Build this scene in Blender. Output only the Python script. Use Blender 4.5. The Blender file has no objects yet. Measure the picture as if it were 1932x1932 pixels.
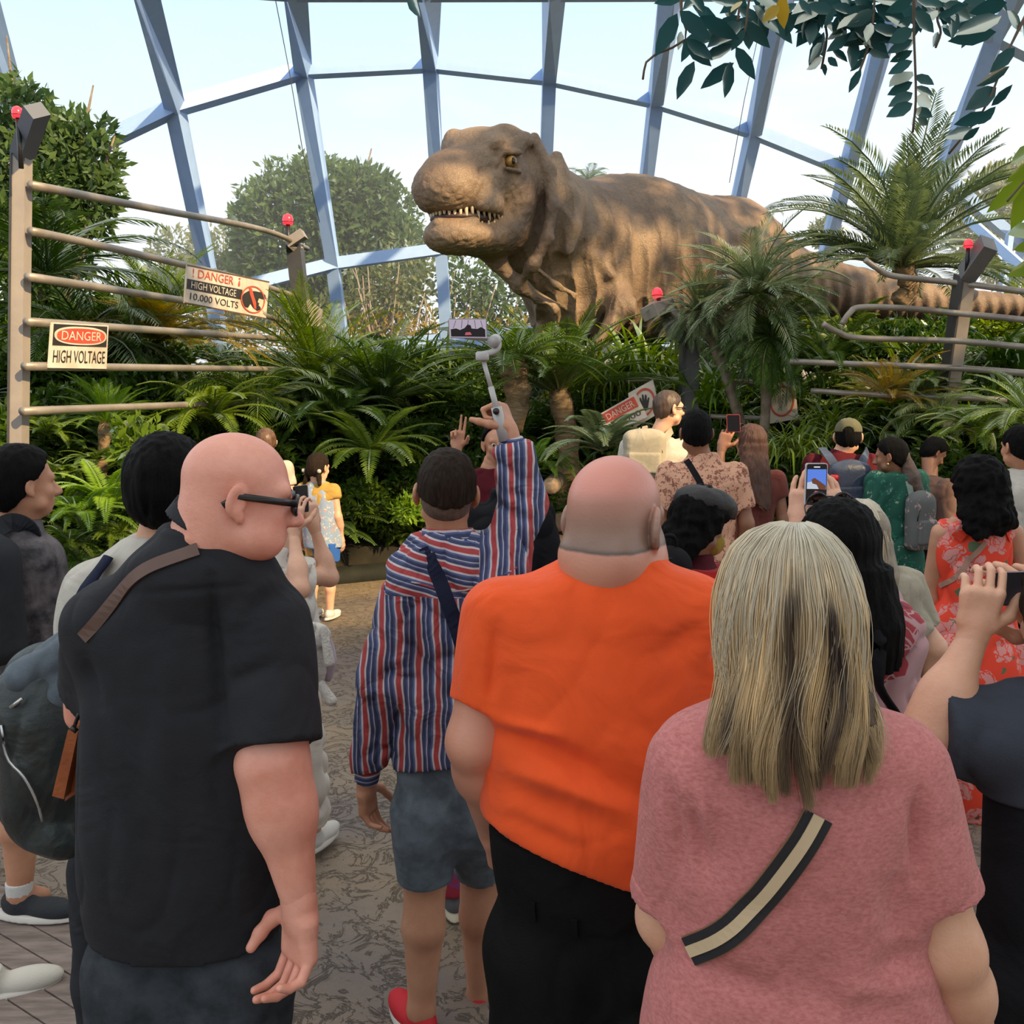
import bpy, math, random
import numpy as np
from mathutils import Vector, Matrix, Euler
random.seed(7); RNG = np.random.RandomState(7)
SC = bpy.context.scene; C = SC.collection
PI = math.pi
# ---------------------------------------------------------------- camera
FPX = 1780.0; CAMH = 1.95; PITCH = math.atan(241/FPX)
cd = bpy.data.cameras.new('camera'); cam = bpy.data.objects.new('camera', cd); C.objects.link(cam)
cd.sensor_width = 36; cd.lens = 36*FPX/1932; cd.clip_start = .05; cd.clip_end = 400
cam.location = (0, 0, CAMH); cam.rotation_euler = (PI/2-PITCH, 0, 0); SC.camera = cam
# ---------------------------------------------------------------- exposure
SC.view_settings.view_transform = 'Standard'; SC.view_settings.look = 'None'
SC.view_settings.exposure = 0.0; SC.view_settings.gamma = 1.0; SC.view_settings.use_curve_mapping = False
SC.cycles.max_bounces = 8; SC.cycles.transparent_max_bounces = 16
SC.cycles.diffuse_bounces = 3; SC.cycles.glossy_bounces = 3; SC.cycles.caustics_reflective = False; SC.cycles.caustics_refractive = False
# ---------------------------------------------------------------- sky
W = bpy.data.worlds.new('sky'); SC.world = W; W.use_nodes = True
nt = W.node_tree; nt.nodes.clear()
_o = nt.nodes.new('ShaderNodeOutputWorld'); _b = nt.nodes.new('ShaderNodeBackground')
_tc = nt.nodes.new('ShaderNodeTexCoord'); _sx = nt.nodes.new('ShaderNodeSeparateXYZ')
_cr = nt.nodes.new('ShaderNodeValToRGB'); _nz = nt.nodes.new('ShaderNodeTexNoise'); _mx = nt.nodes.new('ShaderNodeMix')
_mx.data_type = 'RGBA'
nt.links.new(_tc.outputs['Generated'], _sx.inputs[0]); nt.links.new(_sx.outputs['Z'], _cr.inputs['Fac'])
e = _cr.color_ramp.elements
e[0].position = 0.0; e[0].color = (1.0, 1.0, 1.0, 1)
e[1].position = 0.19; e[1].color = (.93, .97, 1.0, 1)
for pos, c in ((.25, (.70, .89, 1.0)), (.36, (.52, .78, 1.0)), (.52, (.80, .84, .90)), (1.0, (.90, .86, .80))):
    q = e.new(pos); q.color = (*c, 1)
_nz.inputs['Scale'].default_value = 2.2; _nz.inputs['Detail'].default_value = 5
_mp = nt.nodes.new('ShaderNodeMapping'); _mp.inputs['Scale'].default_value = (1, 1, 3.2)
nt.links.new(_tc.outputs['Generated'], _mp.inputs[0]); nt.links.new(_mp.outputs[0], _nz.inputs['Vector'])
_c2 = nt.nodes.new('ShaderNodeValToRGB'); _c2.color_ramp.elements[0].position = .56; _c2.color_ramp.elements[1].position = .74
nt.links.new(_nz.outputs['Fac'], _c2.inputs['Fac']); nt.links.new(_c2.outputs['Color'], _mx.inputs['Factor'])
nt.links.new(_cr.outputs['Color'], _mx.inputs[6]); _mx.inputs[7].default_value = (1, 1, 1, 1)
nt.links.new(_mx.outputs[2], _b.inputs['Color']); _b.inputs['Strength'].default_value = 1.5
nt.links.new(_b.outputs[0], _o.inputs[0])
# ---------------------------------------------------------------- sun: low, warm, from behind the right shoulder
SUN_AZ = math.radians(42); SUN_EL = math.radians(33)
SUNV = Vector((math.cos(SUN_AZ)*math.cos(SUN_EL), -math.sin(SUN_AZ)*math.cos(SUN_EL), math.sin(SUN_EL)))
sl = bpy.data.lights.new('sun', 'SUN'); so = bpy.data.objects.new('sun', sl); C.objects.link(so)
sl.energy = 8.0; sl.color = (1.0, .72, .38); sl.angle = math.radians(1.2)
so.rotation_euler = (-SUNV).to_track_quat('-Z', 'Y').to_euler()

# ================================================================ helpers
def at(px, py, Y):
    "world point on the plane y=Y seen at pixel (px,py) of the 1932 frame"
    dx = (px-966)/FPX; dz = -(py-966)/FPX
    ry = math.cos(PITCH)+dz*math.sin(PITCH); rz = -math.sin(PITCH)+dz*math.cos(PITCH)
    s = Y/ry
    return np.array((dx*s, Y, CAMH+rz*s))
def pxs(n, Y): return n*Y/FPX
def tag(o, label=None, cat=None, group=None, kind=None):
    if label: o['label'] = label
    if cat: o['category'] = cat
    if group: o['group'] = group
    if kind: o['kind'] = kind
    return o
def empty(name, loc, label=None, cat=None, group=None, rz=0):
    o = bpy.data.objects.new(name, None); C.objects.link(o); o.location = loc; o.rotation_euler = (0, 0, rz)
    o.empty_display_size = .1
    return tag(o, label, cat, group)
def raw_mesh(name, V, F, mat, smooth=True, col=None):
    "V (n,3), F (m,4) or (m,3) array or list of lists"
    me = bpy.data.meshes.new(name)
    if isinstance(F, np.ndarray) and len(F):
        V = np.asarray(V, dtype=np.float32); k = F.shape[1]
        me.vertices.add(len(V)); me.vertices.foreach_set('co', V.ravel())
        me.loops.add(F.size); me.loops.foreach_set('vertex_index', F.astype(np.int32).ravel())
        me.polygons.add(len(F)); me.polygons.foreach_set('loop_start', np.arange(0, F.size, k, dtype=np.int32))
        me.polygons.foreach_set('loop_total', np.full(len(F), k, dtype=np.int32)); me.update(calc_edges=True)
    else:
        me.from_pydata([tuple(map(float, v)) for v in V], [], [tuple(map(int, f)) for f in F]); me.update()
    me.polygons.foreach_set('use_smooth', np.full(len(me.polygons), smooth, dtype=bool))
    if col is not None:
        ca = me.color_attributes.new('hue', 'FLOAT_COLOR', 'POINT')
        cc = np.ones((len(V), 4), dtype=np.float32); cc[:, :3] = col; ca.data.foreach_set('color', cc.ravel())
    if mat: me.materials.append(mat)
    return me
def obj(name, me, parent=None, loc=None):
    o = bpy.data.objects.new(name, me); C.objects.link(o)
    if parent: o.parent = parent
    if loc is not None: o.location = loc
    return o
def wobj(name, VF, mat, parent=None, smooth=True, col=None, origin=None):
    "mesh given in world space; placed under parent (unrotated Empty or mesh) or at its own origin"
    V, F = VF; V = np.asarray(V, dtype=np.float64)
    if parent is not None:
        org = np.zeros(3); p = parent
        while p is not None: org = org+np.array(p.location); p = p.parent
        return obj(name, raw_mesh(name, V-org, F, mat, smooth, col), parent)
    if origin is None:
        lo, hi = V.min(0), V.max(0); origin = np.array(((lo[0]+hi[0])/2, (lo[1]+hi[1])/2, lo[2]))
    return obj(name, raw_mesh(name, V-np.asarray(origin), F, mat, smooth, col), None, origin)
def join(*vfs):
    Vs, Fs, n = [], [], 0
    for V, F in vfs:
        V = np.asarray(V, dtype=np.float64)
        Vs.append(V)
        if isinstance(F, np.ndarray): Fs.append(F+n)
        else: Fs.extend([[i+n for i in f] for f in F])
        n += len(V)
    if all(isinstance(f, np.ndarray) for f in Fs) and len(set(f.shape[1] for f in Fs)) == 1: return np.vstack(Vs), np.vstack(Fs)
    out = []
    for f in Fs:
        if isinstance(f, np.ndarray): out.extend(f.tolist())
        else: out.append(f)
    return np.vstack(Vs), out
def unit(v):
    v = np.asarray(v, float); return v/max(np.linalg.norm(v), 1e-9)
def box(c, s, R=None):
    c = np.asarray(c, float); s = np.asarray(s, float)/2
    V = np.array([(x, y, z) for x in (-1, 1) for y in (-1, 1) for z in (-1, 1)], float)*s
    if R is not None: V = V@np.asarray(R).T
    return V+c, np.array([(0, 1, 3, 2), (4, 6, 7, 5), (0, 4, 5, 1), (2, 3, 7, 6), (0, 2, 6, 4), (1, 5, 7, 3)])
def frame_of(d, up=(0, 0, 1)):
    d = unit(d); up = np.asarray(up, float)
    if abs(np.dot(d, up)) > .98: up = np.array((0, 1., 0))
    s = unit(np.cross(d, up)); u = np.cross(s, d)
    return s, u
def tube(pts, rad, n=8, up=(0, 0, 1), ell=None, cap=True):
    "tube along pts; rad scalar or list; ell=(a,b) cross section scale on side/up axes; n=4 gives a square bar"
    pts = [np.asarray(p, float) for p in pts]; m = len(pts)
    rad = [rad]*m if np.isscalar(rad) else rad; V = []; F = []
    for i, p in enumerate(pts):
        d = unit(pts[min(i+1, m-1)]-pts[max(i-1, 0)]); s, u = frame_of(d, up)
        a, b = ell or (1, 1)
        for k in range(n):
            t = 2*PI*(k+.5)/n; V.append(p+rad[i]*(a*math.cos(t)*s+b*math.sin(t)*u))
    for i in range(m-1):
        for k in range(n):
            k2 = (k+1) % n; F.append((i*n+k, i*n+k2, (i+1)*n+k2, (i+1)*n+k))
    if cap:
        F = [list(f) for f in F]; F.append(list(range(n))[::-1]); F.append([(m-1)*n+k for k in range(n)])
        return np.array(V), F
    return np.array(V), np.array(F)
def lathe(c, prof, n=20, axis=(0, 0, 1)):
    "prof list of (r, h) along axis"
    a = unit(axis); s, u = frame_of(a, (1, 0, 0)); V = []; F = []
    for r, h in prof:
        for k in range(n):
            t = 2*PI*k/n; V.append(np.asarray(c)+a*h+r*(math.cos(t)*s+math.sin(t)*u))
    for i in range(len(prof)-1):
        for k in range(n):
            k2 = (k+1) % n; F.append([i*n+k, i*n+k2, (i+1)*n+k2, (i+1)*n+k])
    F.append(list(range(n))[::-1]); F.append([(len(prof)-1)*n+k for k in range(n)])
    return np.array(V), F
def prism(poly, o, ax, ay, thick):
    "flat polygon (list of 2-D points) extruded; o origin, ax/ay axis vectors"
    o = np.asarray(o, float); ax = np.asarray(ax, float); ay = np.asarray(ay, float); nrm = unit(np.cross(ax, ay))
    A = [o+x*ax+y*ay+nrm*thick/2 for x, y in poly]; B = [o+x*ax+y*ay-nrm*thick/2 for x, y in poly]; n = len(poly)
    F = [list(range(n)), [n+k for k in range(n)][::-1]]+[[(k+1) % n, k, n+k, n+(k+1) % n] for k in range(n)]
    return np.array(A+B), F
def spline(pts, n):
    "Catmull-Rom through pts"
    P = [np.asarray(p, float) for p in pts]; P = [2*P[0]-P[1]]+P+[2*P[-1]-P[-2]]; out = []; m = len(P)-3
    for j in range(n+1):
        t = j/n*m; i = min(int(t), m-1); u = t-i; a, b, c, d = P[i:i+4]
        out.append(.5*((2*b)+(-a+c)*u+(2*a-5*b+4*c-d)*u*u+(-a+3*b-3*c+d)*u**3))
    return out

# ---------------------------------------------------------------- implicit surfaces (smooth unions, meshed by surface nets)
class Pr:
    def __init__(s, f, lo, hi): s.f = f; s.lo = np.asarray(lo, float); s.hi = np.asarray(hi, float)
def cap(a, b, ra, rb, flat_b=False, flat_a=False, sq=None):
    a = np.asarray(a, float); b = np.asarray(b, float); ba = b-a; L2 = max(float(ba@ba), 1e-9); r = max(ra, rb); ud = unit(ba)
    def f(X, Y, Z):
        x, y, z = X-a[0], Y-a[1], Z-a[2]
        hr = (x*ba[0]+y*ba[1]+z*ba[2])/L2; h = np.clip(hr, 0, 1)
        dx, dy, dz = x-h*ba[0], y-h*ba[1], z-h*ba[2]
        if sq is not None:
            w = np.asarray(sq[0]); q = (dx*w[0]+dy*w[1]+dz*w[2]); kk = (1/sq[1]-1)
            dx, dy, dz = dx+q*kk*w[0], dy+q*kk*w[1], dz+q*kk*w[2]
        d = np.sqrt(dx*dx+dy*dy+dz*dz)-(ra+(rb-ra)*h)
        if sq is not None: d = d*min(1, sq[1])
        if flat_b: d = np.maximum(d, (hr-1)*math.sqrt(L2))
        if flat_a: d = np.maximum(d, -hr*math.sqrt(L2))
        return d
    m = r*(max(1, sq[1]) if sq else 1)
    return Pr(f, np.minimum(a, b)-m, np.maximum(a, b)+m)
def ell(c, r, R=None):
    c = np.asarray(c, float); r = np.asarray(r, float); M = np.eye(3) if R is None else np.asarray(R, float)
    def f(X, Y, Z):
        x, y, z = X-c[0], Y-c[1], Z-c[2]
        u = (x*M[0, 0]+y*M[1, 0]+z*M[2, 0]); v = (x*M[0, 1]+y*M[1, 1]+z*M[2, 1]); w = (x*M[0, 2]+y*M[1, 2]+z*M[2, 2])
        k0 = np.sqrt((u/r[0])**2+(v/r[1])**2+(w/r[2])**2)+1e-6
        k1 = np.sqrt((u/r[0]**2)**2+(v/r[1]**2)**2+(w/r[2]**2)**2)+1e-6
        return k0*(k0-1)/k1
    e = np.sqrt(((M*r)**2).sum(1))
    return Pr(f, c-e, c+e)
def rbox(c, s, rnd, R=None):
    c = np.asarray(c, float); s = np.asarray(s, float)/2-rnd; M = np.eye(3) if R is None else np.asarray(R, float)
    def f(X, Y, Z):
        x, y, z = X-c[0], Y-c[1], Z-c[2]
        q = [np.abs(x*M[0, i]+y*M[1, i]+z*M[2, i])-s[i] for i in range(3)]
        return np.sqrt(sum(np.maximum(v, 0)**2 for v in q))+np.minimum(np.maximum(np.maximum(q[0], q[1]), q[2]), 0)-rnd
    e = (np.abs(M)*(s+rnd)).sum(1)
    return Pr(f, c-e, c+e)
def loft(rows, yaw=0, p=2.3, flat_top=False):
    "rows (z, cx, cy, hw, hd) from bottom to top; cross sections are superellipses"
    rows = sorted(rows); T = np.array(rows, float); zz = np.linspace(T[0, 0], T[-1, 0], 160)
    # smooth the profile a little
    I = [np.interp(zz, T[:, 0], T[:, k]) for k in range(1, 5)]
    ker = np.hanning(17); ker /= ker.sum()
    I = [np.convolve(np.pad(a, 8, mode='edge'), ker, 'valid') for a in I]
    c, s = math.cos(yaw), math.sin(yaw); z0, z1 = zz[0], zz[-1]
    def f(X, Y, Z):
        zf = Z.ravel(); g = [np.interp(zf, zz, a).reshape(Z.shape).astype(np.float32) for a in I]
        x, y = X-g[0], Y-g[1]; u = np.abs(x*c+y*s)/g[2]; v = np.abs(-x*s+y*c)/g[3]
        k = (u**p+v**p)**(1/p)
        d = (k-1)*np.minimum(g[2], g[3])*1.0
        return np.maximum(d, np.maximum(z0-Z, Z-z1))
    w = max(T[:, 3].max(), T[:, 4].max())*1.05
    return Pr(f, (T[:, 1].min()-w, T[:, 2].min()-w, z0), (T[:, 1].max()+w, T[:, 2].max()+w, z1))
def plane_cut(pt, n):
    pt = np.asarray(pt, float); n = unit(n)
    return Pr(lambda X, Y, Z: (X-pt[0])*n[0]+(Y-pt[1])*n[1]+(Z-pt[2])*n[2], (-1e3,)*3, (1e3,)*3)
def inflate(pr, d): return Pr(lambda X, Y, Z: pr.f(X, Y, Z)-d, pr.lo-d, pr.hi+d)
def net(ops, res, warp=None):
    "ops: list of (op, k, prim); op '+', '-', 'x' (keep where prim<0)"
    adds = [o for o in ops if o[0] == '+']
    lo = np.min([o[2].lo for o in adds], 0)-2.5*res; hi = np.max([o[2].hi for o in adds], 0)+2.5*res
    n = np.ceil((hi-lo)/res).astype(int)+1
    ax = [(lo[i]+res*np.arange(n[i])).astype(np.float32) for i in range(3)]
    G = np.full(n, .5, dtype=np.float32)
    for op, k, pr in ops:
        m = k*1.2+2.5*res
        i0 = np.clip(np.floor((pr.lo-m-lo)/res).astype(int), 0, n-1); i1 = np.clip(np.ceil((pr.hi+m-lo)/res).astype(int)+1, 1, n)
        if np.any(i1 <= i0): continue
        sl = tuple(slice(i0[i], i1[i]) for i in range(3))
        X = ax[0][sl[0]][:, None, None]; Y = ax[1][sl[1]][None, :, None]; Z = ax[2][sl[2]][None, None, :]
        d = np.broadcast_to(pr.f(X, Y, Z), G[sl].shape); g = G[sl]
        if op == '+':
            if k > 0:
                h = np.clip(.5+.5*(g-d)/k, 0, 1); G[sl] = g+(d-g)*h-k*h*(1-h)
            else: G[sl] = np.minimum(g, d)
        elif op == '-':
            d = -d
            if k > 0:
                h = np.clip(.5-.5*(g-d)/k, 0, 1); G[sl] = g+(d-g)*h+k*h*(1-h)
            else: G[sl] = np.maximum(g, d)
        else: G[sl] = np.maximum(g, d)
    S = G < 0
    a = S[:-1, :-1, :-1].astype(np.int8)
    cnt = sum(S[i:n[0]-1+i, j:n[1]-1+j, k:n[2]-1+k].astype(np.int8) for i in (0, 1) for j in (0, 1) for k in (0, 1))
    act = (cnt > 0) & (cnt < 8); idx = np.full(act.shape, -1, dtype=np.int32); A = np.argwhere(act)
    if not len(A): return np.zeros((0, 3)), np.zeros((0, 4), int)
    idx[act] = np.arange(len(A))
    cor = [(i, j, k) for i in (0, 1) for j in (0, 1) for k in (0, 1)]
    vals = {c: G[A[:, 0]+c[0], A[:, 1]+c[1], A[:, 2]+c[2]] for c in cor}
    acc = np.zeros((len(A), 3)); num = np.zeros(len(A))
    for c in cor:
        for k in range(3):
            if c[k] == 0:
                d = list(c); d[k] = 1; d = tuple(d); v0, v1 = vals[c], vals[d]; m = (v0 < 0) != (v1 < 0)
                t = np.where(m, v0/np.where(m, v0-v1, 1), 0)
                for q in range(3): acc[:, q] += np.where(m, c[q]+(t if q == k else 0), 0)
                num += m
    V = lo+res*(A+acc/num[:, None]); Fs = []
    for k in range(3):
        s0 = [slice(1, -1)]*3; s0[k] = slice(0, -1); s1 = list(s0); s1[k] = slice(1, None)
        E0, E1 = S[tuple(s0)], S[tuple(s1)]
        e = np.argwhere(E0 != E1)
        if not len(e): continue
        sg = E0[e[:, 0], e[:, 1], e[:, 2]]
        e = e+np.array([0 if q == k else 1 for q in range(3)])
        u, v = (k+1) % 3, (k+2) % 3; du = np.zeros(3, int); du[u] = 1; dv = np.zeros(3, int); dv[v] = 1
        q = [e-du-dv, e-dv, e, e-du]; q = np.stack([idx[x[:, 0], x[:, 1], x[:, 2]] for x in q], 1)
        q[~sg] = q[~sg][:, ::-1]; Fs.append(q)
    F = np.vstack(Fs); F = F[(F >= 0).all(1)]
    return V, F
def vnormals(V, F):
    N = np.zeros_like(V); a = np.cross(V[F[:, 2]]-V[F[:, 0]], V[F[:, 3]]-V[F[:, 1]])
    for k in range(4): np.add.at(N, F[:, k], a)
    return N/np.maximum(np.linalg.norm(N, axis=1), 1e-9)[:, None]
def snoise(P, f, seed=0):
    "cheap smooth noise, about -1..1"
    r = np.random.RandomState(seed); o = np.zeros(len(P)); Q = P*f
    for _ in range(7):
        k = r.normal(size=3); k = k/np.linalg.norm(k)*r.uniform(.7, 1.6); k2 = r.normal(size=3)
        o += np.sin(Q@k*2+r.uniform(0, 6)+1.3*np.sin(Q@k2+r.uniform(0, 6)))
    return o/4
def displace(VF, fn):
    V, F = VF; N = vnormals(V, F); return V+N*fn(V)[:, None], F
def creases(V, segs):
    "sum of soft ridges (+) and grooves (-); segs (a, b, width, amp)"
    o = np.zeros(len(V))
    for a, b, w, am in segs:
        a = np.asarray(a, float); b = np.asarray(b, float); ba = b-a; h = np.clip((V-a)@ba/(ba@ba), 0, 1)
        d = np.linalg.norm(V-a-h[:, None]*ba, axis=1); o += am*np.exp(-(d/w)**2)*np.sin(np.clip(h, .06, .94)*PI)**.5
    return o
def crease_px(Y, rows): return ('px', Y, rows)
def creases_any(V, cr):
    "folds given along lines seen from the camera side, pressed into the near face of a garment"
    if isinstance(cr, list): return creases(V, cr)
    _, Y, rows = cr; cp, sp = math.cos(PITCH), math.sin(PITCH); y = V[:, 1]; z = V[:, 2]-CAMH; dep = y*cp-z*sp; U = np.stack((V[:, 0]/dep*Y, (y*sp+z*cp)/dep*Y), 1); o = np.zeros(len(V)); g = Y/FPX
    ymid = (V[:, 1].min()+V[:, 1].max())/2; near = 1/(1+np.exp(np.clip((V[:, 1]-ymid)/.02, -40, 40)))
    for a, b, c, d, w, am in rows:
        A_ = np.array(((a-966)*g, -(b-966)*g)); B_ = np.array(((c-966)*g, -(d-966)*g)); ba = B_-A_; h = np.clip((U-A_)@ba/(ba@ba), 0, 1)
        dd = np.linalg.norm(U-A_-h[:, None]*ba, axis=1); o += 1.7*am*np.exp(-(dd/w)**2)*np.sin(np.clip(h, .04, .96)*PI)**.5
    return o*near

# ---------------------------------------------------------------- materials
MATS = {}
def N(nt, t, **kw):
    n = nt.nodes.new(t)
    for k, v in kw.items():
        if k.startswith('_'): setattr(n, k[1:], v)
        else: n.inputs[k.replace('__', ' ')].default_value = v
    return n
def mat(name, col=(.5, .5, .5), rough=.6, metal=0, var=0, vscale=5, col2=None, bump=0, bscale=40, stretch=None, emit=None, estr=1, sss=0, sheen=0, attr=False, spec=.5, coat=0, folds=0, fscale=5.0):
    if name in MATS: return MATS[name]
    m = bpy.data.materials.new(name); m.use_nodes = True; t = m.node_tree; L = t.links; b = t.nodes['Principled BSDF']
    b.inputs['Base Color'].default_value = (*col, 1); b.inputs['Roughness'].default_value = rough; b.inputs['Metallic'].default_value = metal
    b.inputs['Specular IOR Level'].default_value = spec; b.inputs['Coat Weight'].default_value = coat
    tc = N(t, 'ShaderNodeTexCoord'); mp = N(t, 'ShaderNodeMapping'); L.new(tc.outputs['Object'], mp.inputs[0])
    if stretch: mp.inputs['Scale'].default_value = stretch
    if col2 is not None or var:
        nz = N(t, 'ShaderNodeTexNoise', Scale=vscale, Detail=6.0, Roughness=.6); L.new(mp.outputs[0], nz.inputs['Vector'])
        rp = N(t, 'ShaderNodeValToRGB'); rp.color_ramp.elements[0].position = .35; rp.color_ramp.elements[1].position = .66
        c2 = col2 or tuple(min(1, x*(1+var)) for x in col); c1 = col if col2 else tuple(x*(1-var) for x in col)
        rp.color_ramp.elements[0].color = (*c1, 1); rp.color_ramp.elements[1].color = (*c2, 1)
        L.new(nz.outputs['Fac'], rp.inputs[0]); L.new(rp.outputs[0], b.inputs['Base Color'])
    if attr:
        at_ = N(t, 'ShaderNodeAttribute', _attribute_name='hue'); L.new(at_.outputs['Color'], b.inputs['Base Color'])
    if bump:
        n2 = N(t, 'ShaderNodeTexNoise', Scale=bscale, Detail=5.0, Roughness=.6); L.new(mp.outputs[0], n2.inputs['Vector'])
        bp = N(t, 'ShaderNodeBump', Strength=bump, Distance=.01); L.new(n2.outputs['Fac'], bp.inputs['Height']); L.new(bp.outputs[0], b.inputs['Normal'])
        if folds:
            n3 = N(t, 'ShaderNodeTexNoise', Scale=fscale, Detail=2.5, Distortion=1.6); L.new(tc.outputs['Object'], n3.inputs['Vector']); b3 = N(t, 'ShaderNodeBump', Strength=folds, Distance=.03); L.new(n3.outputs['Fac'], b3.inputs['Height']); L.new(b3.outputs[0], bp.inputs['Normal'])
    if emit: b.inputs['Emission Color'].default_value = (*emit, 1); b.inputs['Emission Strength'].default_value = estr
    if sss: b.inputs['Subsurface Weight'].default_value = sss; b.inputs['Subsurface Radius'].default_value = (.02, .008, .004); b.inputs['Subsurface Scale'].default_value = 1.0
    if sheen: b.inputs['Sheen Weight'].default_value = sheen
    MATS[name] = m; return m
def leafmat(name, c1, c2, trans=.45, rough=.45, gloss=.25):
    if name in MATS: return MATS[name]
    m = bpy.data.materials.new(name); m.use_nodes = True; t = m.node_tree; L = t.links; t.nodes.clear()
    oi = N(t, 'ShaderNodeObjectInfo'); tc = N(t, 'ShaderNodeTexCoord'); nz = N(t, 'ShaderNodeTexNoise', Scale=3.5, Detail=3.0)
    L.new(tc.outputs['Object'], nz.inputs['Vector'])
    ad = N(t, 'ShaderNodeMath', _operation='MULTIPLY_ADD'); ad.inputs[1].default_value = .35; L.new(oi.outputs['Random'], ad.inputs[0]); L.new(nz.outputs['Fac'], ad.inputs[2])
    rp = N(t, 'ShaderNodeValToRGB'); rp.color_ramp.elements[0].position = .4; rp.color_ramp.elements[1].position = .95
    rp.color_ramp.elements[0].color = (*c1, 1); rp.color_ramp.elements[1].color = (*c2, 1); L.new(ad.outputs[0], rp.inputs[0])
    d = N(t, 'ShaderNodeBsdfDiffuse'); tr = N(t, 'ShaderNodeBsdfTranslucent'); g = N(t, 'ShaderNodeBsdfGlossy', Roughness=rough)
    hs = N(t, 'ShaderNodeHueSaturation', Saturation=1.15, Value=1.3, Hue=.485); L.new(rp.outputs[0], hs.inputs['Color'])
    L.new(rp.outputs[0], d.inputs[0]); L.new(hs.outputs[0], tr.inputs[0]); g.inputs[0].default_value = (.9, .95, .85, 1)
    m1 = N(t, 'ShaderNodeMixShader'); m1.inputs[0].default_value = trans; L.new(d.outputs[0], m1.inputs[1]); L.new(tr.outputs[0], m1.inputs[2])
    fr = N(t, 'ShaderNodeLayerWeight', Blend=.25); mm = N(t, 'ShaderNodeMath', _operation='MULTIPLY'); mm.inputs[1].default_value = gloss; L.new(fr.outputs['Fresnel'], mm.inputs[0])
    m2 = N(t, 'ShaderNodeMixShader'); L.new(mm.outputs[0], m2.inputs[0]); L.new(m1.outputs[0], m2.inputs[1]); L.new(g.outputs[0], m2.inputs[2])
    o = N(t, 'ShaderNodeOutputMaterial'); L.new(m2.outputs[0], o.inputs[0]); MATS[name] = m; return m
# ================================================================ the setting
def gp(px, py, z=0.0):
    a = at(px, py, 1.0)-np.array((0, 0, CAMH)); s = (z-CAMH)/a[2]; return np.array((a[0]*s, s, z))
def ground_mat():
    m = bpy.data.materials.new('stamped_concrete'); m.use_nodes = True; t = m.node_tree; L = t.links; b = t.nodes['Principled BSDF']
    tc = N(t, 'ShaderNodeTexCoord'); n1 = N(t, 'ShaderNodeTexNoise', Scale=1.1, Detail=5.0); n2 = N(t, 'ShaderNodeTexNoise', Scale=7.0, Detail=7.0, Roughness=.72, Distortion=.9)
    n3 = N(t, 'ShaderNodeTexNoise', Scale=26.0, Detail=4.0)
    for n in (n1, n2, n3): L.new(tc.outputs['Object'], n.inputs['Vector'])
    ab = N(t, 'ShaderNodeMath', _operation='SUBTRACT'); ab.inputs[1].default_value = .5; L.new(n2.outputs['Fac'], ab.inputs[0])
    a2 = N(t, 'ShaderNodeMath', _operation='ABSOLUTE'); L.new(ab.outputs[0], a2.inputs[0])
    vr = N(t, 'ShaderNodeValToRGB'); vr.color_ramp.elements[0].position = 0.0; vr.color_ramp.elements[1].position = .022
    vr.color_ramp.elements[0].color = (.42, .40, .38, 1); vr.color_ramp.elements[1].color = (1, 1, 1, 1); L.new(a2.outputs[0], vr.inputs[0])
    rp = N(t, 'ShaderNodeValToRGB'); rp.color_ramp.elements[0].position = .38; rp.color_ramp.elements[1].position = .62
    rp.color_ramp.elements[0].color = (.155, .128, .112, 1); rp.color_ramp.elements[1].color = (.25, .19, .125, 1); L.new(n1.outputs['Fac'], rp.inputs[0])
    mu = N(t, 'ShaderNodeMix', _data_type='RGBA', _blend_type='MULTIPLY'); mu.inputs['Factor'].default_value = .55
    L.new(rp.outputs[0], mu.inputs[6]); L.new(vr.outputs[0], mu.inputs[7]); L.new(mu.outputs[2], b.inputs['Base Color'])
    sm = N(t, 'ShaderNodeMath', _operation='MULTIPLY_ADD'); sm.inputs[1].default_value = .3; L.new(n3.outputs['Fac'], sm.inputs[0]); L.new(vr.outputs[0], sm.inputs[2])
    bp = N(t, 'ShaderNodeBump', Strength=.7, Distance=.02); L.new(sm.outputs[0], bp.inputs['Height']); L.new(bp.outputs[0], b.inputs['Normal'])
    b.inputs['Roughness'].default_value = .55
    return m
fl = obj('floor', raw_mesh('floor', [(-40, -20, 0), (40, -20, 0), (40, 70, 0), (-40, 70, 0)], [(0, 1, 2, 3)], ground_mat(), False)); tag(fl, kind='structure')
# timber deck in the lower left corner
M_wood = mat('weathered_wood', (.15, .115, .095), .65, col2=(.30, .235, .20), vscale=4, stretch=(1.5, 9, 6), bump=.5, bscale=30)
d0, d1 = gp(96, 1722), gp(190, 1772); dd = unit(d1-d0); dn = np.array((dd[1], -dd[0], 0)); dn = dn if dn[1] < 0 else -dn
parts = []
ang = math.atan2(dd[1], dd[0]); Rz = np.array(((math.cos(ang), -math.sin(ang), 0), (math.sin(ang), math.cos(ang), 0), (0, 0, 1)))
for k in range(30):
    c = d0+dd*(-1.2)+dn*(.05+k*.092)+np.array((0, 0, -.012)); parts.append(box(c, (6.4, .086, .05), Rz))
dk = wobj('deck', join(*parts), M_wood, smooth=False); dk.name = 'floor_deck'; tag(dk, kind='structure')
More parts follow.
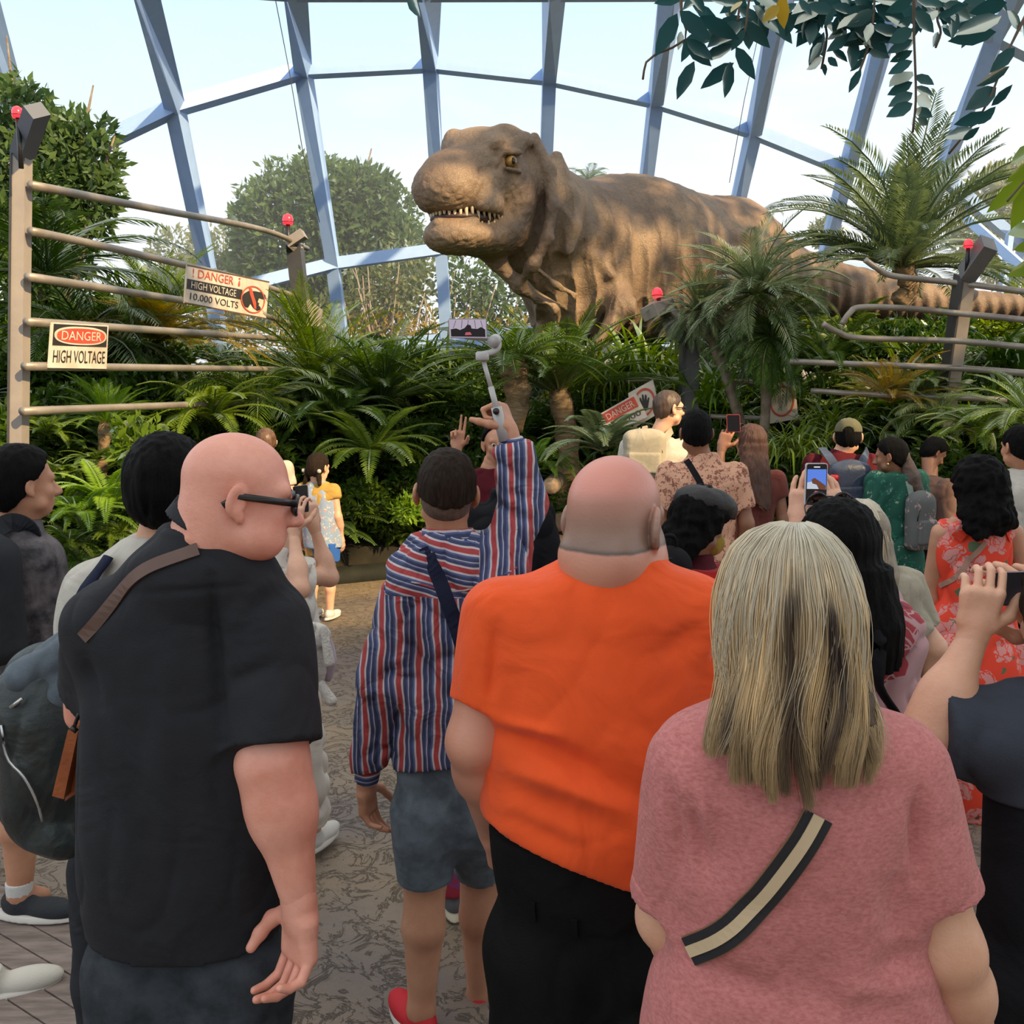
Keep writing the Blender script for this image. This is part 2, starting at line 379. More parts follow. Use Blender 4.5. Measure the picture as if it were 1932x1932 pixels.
# planted bed: a soil mound that climbs towards the glass
M_soil = mat('soil', (.008, .007, .004), .95, col2=(.022, .018, .009), vscale=4, bump=1, bscale=12)
def bedfront(x): return 9.75+.1*math.sin(x*1.7)-.62*max(0, -x-.9)**1.15-.45*max(0, x-1.4)
def bedz(x, y):
    t = y-bedfront(x)
    if t < 0: return 0
    return .28+1.35*(1-math.exp(-max(0,t-.3)/1.1))+max(0, t-2.5)*.05
def _bedz_old(x, y):
    t = y-bedfront(x); 
    if t < 0: return 0
    return .28+.9*(1-math.exp(-t/2.2))+max(0, t-3)*.11
gx = np.linspace(-16, 20, 73); V = []; F = []
ts = [0, .02, .15, .5, 1, 1.6, 2.4, 3.4, 5, 7, 9, 12]
for i, x in enumerate(gx):
    x = float(x)
    for t in ts:
        y = bedfront(x)+t; z = 0 if t == 0 else bedz(x, y)+.05*math.sin(3*x+2*t)
        V.append((x, y, z))
n = len(ts)
for i in range(len(gx)-1):
    for j in range(n-1): F.append((i*n+j, (i+1)*n+j, (i+1)*n+j+1, i*n+j+1))
bed = wobj('ground_bed', (np.array(V), np.array(F)), M_soil); tag(bed, kind='structure')
# stone kerb in front of the bed
M_kerb = mat('kerb_stone', (.007, .009, .005), .85, var=.5, bump=.8, bscale=8)
kp = [np.array((x, bedfront(x)-.03, .04)) for x in np.linspace(-5, 7, 40)]
tag(wobj('trim_1', tube(kp, .12, 6), M_kerb), kind='structure')
# glass dome: steel ribs and rings with glass between
M_steel = mat('dome_steel', (.38, .55, .86), .45, var=.04)  # blue haze and glare over the ribs is mixed into this base colour
X0 = dict(
 a=[(-150, -420, 9.5), (-75, -170, 12), (62, 330, 15.8), (120, 520, 17.5), (170, 760, 18.5)],
 b=[(195, -400, 9.5), (268, -40, 12.5), (330, 203, 16), (402, 556, 18.3), (425, 725, 19)],
 c=[(505, -420, 9.8), (556, -20, 13), (572, 133, 17), (628, 498, 19), (648, 662, 19.8)],
 d=[(795, -430, 10), (808, -20, 13), (812, 121, 17.3), (832, 470, 19.5), (843, 645, 20)],
 e=[(1060, -420, 10), (1045, -20, 13.2), (1036, 146, 17.6), (1025, 458, 19.8), (1022, 628, 20.3)],
 f=[(1320, -400, 10), (1268, -20, 13.6), (1237, 190, 18), (1203, 475, 20.2), (1190, 632, 20.7)],
 g=[(1560, -360, 10.4), (1480, -20, 14), (1422, 248, 18.6), (1365, 500, 20.8), (1345, 650, 21.3)],
 h=[(1790, -300, 11), (1697, -30, 15), (1598, 320, 19.4), (1552, 500, 21.4), (1530, 660, 22)],
 i=[(2010, -190, 12), (1880, 66, 16.5), (1775, 330, 20.6), (1715, 520, 22.5), (1690, 670, 23)],
 j=[(2230, -60, 13), (2060, 160, 18), (1935, 470, 22), (1880, 600, 23.5), (1850, 690, 24)])
ND = {k: [at(x, y, Y) for x, y, Y in v] for k, v in X0.items()}
tn = 2
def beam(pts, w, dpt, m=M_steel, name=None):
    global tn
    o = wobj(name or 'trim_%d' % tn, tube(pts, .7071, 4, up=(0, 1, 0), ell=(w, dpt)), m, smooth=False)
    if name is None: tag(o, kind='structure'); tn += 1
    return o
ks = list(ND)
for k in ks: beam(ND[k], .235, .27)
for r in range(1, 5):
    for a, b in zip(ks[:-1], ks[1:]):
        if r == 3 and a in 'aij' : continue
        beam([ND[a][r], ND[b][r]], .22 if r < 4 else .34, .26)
M_glass = bpy.data.materials.new('glass'); M_glass.use_nodes = True; t = M_glass.node_tree; t.nodes.clear()
tr = N(t, 'ShaderNodeBsdfTransparent'); gl = N(t, 'ShaderNodeBsdfGlossy', Roughness=.05); ms = N(t, 'ShaderNodeMixShader'); ms.inputs[0].default_value = .03; oo = N(t, 'ShaderNodeOutputMaterial')
tr.inputs[0].default_value = (.96, .98, 1, 1); t.links.new(tr.outputs[0], ms.inputs[1]); t.links.new(gl.outputs[0], ms.inputs[2]); t.links.new(ms.outputs[0], oo.inputs[0])
wn = 1
for a, b in zip(ks[:-1], ks[1:]):
    for r in range(4):
        q = np.array([ND[a][r], ND[b][r], ND[b][r+1], ND[a][r+1]]); q2 = q+np.array((0, .02, 0))
        Vv = np.vstack((q, q2)); Ff = [[0, 1, 2, 3], [7, 6, 5, 4], [0, 4, 5, 1], [1, 5, 6, 2], [2, 6, 7, 3], [3, 7, 4, 0]]
        tag(wobj('window_%d' % wn, (Vv, Ff), M_glass, smooth=False), kind='structure'); wn += 1
# low plinth under the glass and slanted grey roof beam at the far right
M_conc = mat('plinth', (.34, .33, .31), .7, var=.1)
pl = [np.array((ND[k][4][0], ND[k][4][1]+.1, ND[k][4][2]-.75)) for k in ks]
tag(wobj('baseboard_back', tube(pl, .7071, 4, up=(0, 0, 1), ell=(.25, 1.1)), M_conc, smooth=False), kind='structure')
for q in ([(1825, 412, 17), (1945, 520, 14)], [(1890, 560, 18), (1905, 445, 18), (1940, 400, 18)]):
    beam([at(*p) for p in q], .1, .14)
# unseen slab on posts, added behind and right of the camera to shade the crowd
cc = np.array((.3, 2.6, 1.0)); tt = 8.0/SUNV.z; ctr = cc+np.array(SUNV)*tt
M_shade_slab = mat('shade_slab', (.5, .47, .42), .8, var=.1)
tag(wobj('ceiling_shade_slab', box(ctr, (11.0, 7.6, .3)), M_shade_slab, smooth=False), kind='structure')
for sx in (-1, 1):
    for sy in (-1, 1):
        p = ctr+np.array((sx*4.8, sy*3.2, 0)); tag(wobj('trim_%d' % tn, box((p[0], p[1], p[2]/2), (.4, .4, p[2])), M_shade_slab, smooth=False), kind='structure'); tn += 1
# planted rock wall far behind the camera
M_rock = mat('planted_wall', (.16, .15, .10), .9, col2=(.34, .29, .21), vscale=1.5, bump=.8, bscale=3)
tag(wobj('wall_back', box((0, -13.5, 2.2), (44, 1.2, 4.4)), M_rock, smooth=False), kind='structure')
# land outside the glass
M_land = mat('outside_land', (.10, .14, .04), .95, var=.3, vscale=1)
V = [(-60, 21.5, 1.4), (60, 26, 1.4), (60, 70, 2.5), (-60, 70, 2.5), (-60, 21.5, 0), (60, 26, 0)]
tag(wobj('ground_outside', (np.array(V, float), [[0, 1, 2, 3], [4, 5, 1, 0]]), M_land, smooth=False), kind='structure')

# sunlit mist drifting beyond the animal and outside the glass
M_mist = bpy.data.materials.new('mist'); M_mist.use_nodes = True; t = M_mist.node_tree; t.nodes.clear(); vs = N(t, 'ShaderNodeVolumeScatter', Density=.018, Anisotropy=.3); vs.inputs['Color'].default_value = (1, 1, 1, 1); oo = N(t, 'ShaderNodeOutputMaterial'); t.links.new(vs.outputs[0], oo.inputs['Volume'])
tag(wobj('mist', box((0, 31, 7.5), (60, 26, 14)), M_mist, smooth=False), 'thin bright mist hanging beyond the glass', 'mist', kind='stuff')
# ---------------------------------------------------------------- broken electric fence
M_post = mat('post_steel', (.36, .31, .26), .55, col2=(.25, .22, .20), vscale=2, bump=.15, bscale=20)
M_postd = mat('post_steel_dark', (.055, .055, .06), .5, var=.2)
M_red = mat('beacon_red', (.75, .02, .03), .2, emit=(1, .03, .05), estr=1.6)
M_blk = mat('black_plastic', (.012, .012, .013), .4)
def beacon(p, r, root, lean=(0, 0, 1), stem=.14):
    p = np.asarray(p); l = unit(lean)
    s = wobj('beacon_stem', tube([p-l*(stem+r), p-l*r*.9], r*.45, 8), M_blk, root)
    b = wobj('beacon_lamp', lathe(p-l*r, [(r*.9, 0), (r*1.05, r*.4), (r*1.05, r*1.2), (r*.8, r*1.8), (r*.3, r*2.1)], 14, l), M_red, root)
    wobj('beacon_cage', tube([p-l*r+r*1.12*np.array((math.cos(q), math.sin(q), 0))+l*r*.5 for q in np.linspace(0, 2*PI, 15)], r*.08, 6), M_blk, root)
def hpost(name_pts, w, d, root, mats=(None, None)):
    return wobj('post_beam', tube(name_pts, .7071, 4, up=(0, 1, 0), ell=(w, d)), M_post, root, smooth=False)
def ibeam(pts, w, d, mface, mside, root, nm='post_beam'):
    "box beam with a darker strip standing for its shaded left face"
    pts = [np.asarray(p, float) for p in pts]
    a = wobj(nm, tube(pts, .7071, 4, up=(0, 1, 0), ell=(w, d)), mface, root, smooth=False)
    s = [p+np.array((-w*.53, -d*.02, 0)) for p in pts]
    wobj('shaded_side', tube(s, .7071, 4, up=(0, 1, 0), ell=(w*.16, d*1.12)), mside, a, smooth=False)  # dark strip paints the shade on the post's left face
    return a
A0, A1, A2 = at(12, 1000, 6.3), at(42, 292, 6.3), at(70, 208, 6.0); A0[2] = .0
rt = empty('fence_post', (A0[0], A0[1], 0), 'tall tan steel fence post with bent dark top beside the white danger sign', 'fence post')
ibeam([A0, A1], .085, .10, M_post, M_postd, rt)
M_postb = mat('post_cap', (.10, .115, .15), .5)
wobj('bent_top', tube([A1, A2], .7071, 4, up=(0, 1, 0), ell=(.095, .12)), M_postb, rt, smooth=False)
beacon(at(33, 212, 6.1), .033, rt, stem=.3)
B0, B1, B2, B3, B4 = at(592, 720, 11), at(585, 640, 11), at(592, 590, 11.1), at(556, 462, 10.9), at(574, 441, 10.8)
B0[2] = bedz(B0[0], 11)-.1
rt = empty('fence_post', tuple(B0), 'buckled dark fence post with twisted middle at the end of the long rails', 'fence post')
ibeam([B0, B1, at(592, 600, 11)], .17, .2, M_post, M_postd, rt)
wobj('bent_plate', tube([at(592, 606, 11), at(570, 575, 11), at(562, 520, 10.95), B3], .7071, 4, up=(0, 1, 0), ell=(.16, .2)), M_postd, rt, smooth=False)
wobj('torn_plate', tube([at(575, 575, 10.85), at(596, 590, 10.85), at(590, 618, 10.85)], .7071, 4, up=(0, 1, 0), ell=(.16, .05)), M_post, rt, smooth=False)
wobj('bent_top', tube([B3, at(549, 456, 10.8), B4], .7071, 4, up=(0, 1, 0), ell=(.1, .2)), M_post, rt, smooth=False)
beacon(at(543, 414, 10.8), .055, rt, stem=.3)
C0, C1, C2, C3, C4 = at(1302, 800, 10), at(1302, 640, 10), at(1262, 592, 9.9), at(1252, 577, 9.8), at(1224, 590, 9.7)
rt = empty('fence_post', (C0[0], C0[1], bedz(C0[0], 10)-.1), 'snapped dark fence post folded over to the left beside the shaggy palm', 'fence post')
C0[2] = bedz(C0[0], 10)-.1
M_postg = mat('post_steel_grey', (.11, .105, .105), .5, var=.15)
ibeam([C0, C1], .16, .2, M_postg, M_postd, rt)
wobj('bent_plate', tube([C1, at(1275, 625, 9.9), C2], .7071, 4, up=(0, 1, 0), ell=(.16, .22)), M_postg, rt, smooth=False)
wobj('bent_top', tube([C2, C3, C4], .7071, 4, up=(0, 1, 0), ell=(.13, .24)), M_post, rt, smooth=False)
wobj('torn_plate', tube([at(1262, 580, 9.7), at(1285, 610, 9.72), at(1312, 632, 9.8)], .7071, 4, up=(0, 1, 0), ell=(.05, .2)), M_post, rt, smooth=False)
beacon(at(1240, 553, 9.75), .05, rt, lean=(-.25, 0, 1), stem=.16)
D0, D1, D2 = at(1782, 800, 8.6), at(1822, 520, 8.2), at(1866, 458, 8.0); 
rt = empty('fence_post', (D0[0], D0[1], 0), 'leaning grey fence post with bent top at the right holding the curled rails', 'fence post')
ibeam([D0, D1], .11, .15, M_post, M_postd, rt)
wobj('bent_top', tube([D1, D2], .7071, 4, up=(0, 1, 0), ell=(.12, .2)), M_postg, rt, smooth=False)
beacon(at(1827, 460, 8.1), .035, rt, stem=.2)
M_rail = mat('rail_steel', (.36, .32, .27), .42, metal=.35, col2=(.20, .17, .14), vscale=2.5, stretch=(1, 1, 1))
def rail(pts, lab, r=.026, grp=None):
    P = [at(*p) for p in pts]; P = spline(P, max(2, 5*(len(P)-1))) if len(P) > 2 else P
    o = wobj('fence_rail', tube(P, r, 10), M_rail); tag(o, lab, 'rail', grp)
def yl(px): f = (px-60)/505; return 1/(1/6.25+f*(1/11-1/6.25))
def lr(*p): return [(x, y, yl(x)) for x, y in p]
rail(lr((58, 349), (280, 392), (498, 434), (580, 469)), 'topmost long steel rail running from the tall left post, its far end drooping', .029)
rail(lr((58, 436), (200, 466), (360, 503), (470, 530), (566, 562)), 'second long steel rail from the top, passing behind the high voltage 10,000 volts sign', .029)
rail(lr((52, 522), (250, 552), (400, 576), (505, 597), (560, 618), (612, 650)), 'third long steel rail from the top, its far end bent down past the twisted post', .029)
rail(lr((50, 607), (370, 628), (566, 642)), 'fourth long steel rail from the top, behind the upper edge of the red danger sign', .029)
rail(lr((46, 691), (300, 694), (545, 697)), 'fifth long steel rail from the top, behind the lower edge of the red danger sign', .029)
rail(lr((42, 776), (300, 766), (530, 757)), 'lowest long steel rail on the left, half hidden among the palm fronds', .029)
rail([(1632, 490, 8.4), (1655, 506, 8.4), (1688, 521, 8.4), (1818, 535, 8.2), (1945, 552, 7.6)], 'top right steel rail whose broken left end curls upward', .026)
rail([(1588, 612, 8.2), (1602, 592, 8.2), (1622, 580, 8.3), (1700, 581, 8.3), (1808, 591, 8.2), (1945, 605, 7.6)], 'second right steel rail whose broken left end hooks downward', .026)
rail([(1552, 611, 8.4), (1580, 626, 8.4), (1625, 638, 8.4), (1800, 643, 8.2), (1945, 656, 7.6)], 'third right steel rail with its left end lifted slightly', .026)
rail([(1490, 682, 8.8), (1640, 688, 8.6), (1795, 694, 8.3), (1945, 705, 7.8)], 'fourth right steel rail crossing behind the yellow-green fronds', .028)
rail([(1530, 737, 8.8), (1640, 744, 8.6), (1900, 754, 8.2)], 'lowest right steel rail above the olive cap', .026)
rail([(1180, 717, 10.2), (1290, 716, 10.1), (1420, 722, 10)], 'thin dark rail crossing behind the snapped post', .026)
rail([(1340, 785, 9.9), (1440, 790, 9.9)], 'short rail stub between the two trunks behind the long-haired woman', .026)
rail([(724, 786, 10.4), (768, 801, 10.4)], 'short broken rail stub poking from dark leaves above the raised hand', .025)
rail([(600, 742, 10.8), (690, 748, 10.8)], 'short rail lying in the dark foliage near the middle', .02)
# ---------------------------------------------------------------- lettering
def text_vf(s, ext=0.0):
    cu = bpy.data.curves.new('t', 'FONT'); cu.body = s; cu.resolution_u = 3; cu.extrude = ext
    o = bpy.data.objects.new('t', cu); C.objects.link(o); bpy.context.view_layer.update()
    me = o.evaluated_get(bpy.context.evaluated_depsgraph_get()).to_mesh()
    V = np.array([v.co for v in me.vertices]); F = [list(p.vertices) for p in me.polygons]
    bpy.data.objects.remove(o); bpy.data.curves.remove(cu)
    lo, hi = V[:, :2].min(0), V[:, :2].max(0); V[:, :2] = (V[:, :2]-lo)/(hi-lo); V[:, 2] = 0
    return V, F
class Quad:
    "bilinear board through four world corners TL,TR,BR,BL; uv (0,0)=TL"
    def __init__(s, c): s.c = [np.asarray(x, float) for x in c]; s.n = unit(np.cross(s.c[3]-s.c[0], s.c[1]-s.c[0])); s.n = s.n if s.n[1] < 0 else -s.n
    def p(s, u, v, off=0.0):
        a = s.c[0]+(s.c[1]-s.c[0])*u; b = s.c[3]+(s.c[2]-s.c[3])*u; return a+(b-a)*v+s.n*off
    def poly(s, pts, off, th=.003):
        A = [s.p(u, v, off) for u, v in pts]; B = [s.p(u, v, off-th) for u, v in pts]; n = len(pts)
        return np.array(A+B), [list(range(n))[::-1], [n+k for k in range(n)]]+[[k, (k+1) % n, n+(k+1) % n, n+k] for k in range(n)]
    def rect(s, u0, v0, u1, v1, off, th=.003): return s.poly([(u0, v0), (u1, v0), (u1, v1), (u0, v1)], off, th)
    def text(s, str_, u0, v0, u1, v1, off):
        V, F = text_vf(str_); return np.array([s.p(u0+(u1-u0)*v[0], v1+(v0-v1)*v[1], off) for v in V]), F
    def ring(s, cu, cv, ru, rv, t, off, n=40):
        V = []; F = []
        for k in range(n):
            a = 2*PI*k/n
            for q in (1, 1-t): V.append(s.p(cu+ru*q*math.cos(a), cv+rv*q*math.sin(a), off))
        for k in range(n): k2 = (k+1) % n; F.append([2*k, 2*k2, 2*k2+1, 2*k+1])
        return np.array(V), F
M_sw = mat('sign_white', (.72, .64, .54), .6, col2=(.50, .40, .30), vscale=4)
M_sb = mat('sign_black', (.025, .022, .02), .5); M_sr = mat('sign_red', (.62, .06, .035), .5, col2=(.5, .1, .05), vscale=6)
M_st = mat('sign_edge', (.13, .07, .04), .7)
def signboard(c, lab):
    q = Quad(c); o = empty('danger_sign', tuple(q.p(.5, 1)), lab, 'sign')
    wobj('board', q.rect(0, 0, 1, 1, 0, .012), M_sw, o, False)
    return q, o
q, o = signboard([at(98, 608, yl(98)-.06), at(205, 614, yl(205)-.06), at(201, 696, yl(201)-.06), at(92, 694, yl(92)-.06)], 'rusty square sign reading DANGER in a red oval over HIGH VOLTAGE on the rails')
wobj('black_panel', q.rect(.03, .03, .97, .5, .003), M_sb, o, False)
el = [(.5+.44*math.cos(a), .28+.19*math.sin(a)) for a in np.linspace(0, 2*PI, 36, endpoint=False)]
el2 = [(.5+.42*math.copysign(abs(math.cos(a))**.8, math.cos(a)), .27+.165*math.copysign(abs(math.sin(a))**.8, math.sin(a))) for a in np.linspace(0, 2*PI, 36, endpoint=False)]
wobj('white_oval', q.poly([(.5+.455*math.copysign(abs(math.cos(a))**.8, math.cos(a)), .27+.205*math.copysign(abs(math.sin(a))**.8, math.sin(a))) for a in np.linspace(0, 2*PI, 36, endpoint=False)], .006), M_sw, o, False)
wobj('red_oval', q.poly(el2, .009), M_sr, o, False)
wobj('lettering', q.text('DANGER', .15, .17, .85, .37, .011), M_sw, o, False)
wobj('lettering', q.text('HIGH VOLTAGE', .05, .6, .95, .88, .004), M_sb, o, False)
q, o = signboard([at(353, 499, yl(353)-.08), at(508, 531, yl(508)-.08), at(502, 602, yl(502)-.08), at(348, 572, yl(348)-.08)], 'wide white sign reading DANGER HIGH VOLTAGE 10,000 VOLTS with a crossed-out dinosaur head')
for e_ in (q.rect(0, 0, 1, .03, .004), q.rect(0, .97, 1, 1, .004)): wobj('sign_border', e_, M_st, o, False)
wobj('lettering', q.text('! DANGER', .06, .07, .52, .29, .004), M_sr, o, False)
wobj('lettering', q.text('!', .58, .29, .605, .07, .004), M_sr, o, False)
wobj('black_panel', q.rect(.01, .36, .64, .62, .003), M_sb, o, False)
wobj('lettering', q.text('HIGH VOLTAGE', .05, .4, .56, .58, .006), M_sw, o, False)
wobj('lettering', q.text('10,000 VOLTS', .05, .7, .6, .9, .004), M_sb, o, False)
head = [(.66, .78), (.63, .6), (.66, .46), (.72, .36), (.80, .33), (.90, .33), (.955, .38), (.96, .48), (.93, .5), (.87, .49), (.855, .6), (.88, .63), (.87, .68), (.9, .72), (.91, .78), (.86, .83), (.80, .77), (.76, .68), (.73, .8)]
wobj('dinosaur_emblem', q.poly(head, .004), M_sb, o, False)
wobj('red_ring', q.ring(.79, .56, .165, .36, .09, .006), M_sr, o, False)
wobj('red_slash', q.poly([(.72, .25), (.755, .27), (.80, .5), (.83, .62), (.84, .8), (.81, .78), (.775, .6), (.74, .45)], .007), M_sr, o, False)
# tilted hand sign and fallen danger sign behind the man with the cream backpack
q, o = signboard([at(1185, 742, 9.6), at(1232, 716, 9.6), at(1246, 778, 9.6), at(1196, 808, 9.6)], 'tilted cream sign with a black hand in a red ring beside the cream backpack')
wobj('red_ring', q.ring(.5, .48, .42, .4, .16, .005), M_sr, o, False)
hd = [(.36, .7), (.3, .5), (.36, .48), (.38, .3), (.43, .3), (.45, .44), (.49, .24), (.54, .25), (.54, .44), (.6, .28), (.65, .31), (.62, .48), (.7, .4), (.73, .44), (.64, .62), (.6, .72)]
wobj('hand_emblem', q.poly(hd, .006), M_sb, o, False)
q, o = signboard([at(1128, 783, 9.5), at(1200, 742, 9.5), at(1222, 786, 9.5), at(1150, 822, 9.5)], 'fallen tilted sign with red panel lying in ferns below the hand sign')
wobj('red_panel', q.rect(.08, .06, .92, .48, .004), M_sr, o, False)
wobj('lettering', q.text('DANGER', .15, .14, .85, .4, .006), M_sw, o, False)
wobj('lettering', q.text('10,000', .2, .6, .9, .85, .006), M_sb, o, False)
q, o = signboard([at(1446, 728, 9.9), at(1500, 716, 9.9), at(1506, 790, 9.9), at(1450, 800, 9.9)], 'cream warning sign with red ring half hidden behind the shaggy palm trunk')
wobj('red_ring', q.ring(.5, .48, .42, .4, .14, .005), M_sr, o, False)
# guy wires inside the dome
M_wire = mat('wire', (.08, .08, .09), .5)
tag(wobj('guy_wire', tube([at(514, -30, 13), at(545, 130, 13.5), at(572, 290, 14), at(603, 420, 14.5)], .006, 5), M_wire), 'thin dark cable hanging down beside the second dome rib', 'cable')
tag(wobj('guy_wire', tube([at(1432, 60, 15), at(1404, 190, 15.3), at(1376, 345, 15.6)], .006, 5), M_wire), 'thin dark cable hanging above the tyrannosaur\'s back', 'cable')
# ================================================================ plants
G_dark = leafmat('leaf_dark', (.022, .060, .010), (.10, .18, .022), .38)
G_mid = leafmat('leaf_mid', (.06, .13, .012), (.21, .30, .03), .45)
G_lime = leafmat('leaf_lime', (.10, .22, .015), (.26, .42, .04), .45)
G_gold = leafmat('leaf_gold', (.22, .20, .02), (.50, .34, .05), .45)
G_grey = leafmat('leaf_greygreen', (.075, .12, .055), (.21, .27, .12), .4); G_silver = leafmat('leaf_silver', (.14, .21, .07), (.34, .40, .17), .42)
G_out = leafmat('leaf_outside', (.055, .11, .035), (.20, .29, .10), .45)  # green lightened to imitate sun and haze on the trees outdoors
G_pale = leafmat('leaf_pale', (.17, .20, .09), (.36, .38, .20), .45)  # paler still: haze beyond the glass put into the leaf colour
G_over = leafmat('leaf_overhead', (.012, .055, .06), (.03, .10, .10), .3, gloss=.5)  # blue tint puts the bluish glare into the overhead leaf colour
G_brown = leafmat('leaf_dry', (.22, .10, .03), (.4, .2, .06), .3)
M_trunk = mat('palm_trunk', (.16, .10, .05), .9, col2=(.36, .25, .14), vscale=9, stretch=(1, 1, 3), bump=1, bscale=25)
M_bark = mat('bark', (.15, .10, .06), .9, col2=(.30, .25, .19), vscale=7, bump=1, bscale=25)
M_branch = mat('branch', (.10, .07, .045), .8, var=.3)
def frond(L, n, leafL, leafW, e0, droop, rng, vee=.35, sweep=.75, taper=1.0):
    t = (np.arange(n)+.7)/n; el = e0-droop*t**1.3
    x = np.cumsum(np.cos(el))*L/n; z = np.cumsum(np.sin(el))*L/n; y = .06*L*np.sin(t*2+rng.uniform(0, 6))*t
    P = np.stack((x, y, z), 1); T = np.stack((np.cos(el), np.zeros(n), np.sin(el)), 1); Nn = np.stack((-np.sin(el), np.zeros(n), np.cos(el)), 1)
    ll = leafL*np.clip(np.sin(np.clip(t*.93+.1, 0, 1)*PI), .12, 1)**.6
    Vs = []
    for s in (-1, 1):
        S = np.array((0, s, 0.)); sw = sweep+rng.normal(0, .06, n)
        d = T*np.sin(sw)[:, None]+(S*math.cos(vee))[None]*np.cos(sw)[:, None]+Nn*(math.sin(vee)*np.cos(sw))[:, None]
        w = leafW*.5
        tip = P+d*ll[:, None]-Nn*(ll*.18)[:, None]; mid = P+d*(ll*.45)[:, None]
        Vs.append(np.stack((P, mid+T*w, tip, mid-T*w), 1).reshape(-1, 4, 3))
    V = np.concatenate(Vs).reshape(-1, 3); F = np.arange(len(V)).reshape(-1, 4)
    # rachis
    rV, rF = tube([np.zeros(3)]+[P[i] for i in range(0, n, max(1, n//6))]+[P[-1]], [leafW*.7*(1-.7*i/8) for i in range(len(range(0, n, max(1, n//6)))+2)], 3, cap=False)
    return join((V, F), (rV, rF))
def rotz(V, a):
    c, s = math.cos(a), math.sin(a); return V@np.array(((c, s, 0), (-s, c, 0), (0, 0, 1)))
def crown(seed, nf, L, npair, leafL, leafW, e_rng, droop, vee=.35, sweep=.75, el_fix=None):
    rng = np.random.RandomState(seed); parts = []
    for i in range(nf):
        e0 = rng.uniform(*e_rng); l = L*rng.uniform(.75, 1.08)
        V, F = frond(l, npair, leafL*rng.uniform(.85, 1.1), leafW, e0, droop*rng.uniform(.7, 1.3), rng, vee, sweep)
        parts.append((rotz(V, 2*PI*i/nf*1.0+i*2.4+rng.uniform(-.2, .2)), F))
    return join(*parts)
def blades(seed, n, L, w, e_rng, droop, spread=.1):
    rng = np.random.RandomState(seed); VV = []; FF = []; k = 5
    for i in range(n):
        e0 = rng.uniform(*e_rng); l = L*rng.uniform(.5, 1.1); a = rng.uniform(0, 2*PI); dr = droop*rng.uniform(.4, 1.3)
        t = np.linspace(0, 1, k); el = e0-dr*t**1.5; x = np.concatenate(([0], np.cumsum(np.cos(el[1:]))))*l/(k-1); z = np.concatenate(([0], np.cumsum(np.sin(el[1:]))))*l/(k-1)
        ww = w*np.array((.5, 1, .95, .6, .02))*rng.uniform(.7, 1.2); V = np.stack([np.stack((x, ww*s/2, z+abs(s)*.0), 1) for s in (-1, 1)], 1).reshape(-1, 3)
        V = rotz(V, a)+np.array((rng.normal(0, spread), rng.normal(0, spread), 0)); b = i*2*k
        VV.append(V); FF.append(np.array([(b+2*j, b+2*j+1, b+2*j+3, b+2*j+2) for j in range(k-1)]))
    return np.vstack(VV), np.vstack(FF)
def leafcloud(seed, n, blobs, leaf, asp=.42, shell=.75, droopy=0.0):
    rng = np.random.RandomState(seed); B = np.array(blobs, float); wts = (B[:, 3]*B[:, 4]*B[:, 5])**(2/3); pick = rng.choice(len(B), n, p=wts/wts.sum())
    d = rng.normal(size=(n, 3)); d /= np.linalg.norm(d, axis=1)[:, None]; r = rng.uniform(shell, 1.0, n)**.6*(1+.12*snoise(d*3+pick[:, None], 2, seed)); c = B[pick, :3]+d*B[pick, 3:6]*r[:, None]
    a = rng.normal(size=(n, 3))+d*.8; a[:, 2] -= droopy; a /= np.linalg.norm(a, axis=1)[:, None]; b = np.cross(a, rng.normal(size=(n, 3))); b /= np.linalg.norm(b, axis=1)[:, None]
    l = leaf*rng.uniform(.6, 1.2, n)[:, None]; w = l*asp
    V = np.stack((c, c+a*l*.45+b*w*.5, c+a*l, c+a*l*.45-b*w*.5), 1).reshape(-1, 3)
    return V, np.arange(len(V)).reshape(-1, 4)
def tree(name, base, blobs, n, leaf, m, label, cat='tree', trunk_r=.15, seed=1, group=None, droopy=0, branches=None, asp=.42, shell=.7):
    base = np.asarray(base, float); r = empty(name, tuple(base), label, cat, group)
    wobj('foliage', leafcloud(seed, n, blobs, leaf, asp, shell, droopy), m, r, False)
    tp = []; B = np.array(blobs, float); c0 = B[:, :3].mean(0); fork = base+(c0-base)*.45
    tp.append(tube([base, base+(fork-base)*.5+np.array((.1, 0, 0))*trunk_r*4, fork], [trunk_r, trunk_r*.8, trunk_r*.7], 8))
    rng = np.random.RandomState(seed)
    for b in B[:branches or 12]:
        mid = (fork+b[:3])/2+rng.normal(0, .15, 3); tp.append(tube([fork, mid, b[:3], b[:3]+(b[:3]-fork)*.35], [trunk_r*.5, trunk_r*.35, trunk_r*.2, trunk_r*.06], 5))
    wobj('trunk', join(*tp), M_bark, r); return r
